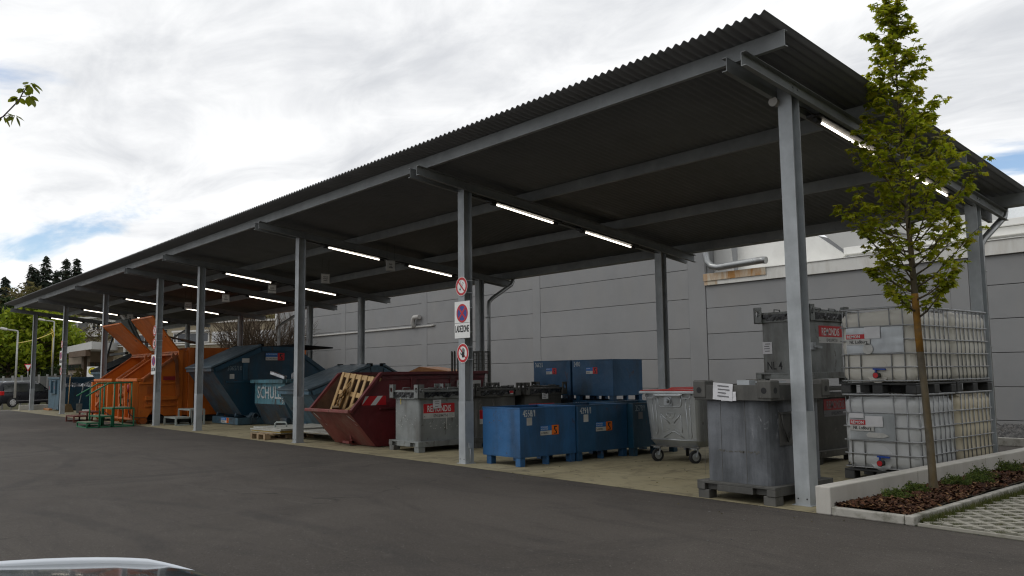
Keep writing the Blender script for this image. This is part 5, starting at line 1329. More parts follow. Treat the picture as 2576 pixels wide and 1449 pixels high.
# ------------------------------------------------------------------ orange compactors
def compactor(label, X0, X1, rust, lidh, length=5.6):
    t = thing('waste_compactor', label, 'compactor', (X0, 0, 0), 0, 'orange waste compactors'); w = X1-X0; th = .03
    side = [(-.16, .48), (.26, .48), (.62, .24), (1.32, .24), (1.32, 2.32), (.98, 2.16), (-.14, 1.33), (-.16, 1.33)]
    for xx in (0, w-th): b = B(); b.prism(side, 'x', xx, xx+th); b.build('hopper_side', 'orange', t)
    b = B(); b.box(th, -.16, .20, w-th, -.13, 1.33); b.build('front_plate', 'orange', t)
    b = B(); b.plate((-.10, 1.02), (1.30, .95), th+.001, w-th-.001, .02); b.plate((1.30, .95), (1.30, 2.25), th+.001, w-th-.001, .02); b.build('hopper_floor', 'orange_rusty', t)
    b = B(); b.box(-.10, -.24, 1.33, w+.02, -.10, 1.42); b.build('front_ledge', 'orange', t, .012)
    b = B()
    for x in (.02, w-.02): b.bar((x, -.12, 1.36), (x, 1.0, 2.185), .07, .05)
    b.bar((0, 1.0, 2.19), (w, 1.0, 2.19), .07, .06); b.bar((-.02, 1.02, 2.26), (w+.02, 1.02, 2.26), .05, .05)
    b.build('hopper_edge', 'orange_rusty', t, .006)
    # container part
    b = B(); b.box(0, 1.33, .22, w, length, 2.40); b.build('container', 'orange', t, .012)
    b = B()
    for y in (1.33, 2.55, 3.75, 4.9): b.box(w+.001, y, .16, w+.075, y+.17, 2.40)
    b.box(w+.001, 1.5, .98, w+.04, length, 1.04)
    b.box(w+.0005, 1.0, .12, w+.06, 1.16, 2.30)
    b.build('side_ribs', 'orange', t, .006)
    b = B(); b.prism([(.80, 2.26), (.98, 2.0), (1.06, .9), (1.02, .82), (.94, .9), (.90, 1.9), (.78, 2.1)], 'x', w+.061, w+.10); b.prism([(-.05, 1.30), (.0, 1.38), (.5, 1.75), (1.0, 2.10), (1.0, 2.17), (.48, 1.81), (-.05, 1.42)], 'x', w+.001, w+.05); b.build('lid_lever', 'orange_rusty', t)
    # side relief of the press part
    b = B()
    b.prism([(-.16, 1.30), (1.0, 1.30), (1.0, 1.24), (-.16, 1.24)], 'x', w+.0005, w+.04)
    b.prism([(.02, .86), (1.0, .86), (1.0, .74), (.02, .74)], 'x', w+.0005, w+.10)
    b.prism([(.02, .60), (1.0, .60), (1.0, .54), (.02, .54)], 'x', w+.0005, w+.06)
    b.prism([(-.16, .22), (-.06, .14), (.06, .14), (.30, .48), (-.16, .48)], 'x', w-.05, w+.02)
    b.prism([(-.16, .22), (-.06, .14), (.06, .14), (.30, .48), (-.16, .48)], 'x', -.02, .05)
    b.build('press_frame', 'orange', t, .006)
    b = B()
    for k in range(6): z = 1.17-.04*k; b.prism([(.08, z), (.46, z), (.46, z-.012), (.08, z-.02)], 'x', w+.0005, w+.02)
    b.build('louvre', 'orange_rusty', t)
    # front frame members, hook plate and rollers
    b = B()
    for x0_, x1_ in ((.02, .16), (.62, .70), (1.28, 1.36), (w-.40, w-.32), (w-.14, w-.02)): b.box(x0_, -.34, .20, x1_, -.161, 1.32)
    b.box(.02, -.34, .14, w-.02, -.13, .1999); b.build('front_frame', 'orange', t, .008)
    b = B(); hx = w*.40
    b.prism([(hx-.24, 1.18), (hx+.24, 1.18), (hx+.24, .86), (hx+.13, .50), (hx+.05, .42), (hx-.05, .42), (hx-.13, .50), (hx-.24, .86)], 'y', -.30, -.25)
    for s in (-.11, .11): b.cyl((hx+s, -.30, .88), (hx+s, -.36, .88), .075, n=14)
    b.bar((hx-.16, -.31, 1.15), (hx-.10, -.36, .92), .02, .05); b.bar((hx+.16, -.31, 1.15), (hx+.10, -.36, .92), .02, .05)
    b.tube([(hx-.05, -.31, .62), (hx-.05, -.36, .52), (hx, -.37, .47), (hx+.05, -.36, .52), (hx+.05, -.31, .62)], .03, 6)
    b.build('hook_plate', 'orange_rusty', t, .006)
    for x in (.02, w-.14):
        b = B(); b.cyl((x-.02, .0, .125), (x+.14, .0, .125), .12, n=20); b.build('roller', 'orange_rusty', t)
        b = B(); b.cyl((x-.07, .0, .125), (x-.021, .0, .125), .155, n=20); b.build('roller_flange', 'orange', t)
    b = B(); b.box(.12, .55, .02, .34, length-.1, .2195); b.box(w-.34, .55, .02, w-.12, length-.1, .2195); b.build('skid', 'black_steel', t)
    b = B(); b.cyl((w*.82, -.35, 1.24), (w*.82, -.35, 1.00), .045, n=10); b.build('plug', 'sign_redold', t)
    b = B(); b.tube([(w*.82, -.35, 1.0), (w*.83, -.37, .72), (w*.86, -.38, .55), (w*.93, -.39, .35), (w+.10, -.30, .22), (w+.14, .1, .20)], .014, 6); b.tube([(w*.84+.05*cos(a), -.37, .74+.05*sin(a)) for a in [2*pi*k/8 for k in range(9)]], .012, 5); b.build('power_cable', 'black_steel', t)
    b = B(); b.box(w+.0415, .55, 1.36, w+.043, .95, 1.48); b.build('yellow_label', 'sign_redold', t); 
    b = B(); b.box(w*.74, -.1615, .62, w*.80, -.1605, .98); b.build('yellow_label', 'cable_yellow', t)
    # raised hatch and its props
    p = Vector((0, 1.02, 2.30)); q = Vector((0, lidh[0], lidh[1])); d = (q-p).normalized(); n = Vector((0, d.z, -d.y))
    b = B(); a = p; c = q
    b.prism([(a.y, a.z), (c.y, c.z), ((c-n*.02).y, (c-n*.02).z), ((a-n*.02).y, (a-n*.02).z)], 'x', .02, w-.02)
    b.bar((.0, a.y, a.z), (.0, c.y, c.z), .05, .07, up=(1, 0, 0)); b.bar((w, a.y, a.z), (w, c.y, c.z), .05, .07, up=(1, 0, 0)); b.bar((0, c.y, c.z), (w, c.y, c.z), .05, .05)
    h = b.build('raised_hatch', 'orange', t, .004)
    b = B(); f = .42; mpt = p.lerp(q, f); b.bar((.03, (mpt+n*.002).y, (mpt+n*.002).z), (w-.03, (mpt+n*.002).y, (mpt+n*.002).z), .012, .012); b.build('fold_line', 'wood_red', h)
    b = B(); mm = p.lerp(q, .45)-n*.03; b.cyl((w-.12, mm.y, mm.z), (w-.12, 1.75, 2.52), .028, n=8); b.cyl((w-.12, mm.lerp(Vector((0, 1.75, 2.52)), .45).y, mm.lerp(Vector((0, 1.75, 2.52)), .45).z), (w-.12, 1.75, 2.52), .042, n=8); b.box(w-.16, 1.70, 2.401, w-.08, 1.82, 2.56); b.build('lid_strut', 'rustin', t)
    return t
compactor('nearer orange waste compactor with its hatch raised, beside the navy skip', -24.62, -22.46, 0, (.18, 3.37))
compactor('farther orange waste compactor with its hatch raised, behind the green steps', -27.34, -25.22, 1, (-.02, 3.29))

# ------------------------------------------------------------------ lidded black skip and scrap container beyond
H_, hw_ = lidded('dark skip with a grey lid raised on a strut behind the orange compactors', -32.2, -30.0, .25, 4.6, 1.72, 1.60, 1.75, 2.45, 2.42, 1.6, 1.1, 3.8, .1, 'steelblue', 'steelblue', 'blacknavy', front_open=None)
H_.location.y = .6
for o in list(H_.children):
    if o.name.startswith('rear_lid'): bpy.data.objects.remove(o)
b = B(); b.prism([(1.72, 2.44), (1.05, 3.80), (1.0, 3.76), (1.66, 2.42)], 'x', 1.0, hw_+.05); b.prism([(1.66, 2.43), (1.0, 3.77), (.96, 3.70), (1.60, 2.40)], 'x', hw_-.2, hw_-.12); b.build('raised_lid', 'greylid', H_)
b = B(); b.bar((.6, .55, 1.95), (.6, .95, 3.55), .07, .06); b.bar((.2, .9, 2.40), (hw_, .95, 2.42), .12, .09); b.build('lid_strut', 'black_steel', H_)
b = B(); b.prism([(1.05, 3.78), (1.10, 3.78), (1.0, 3.98), (.90, 3.98)], 'x', 1.2, 1.5); b.build('lid_handle', 'sticker_white', H_)
def scrap_container():
    X0, X1 = -39.2, -36.95; w = X1-X0
    t = thing('scrap_container', 'grey blue open container of shiny metal scrap at the far end', 'container', (X0, .70, 0))
    F = [(0.02*0+.12, .06), (w-.12, .06), (w, 1.42), (0, 1.42)]
    b = B(); b.prism(F, 'y', 0, .02); b.build('front_plate', 'steelblue', t)
    b = B(); b.prism([(w-.12, .06), (w-.10, .06), (w-.03, 1.06), (w-.05, 1.06)], 'y', .021, 5.2); b.build('side_wall', 'navy', t)
    b = B(); b.prism([(.12, .06), (.14, .06), (.02, 1.5), (0, 1.5)], 'y', .021, 5.2); b.box(.02, 5.2, .06, w-.02, 5.22, 1.5); b.build('back_wall', 'navy', t)
    b = B(); b.box(.14, .021, .06, w-.14, 5.19, .08); b.box(.3, .3, 0, .45, 5, .06); b.box(w-.45, .3, 0, w-.3, 5, .06); b.build('floor_plate', 'navy', t)
    b = B(); b.box(-.05, -.04, 1.42, w+.05, .06, 1.52); b.box(-.05, .061, 1.44, .03, 5.22, 1.52); b.build('rim', 'steelblue', t, .01)
    b = B()
    for x in (.75, 1.60): b.box(x, -.08, .80, x+.12, -.001, 1.38)
    b.box(.75, -.08, .76, 1.72, -.001, .7995); b.box(.87, -.05, 1.33, 1.6, -.001, 1.38); b.build('hook_frame', 'steelblue', t, .006)
    b = B(); b.box(.12, -.0025, .92, .24, -.001, 1.12); b.box(1.15, -.0025, .98, 1.35, -.001, 1.10); b.build('label', 'sign_redold', t)
    R = random.Random(77); b = B()
    for k in range(420):
        x = R.uniform(.15, w-.12); y = R.uniform(.1, 5.0); z = .92+.2*(1-abs(x-w*.5)/w)+R.uniform(0, .12); l = R.uniform(.08, .4); a = R.uniform(0, pi); e = R.uniform(-.5, .6)
        d = Vector((cos(a)*cos(e), sin(a)*cos(e), sin(e)))*l/2; c = Vector((X0+x, .7+y, z)); b.bar(c-d, c+d, R.uniform(.015, .06), .008)
    b.bar((X1-.5, 1.5, 1.0), (X1-.3, 2.3, 1.45), .05, .02)
    o = b.build('metal_scrap', 'scrap'); o['kind'] = 'stuff'
    o = B().box(X0+.14, .75, .85, X1-.08, 5.8, .93).build('scrap_bed', 'black_steel'); o['kind'] = 'stuff'
    b = B(); b.box(X0-.1, .55, .004, X1-1.2, .69, .09); o = b.build('timber', 'wood_red', None, .006); tag(o, 'brown timber on the ground at the foot of the scrap container', 'timber')
scrap_container()
# ------------------------------------------------------------------ steps, tools, pallet of panels
def green_steps():
    t = thing('access_steps', 'green tubular steps with handrails before the orange compactors', 'steps', (-21.72, -1.78, 0))
    w, q = 1.10, .035
    L_ = [(0, .32, .16), (.34, .66, .34), (.68, 1.28, .56)]
    for (a, c, z) in L_:
        b = B(); b.box(-w+q, a+.01, z-.01, -q, c-.01, z+.006); b.build('tread', 'step_tread', t)
        b = B()
        for p, r in (((-w, a), (0, a)), ((-w, c), (0, c)), ((-w, a), (-w, c)), ((0, a), (0, c))): b.bar((p[0], p[1], z-.02), (r[0], r[1], z-.02), q)
        for x in (-w, 0):
            for y in (a, c): b.bar((x, y, .0), (x, y, z-.02), q)
        b.build('step_frame', 'green', t)
    b = B()
    for x in (-w, 0): b.bar((x, 0, .018), (x, 1.28, .018), q)
    b.bar((-w, 0, .018), (0, 0, .018), q); b.bar((-w, 1.28, .018), (0, 1.28, .018), q); b.build('base_frame', 'green', t)
    for x in (-w+.0, 0):
        b = B(); r = .022
        b.tube([(x, -.05, .92), (x, .55, 1.29), (x, 1.22, 1.31)], r, 8)
        b.tube([(x, .33, .02), (x, .33, 1.15)], r, 8); b.tube([(x, .72, .02), (x, .72, 1.29)], r, 8); b.tube([(x, 1.2, .5), (x, 1.2, 1.30)], r, 8); b.build('handrail', 'green', t)
green_steps()
def frame_steps(name, label, x, y, mat, w, rz=0, h=(.25, .48), d=.34, n=2, group=None):
    t = thing(name, label, 'steps', (x, y, 0), rz, group); q = .045
    for k in range(n):
        a, c, z = k*d, (k+1)*d, h[k]; b = B()
        for p, r in (((-w, a), (0, a)), ((-w, c), (0, c)), ((-w, a), (-w, c)), ((0, a), (0, c))): b.bar((p[0], p[1], z-q/2), (r[0], r[1], z-q/2), q)
        for xx in (-w, 0):
            for yy in (a, c): b.bar((xx, yy, 0), (xx, yy, z-q), q)
        for xx in (-w, 0): b.bar((xx, a, q/2), (xx, c, q/2), q*.9)
        b.build('step_frame', mat, t)
        b = B(); b.box(-w+.02, a+.02, z-.012, -.02, c-.02, z-.004); b.build('tread', mat, t)
frame_steps('step_stool', 'pale grey two step frame stool before the navy skip at the post', -20.75, .42, 'step_grey', 1.0, 0, (.25, .48), .42, 2, 'pale grey step stools')
frame_steps('step_stool', 'pale grey two step frame stool behind the green steps', -29.0, .05, 'step_grey', 1.0, 0, (.27, .52), .42, 2, 'pale grey step stools')
frame_steps('low_step', 'red brown low step frame left of the green steps', -25.6, -1.25, 'step_red', 1.0, 0, (.22, .34), .4, 2)
t = thing('broom', 'straw broom leaning upright against the scrap container', 'broom', (-34.9, .62, 0))
b = B(); b.cyl((0, 0, .36), (-.35, .12, 1.55), .018, n=8); b.build('handle', 'wood', t)
b = B(); b.prism([(-.10, .36), (.10, .36), (.22, .02), (-.22, .02)], 'x', -.05, .05); b.build('bristles', 'broom', t)
t = thing('shovel', 'shovel leaning beside the broom, blade on the ground', 'shovel', (-33.6, .75, 0))
b = B(); b.cyl((0, 0, .40), (-.9, .35, 1.15), .02, n=8); b.build('handle', 'waste', t)
b = B(); b.prism([(-.10, .0), (.10, .0), (.12, .40), (-.12, .40)], 'x', -.01, .012); b.build('blade', 'waste', t)
p5 = pallet('wooden pallet on the floor carrying white wall panels', .8, 1.2, 'wood_grey', 7)
put(p5, Matrix.Translation((-13.62, .47, .004)) @ Matrix.Rotation(radians(90), 4, 'Z'))
def panel(label, x0, x1, y, z, wd, th, rz=0, foam=False):
    t = thing('wall_panel', label, 'panel', (x0, y, z), rz, 'white sandwich panels on the pallet'); l = x1-x0
    b = B(); b.box(0, 0, 0, l, wd, .008); b.box(0, 0, th-.008, l, wd, th)
    b.build('metal_skin', 'panel_white', t)
    b = B(); b.box(.02, .012, .008, l-.02, wd-.01, th-.008); b.build('foam_core', 'foam' if foam else 'panel_white', t)
    b = B(); b.box(0, -.012, th-.03, l, -.001, th+.004); b.build('edge_trim', 'panel_white', t)
    return t
panel('lowest white panel with a yellow foam edge, on the pallet', -14.55, -13.02, .10, .142, 1.55, .07, radians(2), True)
panel('upper white panel on the pallet, with a grey grab handle', -14.50, -12.95, .16, .213, 1.5, .035, radians(-1))
panel('longer panel lying behind, reaching towards the maroon skip', -12.90, -11.5, .5, .16, 1.0, .05, radians(3), True)
b = B(); b.tube([(-13.85, .4, .25), (-13.85, .4, .33), (-13.82, .42, .36), (-13.62, .55, .36), (-13.6, .57, .33), (-13.6, .57, .25)], .02, 6); o = b.build('grab_handle', 'step_grey'); tag(o, 'bent grey handle lying on the white panels', 'handle')
# wire mesh panels by the rear post and boards behind the skip
def mesh_panel(label, p, q, h, z0):
    t = thing('wire_panel', label, 'mesh panel', (0, 0, 0), 0, 'wire mesh panels stored behind the skip')
    P0, P1 = Vector(p), Vector(q); d = P1-P0
    b = B()
    for f in (0, 1): v = P0+d*f; b.bar((v.x, v.y, z0), (v.x, v.y, z0+h), .035)
    for z in (z0, z0+h): b.bar((P0.x, P0.y, z), (P1.x, P1.y, z), .035)
    b.build('frame', 'waste_black', t)
    b = B()
    for i in range(1, 18): v = P0+d*(i/18); b.cyl((v.x, v.y, z0), (v.x, v.y, z0+h), .005, n=4)
    for i in range(1, 20): z = z0+h*i/20; b.cyl((P0.x, P0.y, z), (P1.x, P1.y, z), .005, n=4)
    b.build('wire_grid', 'waste_black', t)
mesh_panel('wire mesh panel standing right of the post, nearest', (-12.25, 4.75, 0), (-11.62, 4.75, 0), 1.97, .02)
mesh_panel('wire mesh panel standing just behind the nearest mesh panel', (-12.25, 4.86, 0), (-11.55, 4.86, 0), 1.98, .02)
mesh_panel('wire mesh panel at the very back of the row by the down pipe', (-12.55, 5.3, 0), (-11.85, 5.3, 0), 1.98, .02)
for k, (x, a) in enumerate(((-12.74, 'leftmost'), (-12.62, 'second from the left'), (-12.48, 'third from the left'))):
    mesh_panel(f'dark mesh panel seen edge on, {a} of three left of the post', (x, 4.75, 0), (x-.60, 5.20, 0), 2.0, .02)
t = thing('wooden_crate', 'orange brown wooden board box rising behind the maroon skip', 'crate', (-15.55, 5.2, 0), radians(6))
b = B(); b.box(0, 0, 0, 1.75, .7, 1.50); b.build('crate_body', 'wood_red', t, .01)
b = B(); b.prism([(0, 1.505), (.55, 1.66), (1.72, 1.53), (1.75, 1.505)], 'y', .0, .75); b.build('tilted_cover', 'wood_red', t, .01)
# ------------------------------------------------------------------ cars
def loft(b, secs, mi=0, smooth=True, close=True):
    n = len(secs[0]); vs = [p for s in secs for p in s]
    fs = [(j*n+i, j*n+(i+1) % n, (j+1)*n+(i+1) % n, (j+1)*n+i) for j in range(len(secs)-1) for i in range(n)]
    if close: fs += [tuple(range(n-1, -1, -1)), tuple(range((len(secs)-1)*n, len(secs)*n))]
    b.add(vs, fs, mi, smooth)
def wheel(t, x, y, r, s, cap):
    b = B(); b.cyl((x-s*.09, y, r), (x+s*.10, y, r), r, n=24); o = b.build('wheel', 'rubber', t, .02, 2)
    b = B(); b.cyl((x+s*.10, y, r), (x+s*.115, y, r), r*.66, r*.60, n=24); b.build('rim', cap, o)
    b = B()
    for k in range(8): a = 2*pi*k/8; b.cyl((x+s*.113, y+cos(a)*r*.46, r+sin(a)*r*.46), (x+s*.1165, y+cos(a)*r*.46, r+sin(a)*r*.46), r*.085, n=8)
    b.build('wheel_slot', 'black', o)
def estate(label, loc, rz):
    """people carrier, nose towards local +y"""
    t = thing('parked_car', label, 'car', loc, rz); W_ = .89
    #      y,    half width, bottom, belt, roof half width, roof z
    S = [(-2.16, .70, .40, .95, .55, 1.00), (-2.12, .80, .30, .98, .62, 1.38), (-1.95, .86, .26, .99, .66, 1.58), (-1.2, .89, .24, .98, .68, 1.64), (0, .89, .24, .97, .68, 1.64), (.55, .89, .24, .96, .66, 1.56), (1.28, .88, .24, .95, .70, 1.00), (1.95, .82, .26, .86, .60, .89), (2.18, .66, .36, .70, .45, .74)]
    def sec(y, hw, z0, zb_, rw, zr_):
        pts = [(hw*.92, z0), (hw, z0+.12), (hw, (z0+zb_)/2), (hw*.985, zb_-.03), (hw*.955, zb_), (rw+(hw*.955-rw)*.15, zr_-.10 if zr_-.1 > zb_ else zr_-.01), (rw*.8, zr_), (0, zr_+.015)]
        full = [(x, y, z) for x, z in pts]+[(-x, y, z) for x, z in pts[-2::-1]]
        return full
    b = B(); loft(b, [sec(*s) for s in S]); b.build('body', 'carblack', t)
    for s in (-1, 1):
        g = B()
        def wq(y0, y1, zt0, zt1, w0, w1): g.add([(s*(.865+.012), y0, 1.0), (s*(.865+.012), y1, 1.0), (s*(w1+.012), y1, zt1), (s*(w0+.012), y0, zt0)], [(0, 1, 2, 3)])
        wq(-1.95, -1.25, 1.46, 1.52, .735, .72); wq(-1.17, -.30, 1.53, 1.53, .72, .72); wq(-.22, .78, 1.53, 1.44, .72, .73)
        g.build('side_window', 'carglass', t)
        b = B(); b.tube([(s*.62, -1.9, 1.62), (s*.63, -1.7, 1.69), (s*.63, .2, 1.69), (s*.62, .4, 1.62)], .018, 6); b.build('roof_rail', 'rail_silver', t)
        b = B(); b.box(s*.87-.02*(s < 0)-(.0 if s > 0 else .18)+.02, .78, .98, s*.87+(.2 if s > 0 else 0)-.0, .92, 1.12); b.build('mirror', 'carblack', t, .03, 2)
        b = B(); b.box(min(s*.70, s*.875), -2.15, .80, max(s*.70, s*.875), -1.93, 1.06); b.build('tail_light', 'taillight', t, .02)
        b = B(); b.box(min(s*.885, s*.90), -1.2, .40, max(s*.885, s*.90), 1.1, .44); b.build('side_trim', 'grey_print', t)
        wheel(t, s*.80, -1.36, .315, s, 'hubcap'); wheel(t, s*.80, 1.34, .315, s, 'hubcap')
        for y in (-1.36, 1.34):
            b = B(); b.add([(s*.893, y+.40*cos(pi*k/10), .32+.40*sin(pi*k/10)) for k in range(11)]+[(s*.893, y-.36, .20), (s*.893, y+.36, .20)], [tuple(range(11))+(11, 12)]); b.build('wheel_arch', 'black', t)
    b = B(); b.add([(-.66, -2.145, 1.02), (.66, -2.145, 1.02), (.60, -2.03, 1.52), (-.60, -2.03, 1.52)], [(0, 1, 2, 3)]); b.build('rear_window', 'carglass', t)
    b = B(); b.add([(-.76, 1.27, 1.02), (.76, 1.27, 1.02), (.62, .62, 1.54), (-.62, .62, 1.54)], [(0, 1, 2, 3)]); b.build('windscreen', 'carglass', t)
    return t
estate('dark estate car with roof rails parked beyond the far end of the carport', (at(29.5, 1025, 63.5).x-1.27, at(29.5, 1025, 63.5).y+.94, at(29.5, 1025, 63.5).z), radians(23))

def near_car():
    """low car the photograph was taken over: only its roof shows"""
    t = thing('parked_car', 'car in the lower corner with dark glass roof and pale roof rail', 'car', (4.02, -8.95, 0), 0)
    S = [(-2.25, .62, .35, .66, .40, .72), (-2.0, .78, .22, .74, .48, .92), (-1.4, .84, .18, .78, .53, 1.08), (-.7, .85, .18, .79, .55, 1.155), (0, .85, .18, .79, .557, 1.18), (.6, .85, .18, .79, .552, 1.183), (1.0, .85, .18, .79, .540, 1.172), (1.134, .85, .18, .79, .512, 1.160), (1.21, .85, .18, .79, .489, 1.149), (1.29, .85, .18, .79, .462, 1.126), (1.95, .84, .18, .76, .60, .80), (2.35, .76, .22, .64, .5, .68), (2.6, .58, .32, .54, .4, .57)]
    def sec(y, hw, z0, zb_, rw, zr_):
        pts = [(hw*.92, z0), (hw, z0+.12), (hw, (z0+zb_)/2), (hw*.985, zb_-.03), (hw*.94, zb_), (rw+.02, zr_-.03), (rw*.85, zr_), (rw*.4, zr_+.012), (0, zr_+.015)]
        return [(x, y, z) for x, z in pts]+[(-x, y, z) for x, z in pts[-2::-1]]
    b = B(); loft(b, [sec(*s) for s in S]); b.build('body', 'carsilver', t)
    # dark glass roof, just proud of the body
    b = B(); rows = []
    for (y, hw, z0, zb_, rw, zr_) in S[2:10]:
        rows.append([(rw*f, y, zr_+.006+.013*(1-f*f)) for f in [-1+2*i/12 for i in range(13)]])
    vs = [p for r in rows for p in r]; b.add(vs, [(j*13+i, j*13+i+1, (j+1)*13+i+1, (j+1)*13+i) for j in range(len(rows)-1) for i in range(12)], smooth=True)
    b.build('glass_roof', 'roofglass', t)
    for s in (-1, 1):
        b = B()
        path = [(y, rw, zr_) for (y, hw, z0, zb_, rw, zr_) in S[2:10]]
        secs = []
        fine = []
        for (a, c) in zip(path, path[1:]):
            for k in range(4): f = k/4; fine.append(tuple(a[i]+(c[i]-a[i])*f for i in range(3)))
        fine.append(path[-1])
        for _ in range(6): fine = [fine[0]]+[tuple((p[i]+2*q[i]+r_[i])/4 for i in range(3)) for p, q, r_ in zip(fine, fine[1:], fine[2:])]+[fine[-1]]
        n = len(fine)
        for k, (y, rw, zr_) in enumerate(fine):
            e = min(1, (n-1-k)/5, k/4+.05); hh = .0165*e**.7+.002
            x = s*(rw+.004); zr_ -= .004; secs.append([(x-.008, y, zr_-.01), (x+.008, y, zr_-.01), (x+.0075, y, zr_+hh*.8), (x, y, zr_+hh), (x-.0075, y, zr_+hh*.8)])
        loft(b, secs); b.build('roof_rail', 'rail_silver', t)
        g = B(); g.add([(s*.825, -1.0, .80), (s*.825, 1.2, .80), (s*.585, .8, 1.12), (s*.575, -.9, 1.09)], [(0, 1, 2, 3)]); g.build('side_window', 'carglass', t)
        for y in (-1.4, 1.5): wheel(t, s*.76, y, .31, s, 'hubcap')
    b = B(); b.add([(-.62, 1.88, .86), (.62, 1.88, .86), (.47, 1.33, 1.125), (-.47, 1.33, 1.125)], [(0, 1, 2, 3)]); b.build('windscreen', 'carglass', t)
near_car()

# ------------------------------------------------------------------ leafy twig reaching in from a small tree outside the picture
def twig_tree():
    t = thing('hornbeam_tree', 'thin leafy twig of a young tree reaching in against the sky', 'tree', (-1.75, -8.75, 0))
    base = Vector((-1.75, -8.75, 0))
    P = [at(-260, 420, 5.6), at(-60, 330, 5.5), at(8, 293, 5.5), at(48, 252, 5.5), at(56, 236, 5.5), at(72, 214, 5.5)]
    P = [p-base for p in P]
    b = B(); b.tube([(0, 0, -.02), (.02, .01, 1.0), (.0, .05, 2.2), (.03, .05, 3.4), (0, .05, 4.4)], [.05, .042, .034, .02, .005], 8)
    b.tube([(.0, .05, 2.3), P[0]*.5+Vector((0, .025, 1.2)), P[0], P[1], P[2], P[3], P[4], P[5]], [.016, .012, .009, .006, .0045, .004, .0035, .0025], 6)
    for (i, j) in (((52, 243), (75, 241)), ((10, 292), (38, 290)), ((56, 236), (60, 222))): b.tube([at(*i, 5.5)-base, at(*j, 5.5)-base], [.003, .002], 4)
    R = random.Random(4)
    for a in range(9):
        an = a*2.4; z = 2.4+a*.2; b.tube([(0, .05, z), (cos(an+2.6)*.35, sin(an+2.6)*.35-.2, z+.35)], [.012, .003], 4)
    b.build('trunk', 'twig', t)
    lv = B()
    def leaf(c, d, s):
        d = d.normalized(); up = Vector((R.gauss(0, .5), R.gauss(0, .5), 1)); w = d.cross(up).normalized(); nn = w.cross(d).normalized()
        pr = [(0, 0, 0), (.2, .26, -.05), (.45, .34, -.08), (.72, .26, -.11), (1, 0, -.16)]
        vs = [c+d*(a*s)+w*(q*s)+nn*(z*s) for a, q, z in pr]+[c+d*(a*s)-w*(q*s)+nn*(z*s) for a, q, z in pr[1:-1]]+[c+d*(.5*s)+nn*(.02*s)]
        ring = [0, 1, 2, 3, 4, 7, 6, 5]; lv.add(vs, [(ring[i], ring[(i+1) % 8], 8) for i in range(8)])
    for (u0, v0, u1, v1) in ((54, 222, 48, 230), (60, 218, 72, 212), (66, 214, 78, 230), (76, 210, 92, 214), (82, 212, 98, 228), (70, 211, 60, 206), (84, 208, 104, 222), (60, 228, 64, 238), (62, 222, 45, 226),
            (44, 246, 30, 250), (46, 248, 44, 260), (50, 246, 60, 258), (38, 246, 24, 252), (75, 241, 72, 261), (78, 241, 94, 250), (78, 243, 88, 262), (74, 240, 69, 230), (46, 246, 30, 244),
            (22, 290, 30, 296), (36, 291, 26, 308), (40, 290, 58, 299), (42, 292, 52, 312), (34, 290, 24, 286), (10, 293, 16, 306), (12, 294, 25, 312), (6, 294, -6, 300), (4, 296, -8, 306), (32, 292, 18, 300)):
        p = at(u0, v0, 5.5)-base; q = at(u1, v1, 5.5+R.uniform(-.03, .03))-base; leaf(p, q-p, (q-p).length*1.35)
    for k in range(500):
        z = R.uniform(2.3, 4.5); a = R.uniform(0, 2*pi); r = R.uniform(.05, .5); c = Vector((r*cos(a)-.30, r*sin(a)-.35, z)); leaf(c, Vector((R.gauss(0, 1), R.gauss(0, 1), -.4)), .07)
    lv.build('crown', 'leaf_twig', t)
    b = B(); b.cyl((0, 0, 0), (0, 0, .03), .3, n=16); b.build('soil_disc', 'soil', t)
twig_tree()

# ------------------------------------------------------------------ street furniture beyond
def street_lamp(label, u_base, d, z0, z1, uh, vh, side):
    p = at(u_base, 940, d); p.z = z0
    t = thing('street_lamp', label, 'street lamp', p, 0, 'street lamps by the road'); h = z1-z0
    q = at(uh, vh, d)-p; q.z = h+.12
    b = B(); b.cyl((0, 0, 0), (0, 0, h), .07, .045, 10); dd = Vector((q.x, q.y, 0)); b.tube([(0, 0, h), (0, 0, h+.02), dd*.12+Vector((0, 0, h+.05)), dd*.7+Vector((0, 0, h+.12))], .045, 6); b.build('pole', 'lamp_post', t)
    b = B(); n = dd.normalized(); b.bar(dd*.62+Vector((0, 0, h+.12)), dd*1.05+Vector((0, 0, h+.20)), .34, .14); b.build('lamp_head', 'white_r', t, .04)
    return t, p, h
s1, pA, hA = street_lamp('taller street lamp right of the far post, holding a yellow cable', 131, 72, 1.0, 5.75, 98, 812, -1)
s2, pB, hB = street_lamp('street lamp left of the far post with its head cut by the picture edge', 40, 60, .3, 4.4, 2, 838, -1)
t = thing('yellow_cable', 'yellow cable strung between the two street lamps', 'cable', pA)
b = B(); pts = []
for k in range(17): f = k/16; pts.append(pA.lerp(pB, f)-pA+Vector((0, 0, (hA-.75)*(1-f)+(hB-.02+pB.z-pA.z-0)*f*1.0-.5*f*(1-f))))
pts = [Vector((0, 0, hA-.75))]+pts[1:]
b.tube(pts, .028, 5); b.build('strand', 'cable_yellow', t)
b = B(); b.tube([(.25+.28*cos(a), -.28*sin(a)*.3-.15, hA-.85+.30*sin(a)) for a in [2*pi*k/14 for k in range(15)]], .03, 5); b.tube([(.1, -.1, hA-1.1), (.08, -.1, hA-2.6), (.05, -.1, hA-3.4)], .02, 5); b.build('coil', 'cable_yellow', t)
p = at(70, 940, 74); p.z = 1.0
t = thing('yield_sign', 'red edged yield triangle seen beyond the fence', 'sign', p, YAW)
b = B(); b.cyl((-.03, .06, 0), (-.03, .06, 1.6), .04, n=8); b.build('pole', 'lamp_post', t)
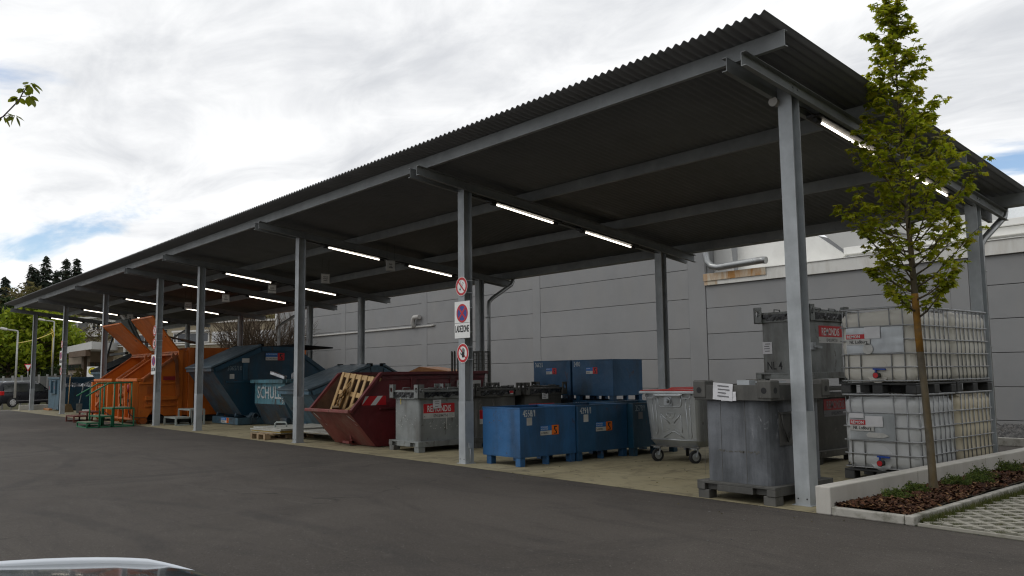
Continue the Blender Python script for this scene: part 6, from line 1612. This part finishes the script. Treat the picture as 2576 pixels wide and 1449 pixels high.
b = B(); b.prism([(-.32, 1.60), (.32, 1.60), (0, 1.04)], 'y', 0, .02); b.build('red_plate', 'sign_red', t, .01)
b = B(); b.prism([(-.21, 1.535), (.21, 1.535), (0, 1.17)], 'y', -.012, -.002); b.build('white_field', 'sign_white', t)
b = B(); b.box(-.75, .05, -.3, -.05, .08, .55) ; b.build('grey_board', 'fence_grey', t)
p = at(87, 940, 74); p.z = .7
t = thing('sign_pole', 'bare grey pole right of the yield sign', 'pole', p); b = B(); b.cyl((0, 0, 0), (0, 0, 2.15), .05, n=8); b.build('pole', 'lamp_post', t)
# fence of posts and panels
t = thing('panel_fence', 'long pale grey fence of posts and panels beyond the road', 'fence', (0, 0, 0))
F0, F1 = at(-120, 950, 63), at(330, 950, 78); n = 22
for k in range(n+1):
    f = k/n; q = F0.lerp(F1, f); z = .2+.9*f*.6
    b = B(); b.box(-.06, -.06, -.9, .06, .06, 1.25+.1); o = b.build('fence_post', 'lamp_post', t, loc=(q.x, q.y, z))
    if k < n:
        q2 = F0.lerp(F1, (k+1)/n); d = (q2-q); d.z = 0; b = B(); z2 = .2+.9*(k+1)/n*.6
        b.add([(q.x+d.x*a, q.y+d.y*a, (z if a < .5 else z2)+zz) for a, zz in ((.04, .08), (.96, .08), (.96, 1.22), (.04, 1.22))]+[(q.x+d.x*a-.04, q.y+d.y*a+.01, (z if a < .5 else z2)+zz) for a, zz in ((.04, .08), (.96, .08), (.96, 1.22), (.04, 1.22))], [(0, 1, 2, 3), (7, 6, 5, 4), (0, 4, 5, 1), (3, 2, 6, 7)])
        b.build('fence_panel', 'fence_grey', t)

# ------------------------------------------------------------------ buildings beyond
def wallbox(b, A, C, z0, z1, dep, mi=0, inset=0.0):
    """upright slab along A-C (plan points), depth dep away from the camera"""
    A = Vector((A.x, A.y, 0)); C = Vector((C.x, C.y, 0)); d = (C-A).normalized(); n = Vector((-d.y, d.x, 0))
    if n.dot(A-CAM) < 0: n = -n
    A = A+n*inset; C = C+n*inset
    vs = [A+Vector((0, 0, z0)), C+Vector((0, 0, z0)), C+n*dep+Vector((0, 0, z0)), A+n*dep+Vector((0, 0, z0))]; vs += [v+Vector((0, 0, z1-z0)) for v in vs]
    b.add(vs, [(3, 2, 1, 0), (4, 5, 6, 7), (0, 1, 5, 4), (1, 2, 6, 5), (2, 3, 7, 6), (3, 0, 4, 7)], mi)
def P2(u, d): q = at(u, 930, d); return Vector((q.x, q.y, 0))
def zat(u, v, d): return at(u, v, d).z
def onwall(A, C, u):
    """plan point where the sight line at u meets the wall A-C"""
    r = _f+CR*((u-1288)/FPX)-CU*((900-724.5)/FPX); dx, dy = r.x, r.y; ex, ey = C.x-A.x, C.y-A.y
    k = ((CAM.x-A.x)*dy-(CAM.y-A.y)*dx)/(ex*dy-ey*dx); return Vector((A.x+ex*k, A.y+ey*k, 0))
# flat building with ribbon windows
t = thing('ribbon_window_building', 'low pebble dashed building with ribbon windows and blinds behind the carport', 'building', (0, 0, 0))
A0, C0 = P2(281, 64), P2(900, 52)
zt = 5.0; b = B(); wallbox(b, A0, C0, 0, zt, 9, inset=.12); b.build('wall', 'beige', t)
b = B(); wallbox(b, A0, C0, zt+.002, zt+.12, 9, inset=-.1); b.build('roof_edge', 'white_r', t)
def win(ua, ub, za, zc, mat, name='window', fr=True):
    a, c = onwall(A0, C0, ua), onwall(A0, C0, ub); b = B(); wallbox(b, a, c, za, zc, .16, inset=0); w = b.build(name, 'white_r', t)
    d = (c-a).normalized()*.08; b = B(); wallbox(b, a+d, c-d, za+.08, zc-.08, .05, inset=-.03 if mat.startswith('blind') else -.012); b.build('pane' if not mat.startswith('blind') else 'blind', mat, w)
    return w
for (ua, ub, mat) in ((285, 310, 'blinddark'), (311, 340, 'blinddark'), (341, 372, 'winglass'), (434, 443, 'winglass'), (443.5, 466, 'winglass'), (467, 496, 'winglass'), (496.5, 524, 'winglass'), (531, 567, 'blind'), (567.5, 604, 'blind'), (605, 645, 'blind'), (646, 690, 'blind')): win(ua, ub, 3.72, 4.42, mat)
for (ua, ub, mat) in ((285, 312, 'blind'), (313, 330, 'winglass'), (331, 372, 'blind')): win(ua, ub, 2.0, 2.72, mat)
b = B(); wallbox(b, onwall(A0, C0, 434), onwall(A0, C0, 525), 4.44, 4.56, .2, inset=-.16); b.build('blind_box', 'white_r', t)
b = B(); wallbox(b, onwall(A0, C0, 284), onwall(A0, C0, 700), 3.58, 3.66, .2, inset=-.05); b.build('sill', 'white_r', t)
b = B(); q = onwall(A0, C0, 313); q2 = q+(CAM-q).normalized()*.3; b.cyl((q2.x, q2.y, 0), (q2.x, q2.y, 4.9), .10, n=8); b.build('downpipe', 'lamp_post', t)
# pavilion with the wide flat canopy roof
t = thing('flat_roof_pavilion', 'brown rendered pavilion with a broad flat pale canopy roof', 'building', (0, 0, 0))
Ca, Cb, Cc = P2(165, 72), P2(228, 61), P2(300, 64)
back = (P2(228, 80))
b = B(); zr0, zr1 = 3.36, 3.86
pl = [(Ca.x, Ca.y), (Cb.x, Cb.y), (Cc.x, Cc.y), (P2(300, 76).x, P2(300, 76).y), (P2(200, 84).x, P2(200, 84).y)]
b.prism(pl, 'z', zr0, zr1); b.build('roof', 'roofgrey', t)
w0, w1, w2 = P2(172, 74), P2(226, 66), P2(300, 68)
b = B(); b.prism([(q.x, q.y) for q in (w0, w1, w2, P2(300, 75), P2(215, 83))], 'z', .3, 3.358); b.build('wall', 'tan', t)
b = B(); wallbox(b, P2(183, 68.5), P2(226, 62.5), 2.95, 3.355, -.3); b.build('canopy_beam', 'brown_r', t)
A1, C1 = w0, w1
def win2(A, C, ua, ub, za, zc, mat='winglass', name='window', ins=-.06):
    a, c = onwall(A, C, ua), onwall(A, C, ub); b = B(); wallbox(b, a, c, za, zc, .16, inset=ins); w = b.build(name, 'brown_r', t)
    b = B(); d = (c-a).normalized()*.05; wallbox(b, a+d, c-d, za+.05, zc-.05, .03, inset=ins-.015); b.build('pane', mat, w)
for k in range(5): win2(w0, w1, 174.5+k*9, 183+k*9, 2.05, 2.55)
for k in range(4): win2(w1, w2, 226+k*13, 238+k*13, 2.1, 2.6, ins=-.03)
b = B(); wallbox(b, onwall(w0, w1, 204.5), onwall(w0, w1, 218), .9, 1.75, .1, inset=-.08); b.build('door', 'black_steel', t)
b = B(); wallbox(b, onwall(w0, w1, 213), onwall(w0, w1, 219), .6, 3.2, .2, inset=-.2); b.build('post', 'brown_r', t)
p = at(233, 929, 60)
t = thing('bus_stop_sign', 'small square white sign with a round yellow disc before the pavilion', 'sign', (p.x, p.y, 1.0), YAW+.3)
b = B(); b.box(-.33, 0, .55, .33, .03, 1.2); b.build('plate', 'sign_white', t)
b = B(); b.disc((0, -.004, .92), .25, (0, -1, 0), .004, 20); b.build('yellow_disc', 'yellow', t)
text('lettering', 'H', .26, 'green_print', t, (-.10, -.012, .80), '-y', 1.0, bold=.004)
b = B(); b.ring((0, -.009, .92), .20, .235, .002, 20); b.build('green_ring', 'green_print', t)
b = B(); b.cyl((0, .05, -.6), (0, .05, 1.2), .035, n=8); b.build('pole', 'lamp_post', t)
# apartment block with balconies
t = thing('apartment_block', 'pale apartment block with balconies behind the pavilion and trees', 'building', (0, 0, 0))
A2, C2 = P2(120, 112), P2(300, 104)
b = B(); wallbox(b, A2, C2, 0, 6.6, 12); b.build('wall', 'beige', t)
b = B(); wallbox(b, A2, C2, 6.603, 8.35, 11, inset=.5); b.build('top_storey', 'white_r', t)
b = B(); wallbox(b, A2, C2, 6.2, 6.72, .5, inset=-.5); wallbox(b, A2, C2, 8.353, 8.55, 11.6, inset=.1); b.build('roof_edge', 'white_r', t)
def win3(ua, ub, za, zc, mat='winglass', fm='white_r', ins=-.05):
    a, c = onwall(A2, C2, ua), onwall(A2, C2, ub); b = B(); wallbox(b, a, c, za, zc, .3, inset=ins); w = b.build('window', fm, t)
    b = B(); d = (c-a).normalized()*.12; wallbox(b, a+d, c-d, za+.12, zc-.12, .1, inset=ins-.03); b.build('pane', mat, w)
for ua, ub in ((222, 231), (232, 241), (243, 250), (257, 268), (272, 282)): win3(ua, ub, 6.9, 8.0, ins=.4)
for z in (2.6, 4.5):
    for ua, ub in ((176, 186), (188, 206), (221, 231), (236, 246), (255, 266), (270, 282)): win3(ua, ub, z, z+1.2)
for z in (1.7, 3.6):
    a, c = onwall(A2, C2, 170), onwall(A2, C2, 210); b = B(); wallbox(b, a, c, z, z+.85, 1.2, inset=-1.3); b.build('balcony', 'brown_r', t)
a, c = onwall(A2, C2, 186), onwall(A2, C2, 209); b = B(); wallbox(b, a, c, 6.9, 7.9, .3, inset=.42); b.build('roof_terrace', 'facade_joint', t)
# white houses farther right, seen through the gap over the blinds building
t = thing('distant_house', 'distant white house above the ribbon window building, behind branches', 'house', (0, 0, 0))
A3, C3 = P2(470, 125), P2(585, 120); b = B(); wallbox(b, A3, C3, 0, 9.3, 8); b.build('wall', 'white_r', t); b = B(); wallbox(b, A3, C3, 9.303, 9.7, 8.4, inset=-.2); b.build('roof', 'brown_r', t)
for k in range(4): 
    a, c = onwall(A3, C3, 480+k*24), onwall(A3, C3, 492+k*24); b = B(); wallbox(b, a, c, 7.4, 8.6, .2, inset=-.05); b.build('window', 'winglass', t)
# red pylon by the end of the factory
p = at(690, 900, 56)
t = thing('red_pylon', 'bright red upright pylon behind the bare bush at the factory corner', 'pylon', (p.x, p.y, 0), YAW+.2)
b = B(); b.prism([(-.7, 0), (2.2, 0), (2.2, 5.1), (.0, 5.05), (-.45, 4.7), (-.65, 4.0)], 'y', 0, .5); b.build('pylon_body', 'brightred', t, .03)

# ------------------------------------------------------------------ trees
def leaf_mass(b, R, c, r, n, s, droop=0):
    for _ in range(n):
        while True:
            q = Vector((R.uniform(-1, 1), R.uniform(-1, 1), R.uniform(-1, 1)))
            if .25 < q.length < 1: break
        q = Vector((q.x*r[0], q.y*r[1], q.z*r[2]))+c
        a = Vector((R.gauss(0, 1), R.gauss(0, 1), R.gauss(0, .7))).normalized(); w = a.orthogonal().normalized()
        w = (w*cos(R.uniform(0, 6))+a.cross(w)*sin(R.uniform(0, 6))).normalized(); l = s*R.uniform(.6, 1.3)
        b.add([q-a*l, q+w*l*.45, q+a*l, q-w*l*.45], [(0, 1, 2, 3)])
def broad_tree(name, label, p, H, W_, mat, seed, nleaf, ls, trunk=.22, zc=.30, group=None, spars=1.0, bark='barebranch'):
    t = thing(name, label, 'tree', p, 0, group); R = random.Random(seed); tr = B(); lv = B()
    tr.tube([(0, 0, -.3), (0, 0, H*zc), (.1, 0, H*.6), (0, .1, H*.92)], [trunk, trunk*.75, trunk*.4, .02], 8)
    nb = 26
    for k in range(nb):
        z0 = H*(zc*.8+.55*k/nb); a = k*2.4+R.uniform(-.4, .4); u = z0/H
        l = W_*.5*R.uniform(.5, 1.0)*(1.1-max(0, u-.45)*1.3); e = Vector((cos(a)*l, sin(a)*l, z0+l*R.uniform(.25, .75)))
        mid = Vector((cos(a)*l*.5, sin(a)*l*.5, z0+l*.2)); tr.tube([(0, 0, z0), mid, e], [trunk*.35, trunk*.2, .015], 4)
        for (c, rr) in ((e, .17), (mid.lerp(e, .5), .15), (mid+Vector((R.gauss(0, .4), R.gauss(0, .4), .5)), .12)):
            r = W_*rr*R.uniform(.7, 1.2); leaf_mass(lv, R, c, (r, r, r*.75), int(nleaf/nb/3*spars), ls)
            for _ in range(3): tr.tube([c, c+Vector((R.gauss(0, r*.6), R.gauss(0, r*.6), R.gauss(.2, r*.5)))], [.03, .008], 3)
    leaf_mass(lv, R, Vector((0, 0, H*.9)), (W_*.16, W_*.16, H*.1), int(nleaf*.05), ls)
    tr.build('trunk', bark, t); lv.build('crown', mat, t)
    return t
def G(u, d, z=None):
    q = at(u, 930, d); return Vector((q.x, q.y, land_z(q.x, q.y) if z is None else z))
broad_tree('broadleaf_tree', 'big bright yellow green tree behind the fence, left of the pavilion', G(86, 82), 7.7, 5.9, 'leaf_bg', 1, 9000, .23, .25, .18, None, 1)
broad_tree('broadleaf_tree', 'lower bright green tree at the left picture edge behind the yield sign', G(20, 84), 5.6, 6.5, 'leaf_bg', 2, 4000, .23, .2, .15)
broad_tree('budding_tree', 'thinly leaved tree in front of the apartment block windows', G(244, 96), 7.4, 5.2, 'leaf_brown', 5, 420, .18, .14, .25)
def bare(name, label, p, H, W_, seed, n0=26, depth=3, r0=.05):
    t = thing(name, label, 'bush', p); R = random.Random(seed); b = B()
    def grow(q, d, l, r, k):
        e = q+d*l; mid = q+d*(l*.5)+Vector((R.gauss(0, l*.05), R.gauss(0, l*.05), l*.03)); b.tube([q, mid, e], [r, r*.8, r*.55], 3)
        if k == 0: return
        for _ in range(R.randint(3, 4)):
            dd = (d+Vector((R.gauss(0, .38), R.gauss(0, .38), R.gauss(.14, .25)))).normalized(); f = R.uniform(.45, 1); grow(q.lerp(e, f), dd, l*R.uniform(.5, .75), r*.55, k-1)
    for i in range(n0):
        a = 2*pi*i/n0+R.uniform(-.2, .2); sp_ = R.uniform(.15, 1.0); d = Vector((cos(a)*sp_*W_*.5, sin(a)*sp_*W_*.5, H*.62)).normalized(); grow(Vector((cos(a)*.1, sin(a)*.1, 0)), d, H*R.uniform(.36, .5), r0, depth)
    b.build('branches', 'barebranch', t); return t
bare('bare_bush', 'large bare many stemmed bush beyond the carport beside the factory corner', G(648, 45, 0), 6.0, 5.6, 6, 44, 3, .05)
t = thing('small_conifer', 'small round green conifer before the pavilion door', 'shrub', G(199, 66, .9)); lv = B(); leaf_mass(lv, random.Random(3), Vector((0, 0, .6)), (.4, .4, .75), 700, .09); lv.build('foliage', 'leaf_brown', t); b = B(); b.cyl((0, 0, -.3), (0, 0, .7), .05, n=6); b.build('trunk', 'barebranch', t)
def conifer(label, p, H, W_, seed, gaps=.0, group='dark conifers on the hill'):
    t = thing('spruce_tree', label, 'tree', p, 0, group); R = random.Random(seed); tr = B(); lv = B()
    tr.tube([(0, 0, -1), (0, 0, H*.6), (0, 0, H)], [H*.014, H*.008, .02], 6)
    nl = 46
    for k in range(nl):
        u = k/nl; z = H*(.10+.88*u); L0 = W_*.5*(1-u)**1.05*R.uniform(.7, 1.15)+.12
        nb = max(4, int(9*(1-u)+3))
        for j in range(nb):
            if R.random() < gaps: continue
            a = 2*pi*(j+R.random()*.7)/nb; l = L0*R.uniform(.6, 1.15); d = Vector((cos(a), sin(a), 0)); zz = z+R.uniform(-.3, .3)
            dr = -.28 if u < .6 else .05
            tip = d*l+Vector((0, 0, zz+l*dr)); root = Vector((0, 0, zz)); tr.tube([root, root.lerp(tip, .5)+Vector((0, 0, l*.08)), tip], [.06, .035, .01], 3)
            m_ = max(3, int(l*5))
            for q in range(m_):
                f = .18+.82*(q+R.random())/m_; c = root.lerp(tip, f)+Vector((0, 0, l*.16*f*(1-f)*2)); w = d.cross(Vector((0, 0, 1)))*R.uniform(.3, .7)*(1.15-f*.6); s = R.choice((-1, 1)); o = d*R.uniform(.2, .6)
                lv.add([c, c+o*.4+w*s*.5+Vector((0, 0, -.1)), c+o+w*s+Vector((0, 0, -.42)), c+o*.8+Vector((0, 0, -.22))], [(0, 1, 2, 3)])
                lv.add([c, c+o*.3, c+o*.2+Vector((R.gauss(0, .1), R.gauss(0, .1), -.55*R.uniform(.5, 1.2)))], [(0, 1, 2)])
    tr.build('trunk', 'bark', t); lv.build('crown', 'needle', t); return t
for k, (u, vtop, vb, d, wf, gp, lab) in enumerate(((105, 642, 775, 150, .42, .05, 'tallest spruce on the hill, pointed and dense'), (157, 647, 765, 150, .52, .12, 'broad airy spruce, second from the roof edge on the hill'), (184, 649, 760, 152, .42, .12, 'spruce nearest the roof edge on the hill'), (70, 663, 770, 148, .34, .25, 'slim ragged spruce left of the tallest one'), (133, 676, 770, 146, .36, .30, 'thin gappy spruce between the tallest and the broad one'), (4, 694, 790, 140, .40, .05, 'dark spruce at the left picture edge'), (82, 676, 780, 155, .40, .1, 'shorter spruce tucked just left of the tallest one'))):
    zt = at(u, vtop, d).z; z0 = at(u, vb+25, d).z; q = at(u, 900, d); conifer(lab, Vector((q.x, q.y, z0)), zt-z0, (zt-z0)*wf*1.3, 60+k, gp)
for k, (u, vt, d, W_, mat, n, lab) in enumerate(((36, 715, 132, 5.5, 'leaf_brown', 500, 'thin budding tree left of the slim spruce'), (58, 704, 136, 6, 'leaf_brown', 700, 'airy budding tree just left of the slim spruce'), (80, 716, 126, 7, 'leaf_brown', 2600, 'brownish leafy tree below the tallest spruce'), (112, 728, 124, 7, 'leaf_brown', 2400, 'brownish leafy tree below and right of the tallest spruce'), (14, 745, 120, 6, 'leaf_dark', 2400, 'dark bushy tree at the left edge below the dark spruce'), (48, 758, 110, 6, 'leaf_dark', 2400, 'dark green bushy tree left of the roof end'), (88, 765, 108, 6.5, 'leaf_brown', 2400, 'olive bushy tree directly above the roof end'))):
    zt = at(u, vt, d).z; q = at(u, 900, d); z0 = max(land_z(q.x, q.y), zt-9.5); broad_tree('hill_tree', lab, Vector((q.x, q.y, z0)), zt-z0, W_, mat, 80+k, n, .34, .18, .25, 'leafing trees on the hill')
# woods that read as one mass behind the buildings
lv = B(); R = random.Random(17)
for k in range(900):
    u = R.uniform(-60, 1000); d = R.uniform(118, 190); q = at(u, 900, d); z = land_z(q.x, q.y)
    v = 900-(d-112)*1.5; lim = 775 if u < 230 else 790
    zc_ = at(u, R.uniform(lim, 925), d).z
    leaf_mass(lv, R, Vector((q.x, q.y, zc_)), (2.4, 2.4, 2.0), 16, .55)
o = lv.build('woods', 'leaf_brown'); o['kind'] = 'stuff'
lv = B()
for k in range(240):
    u = R.uniform(-60, 160); d = R.uniform(84, 100); q = at(u, 900, d); z = land_z(q.x, q.y)
    leaf_mass(lv, R, Vector((q.x, q.y, z+R.uniform(.3, 1.9))), (1.4, 1.4, .9), 22, .22)
o = lv.build('hedge_undergrowth', 'leaf_dark'); o['kind'] = 'stuff'
# ------------------------------------------------------------------ unseen office wing and young trees, added to cut sky light from the right
t = thing('blocker_wing', 'three storey brown rendered office wing, added unseen to block sky light', 'building', (17, -30, 0))
b = B(); b.box(0, 0, 0, 12, 40, 10.5); b.build('wall', 'tan', t)
b = B(); b.box(-.3, -.3, 10.503, 12.3, 40.3, 10.9); b.build('roof_edge', 'roofgrey', t)
for z in (1.1, 4.4, 7.7):
    for k in range(9):
        b = B(); b.box(-.05, 1.6+k*4.2, z, .1, 4.2+k*4.2, z+1.7); w = b.build('window', 'brown_r', t)
        b = B(); b.box(-.07, 1.7+k*4.2, z+.1, -.051, 4.1+k*4.2, z+1.6); b.build('pane', 'winglass', w)
for k, y in enumerate((-12, -5.5, 1.5, 8)):
    broad_tree('blocker_tree', ('first', 'second', 'third', 'last')[k]+' leafing tree of the unseen row added before the brown office wing', Vector((11.5, y, 0)), 7.5, 4.2, 'leaf_bg', 200+k, 1800, .2, .12, .25, 'trees added unseen to block sky light')
# ------------------------------------------------------------------ small things: cables along the beams, grit on the ground
for i, x in enumerate(FX):
    for ya, yb in ((.16, .62), (2.24, 2.76), (4.35, RY)):
        b = B(); b.tube([(x+.03, ya+(yb-ya)*k/4, zb(ya+(yb-ya)*k/4)-.012-.014*(k % 2)) for k in range(5)], .008, 5); b.build('lamp_cable', 'lampbody', cp)
b = B(); b.box(.083+.0, .06, .25, .11, .12, .33); b.cyl((.097, .09, .25), (.097, .09, .012), .009, n=6); o = b.build('earth_clamp', 'galv', cp); o.location.x = -6
b = B(); R = random.Random(99)
for k in range(520):
    x = R.uniform(-14, 3.2); y = -.28+min(0, R.gauss(-.1, .35)) if R.random() < .6 else R.uniform(-6.5, -.3); r = R.uniform(.004, .013)
    a = R.uniform(0, pi); b.add([(x+r*cos(a+2*pi*q/4)*R.uniform(.7, 1.3), y+r*sin(a+2*pi*q/4)*R.uniform(.7, 1.3), .0005) for q in range(4)]+[(x, y, r*.8)], [(0, 1, 4), (1, 2, 4), (2, 3, 4), (3, 0, 4)])
o = b.build('grit', 'pebble'); o['kind'] = 'stuff'
b = B()
for k in range(60):
    x = R.uniform(-5, 1.0); y = R.uniform(-.3, 2.2) if R.random() < .7 else R.uniform(-1.2, -.3); s = R.uniform(.012, .035); a = R.uniform(0, 6.28)
    b.add([(x, y, .006), (x+s*cos(a)*.5-s*sin(a)*.4, y+s*sin(a)*.5+s*cos(a)*.4, .012), (x+s*cos(a), y+s*sin(a), .007), (x+s*cos(a)*.5+s*sin(a)*.4, y+s*sin(a)*.5-s*cos(a)*.4, .014)], [(0, 1, 2), (0, 2, 3)])
o = b.build('fallen_leaves', 'leaf_brown'); o['kind'] = 'stuff'
